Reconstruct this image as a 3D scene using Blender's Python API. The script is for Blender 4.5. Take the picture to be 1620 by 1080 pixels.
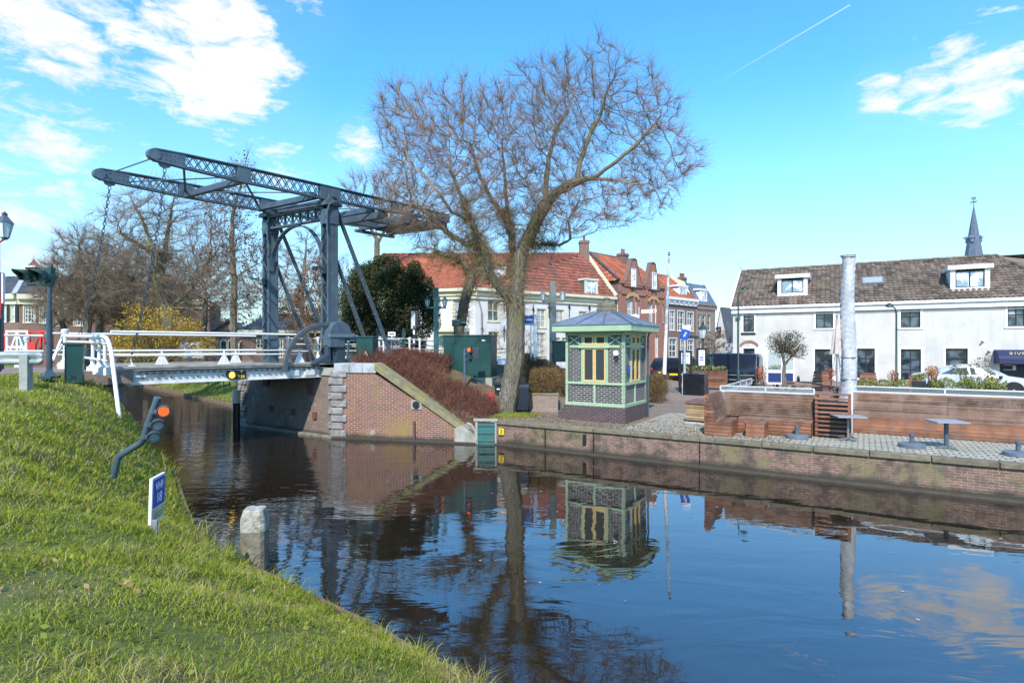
import bpy, math, random
import numpy as np
from mathutils import Vector, Matrix
for _o in list(bpy.data.objects): bpy.data.objects.remove(_o)
R = random.Random(11); NR = np.random.default_rng(5)
PI = math.pi; rad = math.radians
S = bpy.context.scene; COL = S.collection
# ---------------- camera ----------------
H = 3.35; F = 890.0; CU, CV = 810.0, 548.0        # eye height above the water, focal length and centre in photo pixels
cam = bpy.data.objects.new('camera', bpy.data.cameras.new('camera')); COL.objects.link(cam)
cam.location = (0, 0, H); cam.rotation_euler = (PI/2, 0, 0)
cam.data.sensor_width = 36; cam.data.lens = F/1620*36; cam.data.shift_y = 8/1620.0
cam.data.clip_start = .05; cam.data.clip_end = 5000
S.camera = cam
S.view_settings.view_transform = 'Standard'; S.view_settings.look = 'None'; S.view_settings.exposure = 1.06; S.view_settings.gamma = 1
S.cycles.max_bounces = 6; S.cycles.transparent_max_bounces = 8
S.cycles.caustics_reflective = False; S.cycles.caustics_refractive = False
# ---------------- sun and sky ----------------
SUN = Vector((-.16, -.84, .84)).normalized()
sl = bpy.data.lights.new('sun', 'SUN'); sl.energy = 2.9; sl.angle = rad(.6); sl.color = (1, .95, .87)
so = bpy.data.objects.new('sun', sl); COL.objects.link(so); so.location = (-30, -30, 40)
so.rotation_euler = SUN.to_track_quat('Z', 'Y').to_euler()
W = bpy.data.worlds.new('World'); S.world = W; W.use_nodes = True
def pxdir(u, v): return Vector(((u-CU)/F, 1, -(v-CV)/F)).normalized()
def make_world():
    nt = W.node_tree; N = nt.nodes; L = nt.links; N.clear()
    out = N.new('ShaderNodeOutputWorld'); bg = N.new('ShaderNodeBackground'); bg.inputs[1].default_value = .145
    L.new(bg.outputs[0], out.inputs[0])
    sky = N.new('ShaderNodeTexSky'); sky.sky_type = 'NISHITA'; sky.sun_disc = False
    sky.sun_elevation = math.asin(SUN.z); sky.sun_rotation = math.atan2(SUN.x, SUN.y)
    sky.air_density = 1.0; sky.dust_density = .4; sky.ozone_density = 1.6
    def mth(op, a, b=None, c=None, clamp=False):
        n = N.new('ShaderNodeMath'); n.operation = op; n.use_clamp = clamp
        for i, x in enumerate((a, b, c)):
            if x is None: continue
            if isinstance(x, (int, float)): n.inputs[i].default_value = x
            else: L.new(x, n.inputs[i])
        return n.outputs[0]
    def mix(f, a, b, mode='MIX'):
        n = N.new('ShaderNodeMix'); n.data_type = 'RGBA'; n.blend_type = mode
        for i, x in ((0, f), (6, a), (7, b)):
            if isinstance(x, (int, float)): n.inputs[i].default_value = x
            elif isinstance(x, tuple): n.inputs[i].default_value = x
            else: L.new(x, n.inputs[i])
        return n.outputs[2]
    tc = N.new('ShaderNodeTexCoord'); D = tc.outputs['Generated']
    def dot(v):
        n = N.new('ShaderNodeVectorMath'); n.operation = 'DOT_PRODUCT'; L.new(D, n.inputs[0]); n.inputs[1].default_value = v; return n.outputs['Value']
    c0 = mix(1.0, sky.outputs[0], (.75, 1.10, 1.25, 1), 'MULTIPLY')
    hs = N.new('ShaderNodeHueSaturation'); hs.inputs['Saturation'].default_value = 1.12; L.new(c0, hs.inputs['Color']); skyc = hs.outputs[0]
    # clouds: patches of broken cloud in fixed compass directions
    mp = N.new('ShaderNodeMapping'); mp.inputs['Scale'].default_value = (1, 1, 2.6); L.new(D, mp.inputs[0])
    n1 = N.new('ShaderNodeTexNoise'); n1.inputs['Scale'].default_value = 14; n1.inputs['Detail'].default_value = 9; n1.inputs['Roughness'].default_value = .64; n1.inputs['Distortion'].default_value = .35; L.new(mp.outputs[0], n1.inputs[0])
    acc = None
    blobs = [((345, 95), .150, .80), ((300, 60), .14, .5), ((395, 150), .10, .5), ((70, 30), .13, .70), ((160, 60), .12, .50), ((430, 50), .09, .38), ((60, 205), .055, .42), ((10, 290), .075, .52), ((80, 300), .05, .3), ((560, 238), .065, .62), ((430, 262), .10, .42), ((480, 14), .08, .34), ((350, 245), .08, .3),
             ((1470, 142), .07, .68), ((1400, 152), .06, .60), ((1545, 130), .09, .72), ((1610, 60), .06, .40), ((1615, 135), .07, .5), ((1605, 370), .05, .4), ((470, 190), .045, .35),
             ((1900, 200), .25, .5), ((1640, -170), .22, .46), ((-300, 250), .4, .6), ((2600, 150), .5, .5), ((-300, -100), .3, .4)]
    for (u, v), r, s in blobs:
        d = pxdir(u, v); dd = mth('SUBTRACT', 1.0, dot(d))
        g = mth('MULTIPLY', mth('SUBTRACT', 1.0, mth('DIVIDE', dd, r*r*.5), clamp=True), s)
        acc = g if acc is None else mth('MAXIMUM', acc, g)
    den = mth('ADD', mth('MULTIPLY', acc, .62), mth('SUBTRACT', n1.outputs['Fac'], .5))
    den = mth('MULTIPLY', mth('SUBTRACT', den, .26), 5.5, clamp=True)
    den = mth('MULTIPLY', den, mth('MULTIPLY', acc, 4.0, clamp=True))
    veil = mth('MULTIPLY', acc, .10)
    den = mth('MAXIMUM', den, veil)
    n2 = N.new('ShaderNodeTexNoise'); n2.inputs['Scale'].default_value = 9; n2.inputs['Detail'].default_value = 6; L.new(mp.outputs[0], n2.inputs[0])
    cc = mix(n2.outputs['Fac'], (2.7, 2.85, 3.15, 1), (4.3, 4.3, 4.3, 1))
    col = mix(den, skyc, cc)
    # contrail
    a, b = pxdir(1345, 8), pxdir(1120, 140); nrm = a.cross(b).normalized(); t = (b-a).normalized()
    near = mth('SUBTRACT', 1.0, mth('DIVIDE', mth('ABSOLUTE', dot(nrm)), .0013), clamp=True)
    al = mth('SUBTRACT', 1.0, mth('DIVIDE', mth('SUBTRACT', dot(t), a.dot(t)), (b-a).dot(t)), clamp=True)
    cut = mth('GREATER_THAN', dot(t), a.dot(t)); cut = mth('MULTIPLY', cut, mth('GREATER_THAN', dot((0, 1, 0)), 0.0))
    tr = mth('MULTIPLY', mth('MULTIPLY', near, al), mth('MULTIPLY', cut, .75))
    col = mix(tr, col, (3.2, 3.5, 3.7, 1))
    # pale band of air low on the horizon
    hz = mth('SUBTRACT', 1.0, mth('DIVIDE', mth('ABSOLUTE', dot((0, 0, 1))), .40), clamp=True); hz = mth('MULTIPLY', mth('POWER', hz, 1.3), .80)
    col = mix(hz, col, (2.55, 3.05, 3.35, 1))
    L.new(col, bg.inputs[0])
make_world()
# ---------------- geometry helpers ----------------
def at(u, y, z=0.0): return Vector(((u-CU)/F*y, y, z))
def G(u, v, z): y = (H-z)*F/(v-CV); return Vector(((u-CU)/F*y, y, z))
def ZV(v, y): return H-(v-CV)/F*y
A2 = Vector((.848, -.530, 0)); B2 = Vector((.530, .848, 0)); RZ = math.atan2(-.530, .848)
Q0 = Vector((-.54, 19.28, 0))
def T(s, t, z=0.0): return Q0+A2*s+B2*t+Vector((0, 0, z))
def ST(p): d = Vector((p[0]-Q0.x, p[1]-Q0.y, 0)); return d.dot(A2), d.dot(B2)
class MB:
    def __init__(s, M=None): s.v = []; s.f = []; s.m = []; s.t = []; s.M = M
    def add(s, vs, fs, mi=0, t=.5):
        n = len(s.v)
        if s.M is not None: vs = [s.M @ Vector(v) for v in vs]
        s.v.extend([tuple(v) for v in vs]); s.f.extend([tuple(i+n for i in f) for f in fs]); s.m.extend([mi]*len(fs)); s.t.extend([t]*len(fs)); return s
    def box(s, c, d, rz=0, mi=0, t=.5, R3=None):
        hx, hy, hz = d[0]/2, d[1]/2, d[2]/2; c = Vector(c)
        Mr = R3 if R3 is not None else Matrix.Rotation(rz, 3, 'Z')
        vs = [c+Mr @ Vector((x, y, z)) for z in (-hz, hz) for x, y in ((-hx, -hy), (hx, -hy), (hx, hy), (-hx, hy))]
        return s.add(vs, [(3, 2, 1, 0), (4, 5, 6, 7), (0, 1, 5, 4), (1, 2, 6, 5), (2, 3, 7, 6), (3, 0, 4, 7)], mi, t)
    def bb(s, x0, x1, y0, y1, z0, z1, mi=0, t=.5): return s.box(((x0+x1)/2, (y0+y1)/2, (z0+z1)/2), (abs(x1-x0), abs(y1-y0), abs(z1-z0)), 0, mi, t)
    def bar(s, p, q, w, h, mi=0, up=(0, 0, 1), t=.5):
        p, q = Vector(p), Vector(q); d = (q-p).normalized(); up = Vector(up)
        if abs(d.dot(up.normalized())) > .98: up = Vector((1, 0, 0))
        sd = d.cross(up).normalized()*w/2; uu = sd.cross(d).normalized()*h/2
        vs = [e+a*sd+b*uu for e in (p, q) for a, b in ((-1, -1), (1, -1), (1, 1), (-1, 1))]
        return s.add(vs, [(3, 2, 1, 0), (4, 5, 6, 7), (0, 1, 5, 4), (1, 2, 6, 5), (2, 3, 7, 6), (3, 0, 4, 7)], mi, t)
    def tube(s, pts, r, n=8, mi=0, cap=True, t=.5):
        P = [Vector(p) for p in pts]; k = len(P); rr = r if isinstance(r, (list, tuple)) else [r]*k
        vs = []; prev = None
        for i in range(k):
            d = (P[min(i+1, k-1)]-P[max(i-1, 0)]).normalized()
            if prev is None: a = d.orthogonal().normalized()
            else:
                a = prev-d*prev.dot(d); a = a.normalized() if a.length > 1e-5 else d.orthogonal().normalized()
            prev = a; b = d.cross(a)
            for j in range(n):
                w = 2*PI*j/n; vs.append(P[i]+(a*math.cos(w)+b*math.sin(w))*rr[i])
        fs = [(i*n+j, i*n+(j+1) % n, (i+1)*n+(j+1) % n, (i+1)*n+j) for i in range(k-1) for j in range(n)]
        if cap: fs += [tuple(range(n-1, -1, -1)), tuple(range((k-1)*n, k*n))]
        return s.add(vs, fs, mi, t)
    def lathe(s, prof, c=(0, 0, 0), n=16, mi=0, axis=None, t=.5):
        c = Vector(c); Mr = Matrix.Identity(3) if axis is None else Vector(axis).to_track_quat('Z', 'Y').to_matrix()
        vs = []
        for r, z in prof:
            for j in range(n): w = 2*PI*j/n; vs.append(c+Mr @ Vector((r*math.cos(w), r*math.sin(w), z)))
        k = len(prof)
        fs = [(i*n+j, i*n+(j+1) % n, (i+1)*n+(j+1) % n, (i+1)*n+j) for i in range(k-1) for j in range(n)]
        fs += [tuple(range(n-1, -1, -1)), tuple(range((k-1)*n, k*n))]
        return s.add(vs, fs, mi, t)
    def prism(s, poly, z0, z1, mi=0, t=.5):
        n = len(poly); vs = [(p[0], p[1], z0) for p in poly]+[(p[0], p[1], z1) for p in poly]
        return s.add(vs, [tuple(range(n-1, -1, -1)), tuple(range(n, 2*n))]+[(i, (i+1) % n, (i+1) % n+n, i+n) for i in range(n)], mi, t)
    def ext(s, poly, dv, mi=0, t=.5):
        n = len(poly); dv = Vector(dv); P = [Vector(p) for p in poly]
        return s.add(P+[p+dv for p in P], [tuple(range(n-1, -1, -1)), tuple(range(n, 2*n))]+[(i, (i+1) % n, (i+1) % n+n, i+n) for i in range(n)], mi, t)
    def quad(s, a, b, c, d, mi=0, t=.5): return s.add([a, b, c, d], [(0, 1, 2, 3)], mi, t)
    def build(s, name, mats, parent=None, w=False, smooth=False, bevel=0, loc=None, recalc=True):
        vs = s.v
        if w and parent is not None:
            inv = pm(parent).inverted(); vs = [tuple(inv @ Vector(v)) for v in vs]
        if loc is not None: vs = [(v[0]-loc[0], v[1]-loc[1], v[2]-loc[2]) for v in vs]
        me = bpy.data.meshes.new(name); me.from_pydata(vs, [], s.f)
        if not isinstance(mats, (list, tuple)): mats = [mats]
        for m in mats: me.materials.append(m)
        me.polygons.foreach_set('material_index', s.m)
        at_ = me.attributes.new('tint', 'FLOAT', 'FACE'); at_.data.foreach_set('value', s.t)
        if recalc:
            import bmesh; bm = bmesh.new(); bm.from_mesh(me); bmesh.ops.recalc_face_normals(bm, faces=bm.faces); bm.to_mesh(me); bm.free()
        uvs(me)
        if smooth: me.shade_smooth(); me.set_sharp_from_angle(angle=rad(38))
        o = bpy.data.objects.new(name, me); COL.objects.link(o)
        if loc is not None: o.location = loc
        if parent is not None: o.parent = parent
        if bevel:
            b = o.modifiers.new('bevel', 'BEVEL'); b.width = bevel; b.segments = 2; b.limit_method = 'ANGLE'; b.angle_limit = rad(40)
        return o
def uvs(me):
    n = len(me.polygons)
    if not n: return
    nr = np.empty(n*3); me.polygons.foreach_get('normal', nr); nr = nr.reshape(-1, 3)
    lt = np.empty(n, int); me.polygons.foreach_get('loop_total', lt)
    vi = np.empty(len(me.loops), int); me.loops.foreach_get('vertex_index', vi)
    co = np.empty(len(me.vertices)*3); me.vertices.foreach_get('co', co); co = co.reshape(-1, 3)
    t = np.stack([-nr[:, 1], nr[:, 0], np.zeros(n)], 1); ln = np.linalg.norm(t, axis=1); flat = ln < .05
    t[flat] = (1, 0, 0); ln[flat] = 1; t /= ln[:, None]
    b = np.cross(nr, t)
    tl = np.repeat(t, lt, 0); bl = np.repeat(b, lt, 0); p = co[vi]
    uv = np.stack([(p*tl).sum(1), (p*bl).sum(1)], 1).ravel()
    me.uv_layers.new(name='UVMap').data.foreach_set('uv', uv)
def pm(o):
    M = Matrix.Translation(o.location) @ o.rotation_euler.to_matrix().to_4x4()
    return pm(o.parent) @ M if o.parent else M
def thing(name, label, cat, loc=(0, 0, 0), rz=0, group=None):
    o = bpy.data.objects.new(name, None); COL.objects.link(o); o.empty_display_size = .3
    o.location = loc; o.rotation_euler = (0, 0, rz); o['label'] = label; o['category'] = cat
    if group: o['group'] = group
    return o
def tag(o, label, cat, group=None, kind=None):
    o['label'] = label; o['category'] = cat
    if group: o['group'] = group
    if kind: o['kind'] = kind
    return o
def struct(o, kind='structure'): o['kind'] = kind; return o
def dup(root, loc, rz, label=None, group=None):
    def cp(o, par):
        c = o.copy(); COL.objects.link(c)
        if par is not None: c.parent = par
        for ch in [x for x in bpy.data.objects if x.parent == o]: cp(ch, c)
        return c
    r = cp(root, None); r.location = loc; r.rotation_euler = (0, 0, rz)
    if label: r['label'] = label
    if group: r['group'] = group
    return r
def text_mb(txt, size, M, name, mat, parent, w=False, ext=.004, font_scale=1.0, align='CENTER', space=1.0):
    cu = bpy.data.curves.new('t', 'FONT'); cu.body = txt; cu.size = size; cu.extrude = ext; cu.align_x = align; cu.align_y = 'CENTER'; cu.space_character = space; cu.offset = size*.018
    ob = bpy.data.objects.new('t', cu); COL.objects.link(ob)
    dg = bpy.context.evaluated_depsgraph_get(); me = bpy.data.meshes.new_from_object(ob.evaluated_get(dg))
    bpy.data.objects.remove(ob); me.name = name
    X = M
    if w and parent is not None: X = pm(parent).inverted() @ M
    me.transform(X); me.materials.clear(); me.materials.append(mat)
    o = bpy.data.objects.new(name, me); COL.objects.link(o); o.parent = parent
    return o
def frame(o, x, y):   # matrix with text x axis, text up axis
    x = Vector(x).normalized(); y = Vector(y).normalized(); z = x.cross(y)
    return Matrix(((x.x, y.x, z.x, o[0]), (x.y, y.y, z.y, o[1]), (x.z, y.z, z.z, o[2]), (0, 0, 0, 1)))
# ---------------- materials ----------------
def nmat(name):
    m = bpy.data.materials.new(name); m.use_nodes = True; nt = m.node_tree; return m, nt, nt.nodes, nt.links, nt.nodes['Principled BSDF']
def c4(c): return (c[0], c[1], c[2], 1)
def mul(c, k): return tuple(min(1, x*k) for x in c)
def mixn(N, L, f, a, b, mode='MIX'):
    n = N.new('ShaderNodeMix'); n.data_type = 'RGBA'; n.blend_type = mode
    for i, x in ((0, f), (6, a), (7, b)):
        if isinstance(x, (int, float)): n.inputs[i].default_value = x
        elif isinstance(x, tuple): n.inputs[i].default_value = c4(x)
        else: L.new(x, n.inputs[i])
    return n.outputs[2]
def noisen(N, L, vec, sc, det=4, ro=.55, dist=0):
    n = N.new('ShaderNodeTexNoise'); n.inputs['Scale'].default_value = sc; n.inputs['Detail'].default_value = det; n.inputs['Roughness'].default_value = ro; n.inputs['Distortion'].default_value = dist
    if vec is not None: L.new(vec, n.inputs['Vector'])
    return n.outputs['Fac']
def rmp(N, L, x, a, b, lo=0., hi=1.):
    n = N.new('ShaderNodeMapRange'); L.new(x, n.inputs[0]); n.inputs[1].default_value = a; n.inputs[2].default_value = b; n.inputs[3].default_value = lo; n.inputs[4].default_value = hi; return n.outputs[0]
def P(name, col, rough=.6, metal=0, var=.18, scale=5, bump=.15, bscale=60, col2=None, tint=0., stain=None, stain_s=1.5, stain_r=(.5, .7), spec=.5):
    m, nt, N, L, b = nmat(name)
    tc = N.new('ShaderNodeTexCoord').outputs['Object']
    f = rmp(N, L, noisen(N, L, tc, scale, 6), .3, .7)
    c = mixn(N, L, f, mul(col, 1-var), col2 if col2 else mul(col, 1+var))
    if tint:
        a = N.new('ShaderNodeAttribute'); a.attribute_name = 'tint'
        g = rmp(N, L, a.outputs['Fac'], 0, 1, 1-tint, 1+tint)
        n = N.new('ShaderNodeVectorMath'); n.operation = 'SCALE'; L.new(c, n.inputs[0]); L.new(g, n.inputs['Scale']); c = n.outputs[0]
    if stain:
        f2 = rmp(N, L, noisen(N, L, tc, stain_s, 8, .65), stain_r[0], stain_r[1]); c = mixn(N, L, f2, c, stain)
    L.new(c, b.inputs['Base Color']); b.inputs['Roughness'].default_value = rough; b.inputs['Metallic'].default_value = metal; b.inputs['Specular IOR Level'].default_value = spec
    if bump:
        bn = N.new('ShaderNodeBump'); bn.inputs['Strength'].default_value = bump; bn.inputs['Distance'].default_value = .02
        L.new(noisen(N, L, tc, bscale, 5), bn.inputs['Height']); L.new(bn.outputs[0], b.inputs['Normal'])
    return m
def BR(name, c1, c2, mortar, bw=.22, rh=.066, ms=.011, stain=None, stain2=None, var=.5, rough=.85, bump=.5, sr=(.5, .68), sr2=(.52, .66), ss=1.1, ss2=2.3, waterline=None):
    m, nt, N, L, b = nmat(name)
    tcn = N.new('ShaderNodeTexCoord'); uv = tcn.outputs['UV']; ob = tcn.outputs['Object']
    br = N.new('ShaderNodeTexBrick'); L.new(uv, br.inputs['Vector']); br.offset = .5
    for k, v in (('Color1', c4(c1)), ('Color2', c4(c2)), ('Mortar', c4(mortar)), ('Scale', 1.0), ('Mortar Size', ms), ('Mortar Smooth', .15), ('Bias', 0.), ('Brick Width', bw), ('Row Height', rh)): br.inputs[k].default_value = v
    c = br.outputs['Color']
    v = rmp(N, L, noisen(N, L, ob, 7, 6, .7), .25, .75, 1-var*.5, 1+var*.5)
    n = N.new('ShaderNodeVectorMath'); n.operation = 'SCALE'; L.new(c, n.inputs[0]); L.new(v, n.inputs['Scale']); c = n.outputs[0]
    if stain: c = mixn(N, L, rmp(N, L, noisen(N, L, ob, ss, 8, .65), sr[0], sr[1], 0, .85), c, stain)
    if stain2: c = mixn(N, L, rmp(N, L, noisen(N, L, ob, ss2, 8, .7), sr2[0], sr2[1], 0, .85), c, stain2)
    if waterline:
        gx = N.new('ShaderNodeNewGeometry'); sp = N.new('ShaderNodeSeparateXYZ'); L.new(gx.outputs['Position'], sp.inputs[0])
        wv = N.new('ShaderNodeMath'); wv.operation = 'MULTIPLY_ADD'; L.new(noisen(N, L, ob, 1.7, 5), wv.inputs[0]); wv.inputs[1].default_value = -.25; L.new(sp.outputs[2], wv.inputs[2])
        c = mixn(N, L, rmp(N, L, wv.outputs[0], -.04, .10, .92, 0), c, waterline)
    L.new(c, b.inputs['Base Color']); b.inputs['Roughness'].default_value = rough
    bn = N.new('ShaderNodeBump'); bn.inputs['Strength'].default_value = bump; bn.inputs['Distance'].default_value = .012; bn.invert = True
    L.new(br.outputs['Fac'], bn.inputs['Height'])
    b2 = N.new('ShaderNodeBump'); b2.inputs['Strength'].default_value = .25; b2.inputs['Distance'].default_value = .01; L.new(noisen(N, L, ob, 45, 4), b2.inputs['Height']); L.new(bn.outputs[0], b2.inputs['Normal'])
    L.new(b2.outputs[0], b.inputs['Normal'])
    return m
def LEAF(name, c1, c2, rough=.6, transl=.25):
    m, nt, N, L, b = nmat(name); a = N.new('ShaderNodeAttribute'); a.attribute_name = 'tint'
    L.new(mixn(N, L, a.outputs['Fac'], c1, c2), b.inputs['Base Color']); b.inputs['Roughness'].default_value = rough
    if transl:
        tr = N.new('ShaderNodeBsdfTranslucent'); L.new(mixn(N, L, a.outputs['Fac'], c1, c2), tr.inputs[0]); mx = N.new('ShaderNodeMixShader'); mx.inputs[0].default_value = transl
        L.new(b.outputs[0], mx.inputs[1]); L.new(tr.outputs[0], mx.inputs[2]); L.new(mx.outputs[0], N['Material Output'].inputs[0])
    return m
def GLASS(name, col=(.02, .025, .03), rough=.04, spec=.8, ior=1.5):
    m, nt, N, L, b = nmat(name); tc = N.new('ShaderNodeTexCoord').outputs['Object']
    L.new(mixn(N, L, rmp(N, L, noisen(N, L, tc, 2.1, 3), .45, .6), col, mul(col, 5)), b.inputs['Base Color']); b.inputs['Roughness'].default_value = rough; b.inputs['Specular IOR Level'].default_value = spec; b.inputs['IOR'].default_value = ior
    bn = N.new('ShaderNodeBump'); bn.inputs['Strength'].default_value = .06; bn.inputs['Distance'].default_value = .05; L.new(noisen(N, L, tc, 1.2, 1), bn.inputs['Height']); L.new(bn.outputs[0], b.inputs['Normal'])
    return m
def EMI(name, col, s, base=None):
    m, nt, N, L, b = nmat(name); b.inputs['Base Color'].default_value = c4(base or col); b.inputs['Emission Color'].default_value = c4(col); b.inputs['Emission Strength'].default_value = s; return m
M_steel = P('blue grey painted steel', (.062, .092, .122), .42, var=.22, scale=3, bump=.12, stain=(.13, .115, .11), stain_s=5, stain_r=(.55, .74))
M_steeld = P('dark painted steel', (.022, .032, .042), .5)
M_white = P('white paint', (.74, .72, .69), .45, var=.06, scale=4, bump=.06, stain=(.50, .50, .47), stain_s=3, stain_r=(.56, .75))
M_whitew = P('weathered white girder', (.62, .60, .58), .5, var=.08, scale=3, stain=(.36, .33, .29), stain_s=2.4, stain_r=(.55, .72))
M_red = P('red paint', (.55, .035, .03), .4, var=.12)
M_green = P('dark green cabinet paint', (.008, .050, .045), .4, var=.12, scale=2, bump=.03, stain=(.02, .06, .05), stain_s=1.2)
M_dgreen = P('green painted post', (.025, .12, .12), .45, var=.15)
M_black = P('black', (.012, .013, .015), .5, var=.2, bump=.05)
M_rubber = P('rubber', (.015, .015, .016), .85)
M_grey = P('grey metal', (.20, .22, .24), .45, .2, bump=.06)
M_lgrey = P('galvanised metal', (.48, .50, .52), .5, .25, bump=.1)
M_stone = P('pale bluestone', (.40, .41, .42), .8, var=.2, scale=3, bump=.35, bscale=25, stain=(.24, .24, .22), stain_s=2.2)
M_rock = P('rough hewn quoin stone', (.27, .25, .235), .9, var=.4, scale=5, bump=1.0, bscale=9, stain=(.16, .15, .14), stain_s=4, stain_r=(.48, .62))
M_moss = P('mossy coping', (.22, .19, .12), .95, var=.3, scale=4, bump=.5, bscale=20, stain=(.25, .22, .05), stain_s=2, stain_r=(.45, .62))
M_conc = P('concrete', (.34, .32, .27), .9, var=.2, scale=3, bump=.3, stain=(.2, .19, .13), stain_s=1.6)
M_wood = P('reddish hardwood', (.20, .078, .038), .55, var=.35, scale=3, bump=.25, bscale=30, tint=.45, stain=(.20, .13, .10), stain_s=3.5, stain_r=(.5, .78))
M_woodg = P('weathered hardwood', (.185, .095, .058), .7, var=.3, scale=3, bump=.25, bscale=30, tint=.4, stain=(.22, .155, .12), stain_s=3, stain_r=(.45, .75))
M_woodb = P('pale slats', (.36, .24, .13), .7, var=.25, scale=3, bump=.25, bscale=30, tint=.35)
M_deck = P('bridge deck planks', (.27, .235, .215), .85, var=.2, scale=2.5, bump=.3, tint=.2)
M_bark = P('bark', (.17, .135, .10), .95, var=.6, scale=9, bump=2.2, bscale=11, stain=(.24, .23, .13), stain_s=2.2, stain_r=(.45, .66))
def BARK(name, c1, c2, c3):
    m, nt, N, L, b = nmat(name); tc = N.new('ShaderNodeTexCoord').outputs['Object']; mp = N.new('ShaderNodeMapping'); mp.inputs['Scale'].default_value = (1, 1, .22); L.new(tc, mp.inputs[0])
    f = noisen(N, L, mp.outputs[0], 24, 6, .7, .6); c = mixn(N, L, rmp(N, L, f, .38, .62), c1, c2); c = mixn(N, L, rmp(N, L, noisen(N, L, tc, 1.6, 6), .47, .66, 0, .8), c, c3)
    L.new(c, b.inputs['Base Color']); b.inputs['Roughness'].default_value = .95; bn = N.new('ShaderNodeBump'); bn.inputs['Strength'].default_value = 1; bn.inputs['Distance'].default_value = .05; L.new(f, bn.inputs['Height']); L.new(bn.outputs[0], b.inputs['Normal']); return m
M_bark = BARK('furrowed bark', (.055, .045, .035), (.27, .225, .17), (.17, .16, .075))
M_barkd = P('dark bark', (.15, .115, .08), .95, var=.4, scale=5, bump=.8, bscale=12, stain=(.13, .12, .06), stain_s=1.5)
M_twig = P('purplish twigs', (.27, .15, .105), .9, var=.3, scale=.5, bump=0, col2=(.30, .20, .12), tint=.3)
M_twigd = P('dark twigs', (.19, .135, .095), .9, var=.4, scale=.4, bump=0, tint=.3)
M_shoot = P('olive brown shoots', (.21, .15, .070), .9, var=.35, scale=1.2, bump=0, tint=.4)
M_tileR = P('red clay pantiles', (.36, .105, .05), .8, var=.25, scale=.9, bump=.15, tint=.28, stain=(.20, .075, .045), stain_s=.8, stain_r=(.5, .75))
M_tileD = P('darker red tiles', (.24, .075, .045), .85, var=.25, scale=.9, bump=.15, tint=.3, stain=(.12, .06, .045), stain_s=.8, stain_r=(.45, .72))
M_tileB = P('brown grey pantiles', (.155, .115, .088), .8, var=.3, scale=1.2, bump=.2, tint=.5, stain=(.20, .145, .10), stain_s=.7, stain_r=(.5, .7))
M_tileG = P('dark slate', (.075, .075, .085), .6, var=.3, scale=1.5, bump=.2, tint=.3)
M_slate = P('blue slate', (.10, .12, .16), .5, var=.2, scale=1.5, bump=.1)
M_zinc = P('zinc roof', (.17, .20, .26), .45, .25, var=.2, scale=2, bump=.08, stain=(.26, .30, .36), stain_s=3)
def STUC():
    m, nt, N, L, b = nmat('white stucco'); tc = N.new('ShaderNodeTexCoord').outputs['Object']; mp = N.new('ShaderNodeMapping'); mp.inputs['Scale'].default_value = (2.2, 2.2, .16); L.new(tc, mp.inputs[0])
    c = mixn(N, L, rmp(N, L, noisen(N, L, tc, .8, 7, .65), .4, .68), (.57, .54, .51), (.47, .44, .41)); c = mixn(N, L, rmp(N, L, noisen(N, L, mp.outputs[0], 1.6, 6, .7), .52, .75, 0, .7), c, (.40, .375, .34))
    sp = N.new('ShaderNodeSeparateXYZ'); L.new(tc, sp.inputs[0]); c = mixn(N, L, rmp(N, L, sp.outputs[2], .0, .75, .55, 0), c, (.33, .31, .28))
    L.new(c, b.inputs['Base Color']); b.inputs['Roughness'].default_value = .9; bn = N.new('ShaderNodeBump'); bn.inputs['Strength'].default_value = .3; bn.inputs['Distance'].default_value = .02; L.new(noisen(N, L, tc, 9, 8, .7), bn.inputs['Height']); L.new(bn.outputs[0], b.inputs['Normal']); return m
M_stucco = STUC()
M_stuccob = P('bluish white stucco', (.60, .575, .56), .9, var=.06, scale=1, bump=.2, bscale=18, stain=(.46, .44, .42), stain_s=.8, stain_r=(.52, .75))
M_cream = P('cream paint', (.62, .56, .40), .7, var=.1, scale=2)
M_mint = P('mint green paint', (.33, .43, .27), .5, var=.09, scale=4, bump=.05, stain=(.24, .40, .25), stain_s=5, stain_r=(.55, .75))
M_yel = P('ochre yellow window paint', (.64, .44, .17), .5, var=.09, scale=5, bump=.05)
M_brickK = BR('kiosk dark brick', (.030, .026, .028), (.060, .048, .046), (.46, .44, .40), .21, .070, .0075, var=.4)
M_brickKb = BR('kiosk plinth brick', (.085, .045, .045), (.055, .034, .036), (.17, .14, .13), .2, .065, .008)
M_brickQ = BR('quay brick', (.25, .12, .085), (.16, .085, .06), (.27, .23, .18), .22, .062, .009, stain=(.19, .155, .075), stain2=(.060, .048, .040), sr=(.48, .62), sr2=(.47, .62), var=.8, waterline=(.035, .032, .025))
M_brickA = BR('abutment brick', (.26, .085, .055), (.155, .062, .045), (.33, .28, .22), .23, .072, .010, stain=(.29, .19, .06), stain2=(.60, .58, .56), sr=(.52, .70), sr2=(.62, .72), ss=.55, ss2=1.0, waterline=(.035, .032, .025))
M_brickU = BR('pier brick', (.22, .135, .10), (.16, .105, .085), (.27, .23, .20), .22, .066, .009, stain=(.10, .085, .07), stain2=(.42, .37, .31), sr=(.47, .64), sr2=(.58, .74), waterline=(.035, .032, .025))  # brown brick with random dark and pale patches, darker along the waterline
M_brickB = BR('brown brick', (.20, .095, .07), (.145, .07, .055), (.24, .19, .16), .22, .07, .010)
M_brickR = BR('orange red brick', (.34, .115, .07), (.26, .085, .055), (.34, .22, .17), .22, .07, .010)
M_brickP = BR('planter brick', (.27, .19, .16), (.20, .14, .12), (.30, .26, .22), .22, .066, .012, stain=(.20, .18, .13))
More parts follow.
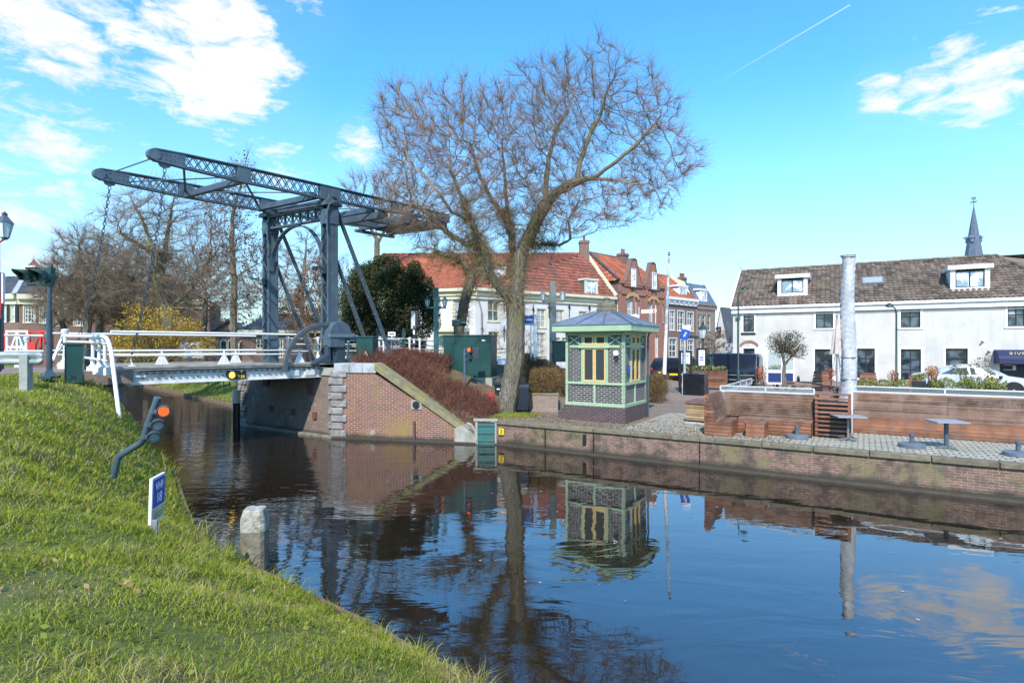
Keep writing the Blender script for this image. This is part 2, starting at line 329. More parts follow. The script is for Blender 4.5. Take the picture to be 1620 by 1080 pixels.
M_pane = GLASS('window glass', (.018, .024, .03)); M_pane.diffuse_color = (.1, .1, .1, 1)
M_paneb = GLASS('bright window glass', (.22, .30, .36), .08, 1.0)
M_clear = P('pale curtained glass', (.36, .40, .42), .12, var=.35, scale=2.5, bump=0, spec=1)
M_lens = P('grey lens', (.30, .33, .34), .25, bump=0)
M_blue = P('blue sign', (.01, .07, .42), .4, var=.08, bump=0)
M_navy = P('navy canvas', (.012, .018, .07), .7, var=.15)
M_signw = P('sign white', (.80, .80, .78), .45, var=.03, bump=0)
M_gold = P('gold lettering', (.75, .60, .32), .4, bump=0)
M_ylw = P('signal yellow', (.85, .55, .02), .45, var=.05, bump=0)
M_tarp = P('grey tarpaulin', (.47, .46, .47), .6, var=.2, scale=3, bump=.6, bscale=7, stain=(.34, .35, .38), stain_s=6)
M_lantern = P('lantern glass', (.60, .68, .70), .15, bump=0, spec=1)
M_stem = P('stems', (.10, .07, .045), .9, var=.3, bump=0)
M_soil = P('soil', (.09, .065, .045), .95, var=.3, bump=.6)
# ---------------- ground ----------------
def smooth(x, a, b):
    t = np.clip((np.asarray(x, float)-a)/(b-a), 0, 1); return t*t*(3-2*t)
C2 = Vector((.68, .733, 0)); CP = Vector((.733, -.68, 0)); Q2 = Vector((-.845, .530, 0))
OB = Vector((-6.96, 21.46, 2.7))
def mound(x, y, base):
    dx, dy = x+8.3, y-22.5; al = dx*.68+dy*.733; pe = dx*.733-dy*.68
    zr = 2.66-1.5*smooth(al, 3, 30); k = np.clip((6.7-np.abs(pe))/3.7, 0, 1); k = np.where(al < -3, 0, k)
    return base+np.maximum(zr-base, 0)*k
def right_z(x, y):
    s = (x-Q0.x)*A2.x+(y-Q0.y)*A2.y; t = (x-Q0.x)*B2.x+(y-Q0.y)*B2.y
    base = .8+.35*smooth(t, 5, 13)
    park = .25+1.2*smooth(t+np.minimum(0, (s+13)*.0), 0, 5)
    base = np.where(s < -11.5, 1.35, base)
    return mound(x, y, base)
def ribbon(name, pts, offd, ts, zf, mats, mf, step=.6):
    P2 = []
    for i in range(len(pts)-1):
        a, b = np.array(pts[i]), np.array(pts[i+1]); L = np.linalg.norm(b-a); n = max(1, min(60, int(L/step)))
        for k in range(n): P2.append((a+(b-a)*k/n, i+k/n))
    P2.append((np.array(pts[-1]), len(pts)-1.0))
    w = np.array([p[0] for p in P2]); q = np.array([p[1] for p in P2]); ts = np.array(ts); n, m = len(w), len(ts)
    X = w[:, None, 0]+offd[0]*ts[None, :]; Y = w[:, None, 1]+offd[1]*ts[None, :]
    Z = zf(X, Y, q[:, None]+0*ts[None, :], ts[None, :]+0*q[:, None])
    co = np.stack([X, Y, Z], 2).reshape(-1, 3); i, j = np.meshgrid(np.arange(n-1), np.arange(m-1), indexing='ij'); a = (i*m+j).ravel()
    fs = np.stack([a, a+m, a+m+1, a+1], 1)
    cx = (X[:-1, :-1]+X[1:, 1:])/2; cy = (Y[:-1, :-1]+Y[1:, 1:])/2
    mi = mf(cx, cy).ravel().astype(int)
    me = bpy.data.meshes.new(name); me.from_pydata(co.tolist(), [], fs.tolist())
    for mm in mats: me.materials.append(mm)
    me.polygons.foreach_set('material_index', mi.tolist()); me.update()
    if me.polygons[0].normal.z < 0: me.flip_normals()
    u = me.uv_layers.new(name='UVMap'); vi = np.empty(len(me.loops), int); me.loops.foreach_get('vertex_index', vi)
    c = co[vi][:, :2]; u.data.foreach_set('uv', np.stack([c[:, 0]*A2.x+c[:, 1]*A2.y, c[:, 0]*B2.x+c[:, 1]*B2.y], 1).ravel())
    me.shade_smooth(); o = bpy.data.objects.new(name, me); COL.objects.link(o); o['kind'] = 'structure'; return o
def grassmat(name, a, b, c, s=2.0):
    m, nt, N, L, bs = nmat(name); tc = N.new('ShaderNodeTexCoord').outputs['Object']
    x = mixn(N, L, rmp(N, L, noisen(N, L, tc, s, 8, .7), .35, .65), a, b); x = mixn(N, L, rmp(N, L, noisen(N, L, tc, s*.45, 8, .7), .5, .68), x, c)
    L.new(x, bs.inputs['Base Color']); bs.inputs['Roughness'].default_value = .95
    bn = N.new('ShaderNodeBump'); bn.inputs['Strength'].default_value = 1; bn.inputs['Distance'].default_value = .06; L.new(noisen(N, L, tc, 22, 8, .8), bn.inputs['Height']); L.new(bn.outputs[0], bs.inputs['Normal']); return m
M_grassL = grassmat('bank turf', (.15, .19, .03), (.23, .25, .05), (.25, .21, .10))
M_grassP = grassmat('park lawn', (.075, .16, .018), (.12, .22, .03), (.15, .15, .05), 1.2)
M_far = grassmat('far ground', (.08, .10, .04), (.12, .12, .06), (.15, .13, .08), .1)
M_clink = BR('brick paving', (.235, .165, .125), (.17, .12, .095), (.15, .13, .10), .21, .072, .009, stain=(.20, .185, .10), stain2=(.33, .27, .22), sr2=(.55, .7), bump=.7)
M_cob = BR('pale cobbles', (.46, .42, .34), (.34, .31, .25), (.10, .09, .06), .26, .17, .022, stain=(.33, .31, .22), bump=1.0, var=.5)
M_road = BR('street brick', (.27, .19, .15), (.21, .15, .12), (.17, .14, .11), .21, .075, .008, bump=.4)
Rp = [tuple(T(900, 0)[:2]), tuple(T(80, 0)[:2]), tuple(T(30, 0)[:2]), tuple(T(13.6, 0)[:2]), (-.54, 19.28), (-1.25, 19.35), (-6.5, 20.6), (-11.6, 24.0), (-15.6, 31.4), (-37.7, 54), (-120, 140), (-900, 900)]
def rz_f(X, Y, q, t):
    z = right_z(X, Y)
    wt = 2.72+(.16-2.72)*(6-q)          # top of the wing wall, q 5..6
    z = np.where((q >= 5) & (q <= 6), np.minimum(z, wt-.06+.95*(t-.3)), z)
    z = np.where((q > 4) & (q < 5), np.minimum(z, np.minimum(.8, .16+.64*(5-q)*0+.64)+0*t), z)
    far = .12+1.25*smooth(t, .2, 4.5)
    z = np.where(q > 7, np.where(q < 8, np.maximum(far, mound(X, Y, far)), far), z)
    return np.where((t > 400), z-.3, z)
def rm_f(x, y):
    s = (x-Q0.x)*A2.x+(y-Q0.y)*A2.y; t = (x-Q0.x)*B2.x+(y-Q0.y)*B2.y
    dx, dy = x+8.3, y-22.5; al = dx*.68+dy*.733; pe = dx*.733-dy*.68
    m = np.where((s > 4.2+.0*t) & (t < 5.5), 1, 0)
    m = np.where(t > 9.5, 3, m)
    m = np.where((s < -.4) & (t < 9) & (s > -12), 4, m)
    m = np.where((s < -11) & (x < 2-.0*y), 2, m)
    m = np.where((np.abs(pe) < 2.6) & (al > -3) & (al < 60), 3, m)
    m = np.where((t > 60), 5, m); return m
ts = [.3, .45, .6, .8, 1.0, 1.3, 1.6, 2, 2.5, 3, 3.5, 4, 4.5, 5, 5.5, 6, 7, 8, 9, 10, 11, 12, 13, 14.5, 16, 18, 20, 23, 26, 30, 35, 40, 50, 60, 80, 120, 200, 400, 900, 2500]
ribbon('ground', Rp, (B2.x, B2.y), ts, rz_f, [M_clink, M_cob, M_grassP, M_road, P('bank soil', (.13, .09, .06), .95, var=.4, scale=3, bump=1, bscale=20, stain=(.10, .12, .03), stain_s=1.2), M_far], rm_f)
# left bank: m runs along the water, d away from it
Wm = np.array([-900, -30, 0, 4.61, 8.55, 9.94, 11.66, 17.34, 20.0, 33.9, 59.8, 200, 1200]); Ww = np.array([3.4, 3.4, 3.45, 3.31, 2.51, 2.18, 2.18, 2.78, 2.75, 2.46, 2.05, 2., 2.])
MX, MY, NX, NY = -.645, .764, .764, .645
def left_fz(m, d):
    top = np.interp(m, [0, 6, 12, 19, 40], [2.1, 2.15, 2.42, 2.62, 2.4]); D = np.interp(m, [0, 5, 11.5, 17.5, 20, 22, 24], [3.6, 3.5, 2.75, 1.55, 1.2, 1.4, 3.5])
    x = np.clip(d/D, -.6, 50); a = np.abs(x); z = top*np.sign(x)*a/(1+a**4)**.25
    bump = .05*np.sin(m*2.1+d*1.3)*np.sin(d*1.9-m*.7)+.03*np.sin(m*5.3+d*3.1)
    return z+np.clip(d, 0, 1)*bump*np.clip(1.5-d*.02, 0, 1)
def left_z(x, y):
    m = MX*x+MY*y; w = np.interp(m, Wm, Ww); return left_fz(m, w-(NX*x+NY*y))
ms = np.concatenate([[-900, -200, -60, -30, -12, -6], np.arange(-4, 26, .3), np.arange(26, 60, 2), [70, 90, 120, 200, 400, 900]])
ds = np.concatenate([[-.8, -.4, -.15], np.arange(0, 6, .25), np.arange(6, 14, 1), [16, 20, 26, 40, 60, 100, 200, 500, 1500]])
def left_mesh():
    m, d = np.meshgrid(ms, ds, indexing='ij'); w = np.interp(m, Wm, Ww); z = left_fz(m, d); z = np.where(d > 150, 2.3, z)
    nn = w-d; X = MX*m+NX*nn; Y = MY*m+NY*nn
    co = np.stack([X, Y, z], 2).reshape(-1, 3); n, k = m.shape; i, j = np.meshgrid(np.arange(n-1), np.arange(k-1), indexing='ij'); a = (i*k+j).ravel()
    me = bpy.data.meshes.new('grass_bank'); me.from_pydata(co.tolist(), [], np.stack([a, a+1, a+k+1, a+k], 1).tolist()); me.materials.append(M_grassL); me.update()
    if me.polygons[0].normal.z < 0: me.flip_normals()
    me.shade_smooth(); o = bpy.data.objects.new('grass_bank', me); COL.objects.link(o); o['kind'] = 'structure'
left_mesh()
# road on the left bank, along the bridge axis
mb = MB(Matrix(((C2.x, Q2.x, 0, OB.x), (C2.y, Q2.y, 0, OB.y), (0, 0, 1, OB.z), (0, 0, 0, 1))))
mb.bb(-60, -6.75, -.9, 4.6, -.4, -.02); struct(mb.build('road', M_road, bevel=0))
# water
def watermat():
    m, nt, N, L, b = nmat('canal water')
    b.inputs['Base Color'].default_value = (.016, .011, .007, 1); b.inputs['Roughness'].default_value = .015; b.inputs['IOR'].default_value = 2.05; b.inputs['Specular IOR Level'].default_value = .8
    tc = N.new('ShaderNodeTexCoord').outputs['Object']
    mp = N.new('ShaderNodeMapping'); mp.inputs['Rotation'].default_value = (0, 0, .25); mp.inputs['Scale'].default_value = (.55, 1.25, 1); L.new(tc, mp.inputs[0])
    a = noisen(N, L, mp.outputs[0], 1.15, 3, .5, .6); c = noisen(N, L, mp.outputs[0], 4.2, 3, .55, .3)
    ptc = rmp(N, L, noisen(N, L, tc, .16, 3), .42, .60)
    g = N.new('ShaderNodeNewGeometry'); sp = N.new('ShaderNodeSeparateXYZ'); L.new(g.outputs['Position'], sp.inputs[0])
    lf = rmp(N, L, sp.outputs[0], -6.5, 1.5, 1.0, .05)      # ripples run out of the bridge opening, the basin on the right is calm
    mm = N.new('ShaderNodeMath'); mm.operation = 'MULTIPLY'; L.new(c, mm.inputs[0]); L.new(lf, mm.inputs[1])
    m2 = N.new('ShaderNodeMath'); m2.operation = 'MULTIPLY'; L.new(mm.outputs[0], m2.inputs[0]); m2.inputs[1].default_value = .40
    m3 = N.new('ShaderNodeMath'); m3.operation = 'ADD'; L.new(m2.outputs[0], m3.inputs[0]); L.new(a, m3.inputs[1])
    bn = N.new('ShaderNodeBump'); bn.inputs['Distance'].default_value = .045
    ms_ = N.new('ShaderNodeMath'); ms_.operation = 'MULTIPLY_ADD'; L.new(lf, ms_.inputs[0]); ms_.inputs[1].default_value = .22; L.new(rmp(N, L, ptc, 0, 1, .06, .30), ms_.inputs[2]); L.new(ms_.outputs[0], bn.inputs['Strength'])
    L.new(m3.outputs[0], bn.inputs['Height']); L.new(bn.outputs[0], b.inputs['Normal']); return m
mb = MB(); mb.quad((-1500, -900, 0), (1500, -900, 0), (1500, 1500, 0), (-1500, 1500, 0)); struct(mb.build('water', watermat()))
# ---------------- quay wall ----------------
MT = Matrix(((A2.x, B2.x, 0, 0), (A2.y, B2.y, 0, 0), (0, 0, 1, 0), (0, 0, 0, 1)))
q = thing('quay_wall', 'long low brick quay wall with stained stone coping along the right side of the canal', 'quay wall', T(0, 0, 0), RZ)
mb = MB(); mb.bb(0, 80, .03, .5, -.8, .70); mb.build('wall', M_brickQ, q)
mb = MB(); x = 0
while x < 60: mb.bb(x+.006, x+1.19, -.03, .32, .70, .815, t=R.random()); x += 1.2
M_cop = P('lichen speckled coping', (.17, .14, .09), .95, var=.35, scale=4, bump=.5, bscale=22, tint=.15, stain=(.33, .31, .28), stain_s=9, stain_r=(.60, .68))
mb.build('coping', M_cop, q, bevel=.012)
mb = MB(); mb.bb(0, 80, -.10, .03, -.8, .055); mb.build('timber_footing', P('wet footing', (.07, .055, .035), .5, bump=.5), q)
for sx in (1.9, 3.6, 6.8): mb = MB(); mb.bb(sx, sx+.012, -.034, .034, -.2, .8); mb.build('expansion_joint', M_black, q)
mb = MB(); mb.box((3.3, -.01, .46), (.10, .06, .30)); mb.build('recess_shade', M_black, q)  # black block on the wall face; the shade of a hollow put in as colour
# number board on the quay
n = thing('number_board', 'small yellow board with the number 2 on the quay wall', 'sign', T(.22, -.02, .46), RZ)
mb = MB(); mb.box((0, 0, 0), (.20, .02, .22)); mb.build('board', M_ylw, n, bevel=.005)
text_mb('2', .17, frame((0, -.013, 0), (1, 0, 0), (0, 0, 1)), 'numeral', M_black, n)
# green stop gate between wing wall and quay
g = thing('sluice_gate', 'dark green steel gate plate set between the wing wall and the quay', 'gate', (-1.2, 19.32, 0), math.atan2(-.07, .66))
mb = MB(); mb.bb(.02, .62, .02, .08, -.3, .74)
for z in (.1, .36, .62): mb.bb(.03, .61, -.01, .02, z, z+.05)
mb.build('plate', P('worn green plate', (.03, .12, .11), .5, stain=(.07, .10, .08), stain_s=3), g, bevel=.004)
mb = MB(); mb.bb(-.06, .02, -.02, .16, -.4, .82); mb.bb(.62, .68, -.02, .16, -.4, .82); mb.bb(-.12, .72, -.06, .2, .80, .86); mb.build('frame', M_conc, g)
mb = MB(); mb.tube([(-.35+.32*math.cos(w), .05, .1+.6*math.sin(w)) for w in [PI/2-i*PI/14 for i in range(8)]], .045, 8); mb.build('curved_pipe', M_conc, g)
# ---------------- abutment ----------------
AC = Vector((-6.5, 20.6, 0)); AL = Vector((-11.6, 24, 0)); WE = Vector((-1.25, 19.35, 0))
ab = thing('bridge_abutment', 'brick bridge abutment with rough stone quoins and sloping wing wall', 'abutment', (-6.5, 20.6, 0))
def wbox(mb, a, b, off0, off1, z0, z1, **k):
    d = (b-a).normalized(); nrm = Vector((d.y, -d.x, 0))
    if nrm.y > 0: nrm = -nrm          # towards the camera side
    pts = [a+nrm*off0, b+nrm*off0, b+nrm*off1, a+nrm*off1]; mb.prism([(p.x, p.y) for p in pts], z0, z1, **k)
mb = MB(); d = (AL-AC).normalized(); inn = Vector((.55, .83, 0))
mb.prism([(AC.x, AC.y), (AL.x, AL.y), (AL.x+3*inn.x, AL.y+3*inn.y), (AC.x+2*inn.x+.5, AC.y+2*inn.y)], -.8, 2.28); mb.build('pier_wall', M_brickU, ab, w=True)
mb = MB(); mb.prism([(AC.x-.02, AC.y-.05), (AL.x-.05, AL.y-.05), (AL.x+3*inn.x, AL.y+3*inn.y), (AC.x+2*inn.x, AC.y+2*inn.y)], 2.28, 2.56); mb.build('bearing_shelf', M_conc, ab, w=True, bevel=.01)
# wing wall polygon in its own vertical plane
wd = (WE-AC).normalized(); wn = Vector((-wd.y, wd.x, 0)); WL = (WE-AC).length
def wp(x, z, o=0): return AC+wd*x+wn*o+Vector((0, 0, z))
mb = MB(); mb.ext([wp(0, -.8), wp(WL, -.8), wp(WL, .12), wp(1.55, 2.40), wp(0, 2.40)], wn*.55); mb.build('wing_wall', M_brickA, ab, w=True)
mb = MB(); xs = [0, .62, 1.16, 1.68]
for i in range(3): mb.ext([wp(xs[i]+.005, 2.40, -.05), wp(xs[i+1]-.005+(.0), 2.40, -.05), wp(xs[i+1]-.005+(.0 if i < 2 else -.0), 2.74 if i < 2 else 2.62, -.05), wp(xs[i]+.4 if i == 2 else xs[i+1]-.005, 2.74, -.05), wp(xs[i]+.005, 2.74, -.05)] if i == 2 else [wp(xs[i]+.005, 2.40, -.05), wp(xs[i+1]-.005, 2.40, -.05), wp(xs[i+1]-.005, 2.74, -.05), wp(xs[i]+.005, 2.74, -.05)], wn*.75, t=.3+.2*i)
mb.build('coping_block', M_stone, ab, w=True, bevel=.012)
mb = MB(); mb.ext([wp(1.6, 2.52, -.07), wp(WL-.5, .42, -.07), wp(WL-.5, .62, -.07), wp(1.62, 2.74, -.07)], wn*.72); mb.build('sloping_coping', M_moss, ab, w=True, bevel=.02)
mb = MB(); mb.ext([wp(WL-.75, .03, -.08), wp(WL+.05, .03, -.08), wp(WL+.05, .18, -.08), wp(WL-.48, .64, -.08), wp(WL-.75, .52, -.08)], wn*.72); mb.build('kneeler_stone', M_conc, ab, w=True, bevel=.015)
# rough quoins at both corners
mb = MB(); z = .05; k = 0
while z < 2.38:
    hh = .27; a = .50 if k % 2 == 0 else .36; c = .16 if k % 2 == 0 else .3
    pts = [AC-wd*.0+Vector((-.06, -.07, 0)), AC+wd*a-wn*.07, AC+wd*a+wn*.1, AC+d*c+inn*.1, AC+d*c-inn*.07]
    mb.prism([(p.x, p.y) for p in pts], z+.012, z+hh-.012, t=R.random()); z += hh; k += 1
o = mb.build('quoin', M_rock, ab, w=True, bevel=.035)
mb = MB(); z = .05; k = 0
while z < 2.3:
    a = .5 if k % 2 == 0 else .34; pts = [AL-d*a-inn*.08, AL+d*.07-inn*.08, AL+d*.07+inn*.5, AL-d*a+inn*.1]
    mb.prism([(p.x, p.y) for p in pts], z+.012, z+.268, t=R.random()); z += .28; k += 1
mb.build('quoin', M_rock, ab, w=True, bevel=.035)
mb = MB(); wbox(mb, AC, AL, -.02, .16, -.8, .09); mb.build('footing', P('pale footing stone', (.22, .20, .15), .8, bump=.5, stain=(.08, .08, .05)), ab, w=True, bevel=.02)
mb = MB(); wbox(mb, AC, WE, -.02, .10, -.8, .07); mb.build('footing', P('dark wet timber', (.05, .042, .03), .5, bump=.4), ab, w=True, bevel=.01)
for x, z in ((1.3, 1.75), (4.2, 1.95)): mb = MB(); p = AC+d*x; mb.box((p.x, p.y, z), (.34, .2, .42), math.atan2(d.y, d.x)); mb.build('iron_bracket', P('rusty iron', (.11, .05, .04), .8, bump=.6), ab, w=True, bevel=.02)
for x, z in ((1.1, .75), (2.4, .8), (3.9, .85)): mb = MB(); p = AC+d*x; mb.box((p.x, p.y, z), (.20, .12, .26), math.atan2(d.y, d.x)); mb.build('fender_socket', P('rust red iron', (.16, .05, .04), .8, bump=.6), ab, w=True)
mb = MB(); mb.ext([wp(3.02, 1.13, -.03), wp(3.42, 1.13, -.03), wp(3.42, 1.47, -.03), wp(3.02, 1.47, -.03)], wn*.05); mr = mb.build('mooring_ring_stone', M_conc, ab, w=True, bevel=.01)
mb = MB(); mb.lathe([(.13, 0), (.13, .03), (.08, .035), (.0, .035)], wp(3.22, 1.3, -.035), 18, axis=-wn); mb.bar(wp(3.22, 1.38, -.09), wp(3.22, 1.2, -.09), .03, .03); mb.build('mooring_ring', M_black, mr, w=True)
mb = MB(); mb.bar(wp(3.15, .08, -.05), wp(3.15, .72, -.05), .09, .07); mb.build('iron_strap', P('purple rust', (.10, .05, .05), .7), ab, w=True)
# left abutment
la = thing('bridge_abutment', 'weathered brick abutment under the left end of the white bridge girder', 'abutment', tuple((OB+C2*-6.9).xy)+(0,))
MBr = Matrix(((C2.x, Q2.x, 0, OB.x), (C2.y, Q2.y, 0, OB.y), (0, 0, 1, OB.z), (0, 0, 0, 1)))
mb = MB(MBr); mb.prism([(-6.75, -.35), (-6.75, 4.2), (-11, 4.2), (-11, -.35)], -3.4, -.45); mb.build('brick_wall', M_brickP, la, w=True)
mb = MB(MBr); mb.prism([(-6.6, -.45), (-6.6, 4.3), (-11, 4.3), (-11, -.6), (-8, -.6)], -.45, -.09); mb.build('kerb_stone', M_conc, la, w=True, bevel=.02)
# ---------------- drawbridge ----------------
br = thing('drawbridge', 'blue grey riveted lattice drawbridge with white girders over the canal', 'drawbridge', (OB.x, OB.y, 2.7), 0)
def bp(name, mb, mat, par=None, **k): return mb.build(name, mat, par or br, w=True, **k)
def BM(): return MB(MBr)
SP = 3.65
def lattice(mb, a0, a1, b0, b1, n, w=.05, t=.02, up=(0, 1, 0)):
    a0, a1, b0, b1 = map(Vector, (a0, a1, b0, b1))
    for i in range(n):
        u, v = i/n, (i+1)/n
        mb.bar(a0.lerp(b0, u), a1.lerp(b1, v), t, w, up=(0, 1, .01)); mb.bar(a1.lerp(b1, u), a0.lerp(b0, v), t, w, up=(0, 1, .01))
def tower(y):
    mb = BM(); w = .175; dd = .165; top = 6.05
    for sx in (-1, 1):
        for sy in (-1, 1): mb.bb(sx*w-.035, sx*w+.035, y+sy*dd-.035, y+sy*dd+.035, -.0, top)
    for sy in (-1, 1): mb.bb(-w+.01, w+.03, y+sy*dd-.012, y+sy*dd+.012, .0, top)      # solid web plates
    mb.bb(w-.01, w+.02, y-dd, y+dd, 0, top)
    for z0 in np.arange(0, 6.0, .47): mb.bar((-w-.04, y-dd, z0), (-w-.04, y+dd, min(top, z0+.47)), .012, .055, up=(1, 0, 0)) if int(z0/.47) % 2 == 0 else mb.bar((-w-.04, y+dd, z0), (-w-.04, y-dd, min(top, z0+.47)), .012, .055, up=(1, 0, 0))
    for z0 in np.arange(.05, 6.0, .13):                                           # rivets
        for x in (-w, w-.02): mb.box((x, y-dd-.038, z0), (.022, .016, .022))
    for z0 in (.0, .95, 5.3): mb.bb(-w-.05, w+.05, y-dd-.05, y+dd+.05, z0, z0+(.12 if z0 < 5 else .55))
    bp('tower', mb, M_steel)
    mb = BM(); mb.bb(-.34, .34, y-.27, y+.27, 5.98, 6.10); mb.prism([(-.3, y-.25), (.3, y-.25), (.3, y+.25), (-.3, y+.25)], 6.10, 6.16)
    for s in (-1, 1): mb.ext([(-.24, y+s*.17-.03, 6.14), (.24, y+s*.17-.03, 6.14), (.12, y+s*.17-.03, 6.42), (-.12, y+s*.17-.03, 6.42)], (0, .06, 0))
    mb.tube([(0, y-.28, 6.36), (0, y+.28, 6.36)], .07, 10)
    bp('tower_head', mb, M_steel)
    mb = BM(); mb.tube([(-.3, y-.27, 5.0), (-.3, y-.27, 5.7), (-.22, y-.30, 6.0), (-.05, y-.33, 6.14), (.12, y-.33, 6.14), (.25, y-.3, 6.0)], .028, 6); bp('conduit', mb, M_steel)
for y in (0, SP): tower(y)
def beam(y):
    xs = [-5.85, -5.0, -3.2, 0, 3.0, 5.95]; lo = [6.33, 6.28, 6.22, 6.22, 6.26, 6.33]; hi = [6.68, 6.72, 6.74, 6.74, 6.72, 6.68]
    mb = BM()
    for i in range(5):
        for z in (lo, hi): mb.bar((xs[i], y, z[i]), (xs[i+1], y, z[i+1]), .20, .035); mb.bar((xs[i], y, z[i]+(.04 if z is lo else -.04)), (xs[i+1], y, z[i+1]+(.04 if z is lo else -.04)), .05, .07)
    L0 = [(-5.0, -3.42, 6), (-2.98, -.42, 9), (.42, 2.85, 8), (3.15, 5.3, 7)]
    li = lambda X, Z: float(np.interp(X, xs, Z))
    for a, b, n in L0:
        for off in (-.05, .05): lattice(mb, (a, y+off, li(a, lo)+.03), (a, y+off, li(a, hi)-.03), (b, y+off, li(b, lo)+.03), (b, y+off, li(b, hi)-.03), n, .042, .012)
    for a, b in ((-5.85, -5.0), (-3.42, -2.98), (-.42, .42), (2.85, 3.15), (5.3, 5.95)):
        mb.ext([(a, y-.075, li(a, lo)), (b, y-.075, li(b, lo)), (b, y-.075, li(b, hi)), (a, y-.075, li(a, hi))], (0, .15, 0))
    for x in np.arange(-5.8, -5.05, .12): mb.box((x, y-.08, 6.58), (.025, .02, .025)); mb.box((x, y-.08, 6.42), (.025, .02, .025))
    mb.lathe([(.17, -.10), (.17, .10)], (-5.86, y, 6.505), 16, axis=(0, 1, 0))
    mb.ext([(-5.75, y-.04, 6.34), (-5.35, y-.04, 6.34), (-5.42, y-.04, 6.2), (-5.55, y-.04, 6.14), (-5.68, y-.04, 6.2)], (0, .08, 0))
    return bp('balance_beam', mb, M_steel)
for y in (0, SP): beam(y)
mb = BM()
for x, z in ((-3.2, 6.3), (-.55, 6.28), (.25, 6.28), (2.0, 6.25), (5.6, 6.35)): mb.bb(x-.09, x+.09, .08, SP-.08, z-.10, z+.10)
bp('cross_tie', mb, M_steel)
mb = BM()
mb.tube([(-5.7, .05, 6.5), (-5.7, SP-.05, 6.5)], .022, 6)
for a, b in (((-5.0, .05), (-3.2, SP)), ((-5.0, SP), (-3.2, .05)), ((-3.2, .05), (-.5, SP)), ((-3.2, SP), (-.5, .05)), ((.3, .05), (2.9, SP)), ((.3, SP), (2.9, .05))): mb.bar((a[0], a[1], 6.42), (b[0], b[1], 6.42), .07, .03)
for x in np.arange(-.5, .21, .14): mb.bar((x, .1, 6.34), (x+.1, SP-.1, 6.34), .03, .02)
bp('wind_bracing', mb, M_steel)
mb = BM(); mb.bb(4.5, 5.9, .7, SP-.7, 6.08, 6.40); mb.bb(5.6, 5.9, .1, SP-.1, 6.10, 6.42); mb.bb(4.1, 4.3, .1, SP-.1, 6.10, 6.42); mb.bb(3.9, 6.0, .05, .25, 5.98, 6.1); mb.bb(3.9, 6.0, SP-.25, SP-.05, 5.98, 6.1)
for x in np.arange(4.2, 5.9, .28): mb.bb(x, x+.03, .04, .1, 6.0, 6.42)
mb.bb(2.6, 4.1, 1.2, 1.45, 6.05, 6.3); mb.bb(2.6, 4.1, 2.3, 2.55, 6.05, 6.3); mb.bb(2.5, 2.75, .1, SP-.1, 6.02, 6.32)
bp('counterweight', mb, M_steel, bevel=.01)
# portal girder and arch
mb = BM(); z0, z1 = 5.50, 5.98
for z in (z0, z1): mb.bb(-.20, .0, .2, SP-.2, z-.035, z+.035)
n = 7
for i in range(n):
    u, v = .2+(SP-.4)*i/n, .2+(SP-.4)*(i+1)/n; mb.bar((-.1, u, z0), (-.1, v, z1), .05, .02, up=(1, 0, 0)); mb.bar((-.1, u, z1), (-.1, v, z0), .05, .02, up=(1, 0, 0))
    if i: mb.bb(-.14, -.06, u-.03, u+.03, z0, z1)
bp('portal_girder', mb, M_steel)
mb = BM(); cy = SP/2; rr = SP/2-.22; ar = [(cy-rr*math.cos(w), 3.75+1.68*math.sin(w)) for w in np.linspace(0, PI, 25)]
for (ya, za), (yb, zb) in zip(ar[:-1], ar[1:]): mb.bar((-.1, ya, za), (-.1, yb, zb), .05, .16, up=(1, 0, 0)) ; mb.bar((-.1, ya, za), (-.1, yb, zb), .16, .03, up=(0, ya-cy, za-3.75))
bp('portal_arch', mb, M_steel)
# stays
for y in (0, SP):
    for (x0, z0_, x1) in ((.25, 6.0, 2.95), (.22, 4.1, 1.95)):
        mb = BM(); s = .05
        for o_ in (-s, s): mb.bar((x0, y+o_, z0_), (x1, y+o_, -.05), .035, .10, up=(0, 1, 0))
        for k in range(1, 9): p = Vector((x0, y, z0_)).lerp(Vector((x1, y, -.05)), k/9); mb.box(p, (.06, .1, .06))
        bp('raking_stay', mb, M_steel)
# chains
def chain(y, x0, z0_, x1, z1):
    mb = BM(); a, b = Vector((x0, y, z0_)), Vector((x1, y, z1)); L = (b-a).length; n = int(L/.125); d_ = (b-a).normalized()
    for i in range(n):
        c = a.lerp(b, (i+.5)/n)+Vector((-.0, 0, -.0)); sag = -.22*4*((i+.5)/n)*(1-(i+.5)/n); c = c+Vector((-sag*.5, 0, 0)); sd = Vector((0, 1, 0)) if i % 2 else d_.cross(Vector((0, 1, 0))).normalized()
        pts = [c+d_*(.078*math.cos(w))+sd*(.042*math.sin(w)) for w in np.linspace(0, 2*PI, 9)[:-1]]; pts += [pts[0]]
        mb.tube(pts, .0125, 5, cap=False)
    bp('chain', mb, M_steeld)
chain(0, -5.55, 6.15, -6.45, .28); chain(SP, -5.55, 6.15, -6.55, .28)
for y in (-.12, SP+.1):
    mb = BM(); mb.ext([(-6.72, y-.05, -.22), (-6.2, y-.05, -.22), (-6.4, y-.05, .10), (-6.5, y-.05, .10)], (0, .04, 0)); mb.ext([(-6.72, y+.07, -.22), (-6.2, y+.07, -.22), (-6.4, y+.07, .10), (-6.5, y+.07, .10)], (0, .04, 0)); mb.bb(-6.75, -6.15, y-.1, y+.12, -.26, -.21); mb.tube([(-6.45, y, .08), (-6.45, y+.12, .3)], .02, 6)
    bp('chain_shoe', mb, M_white)
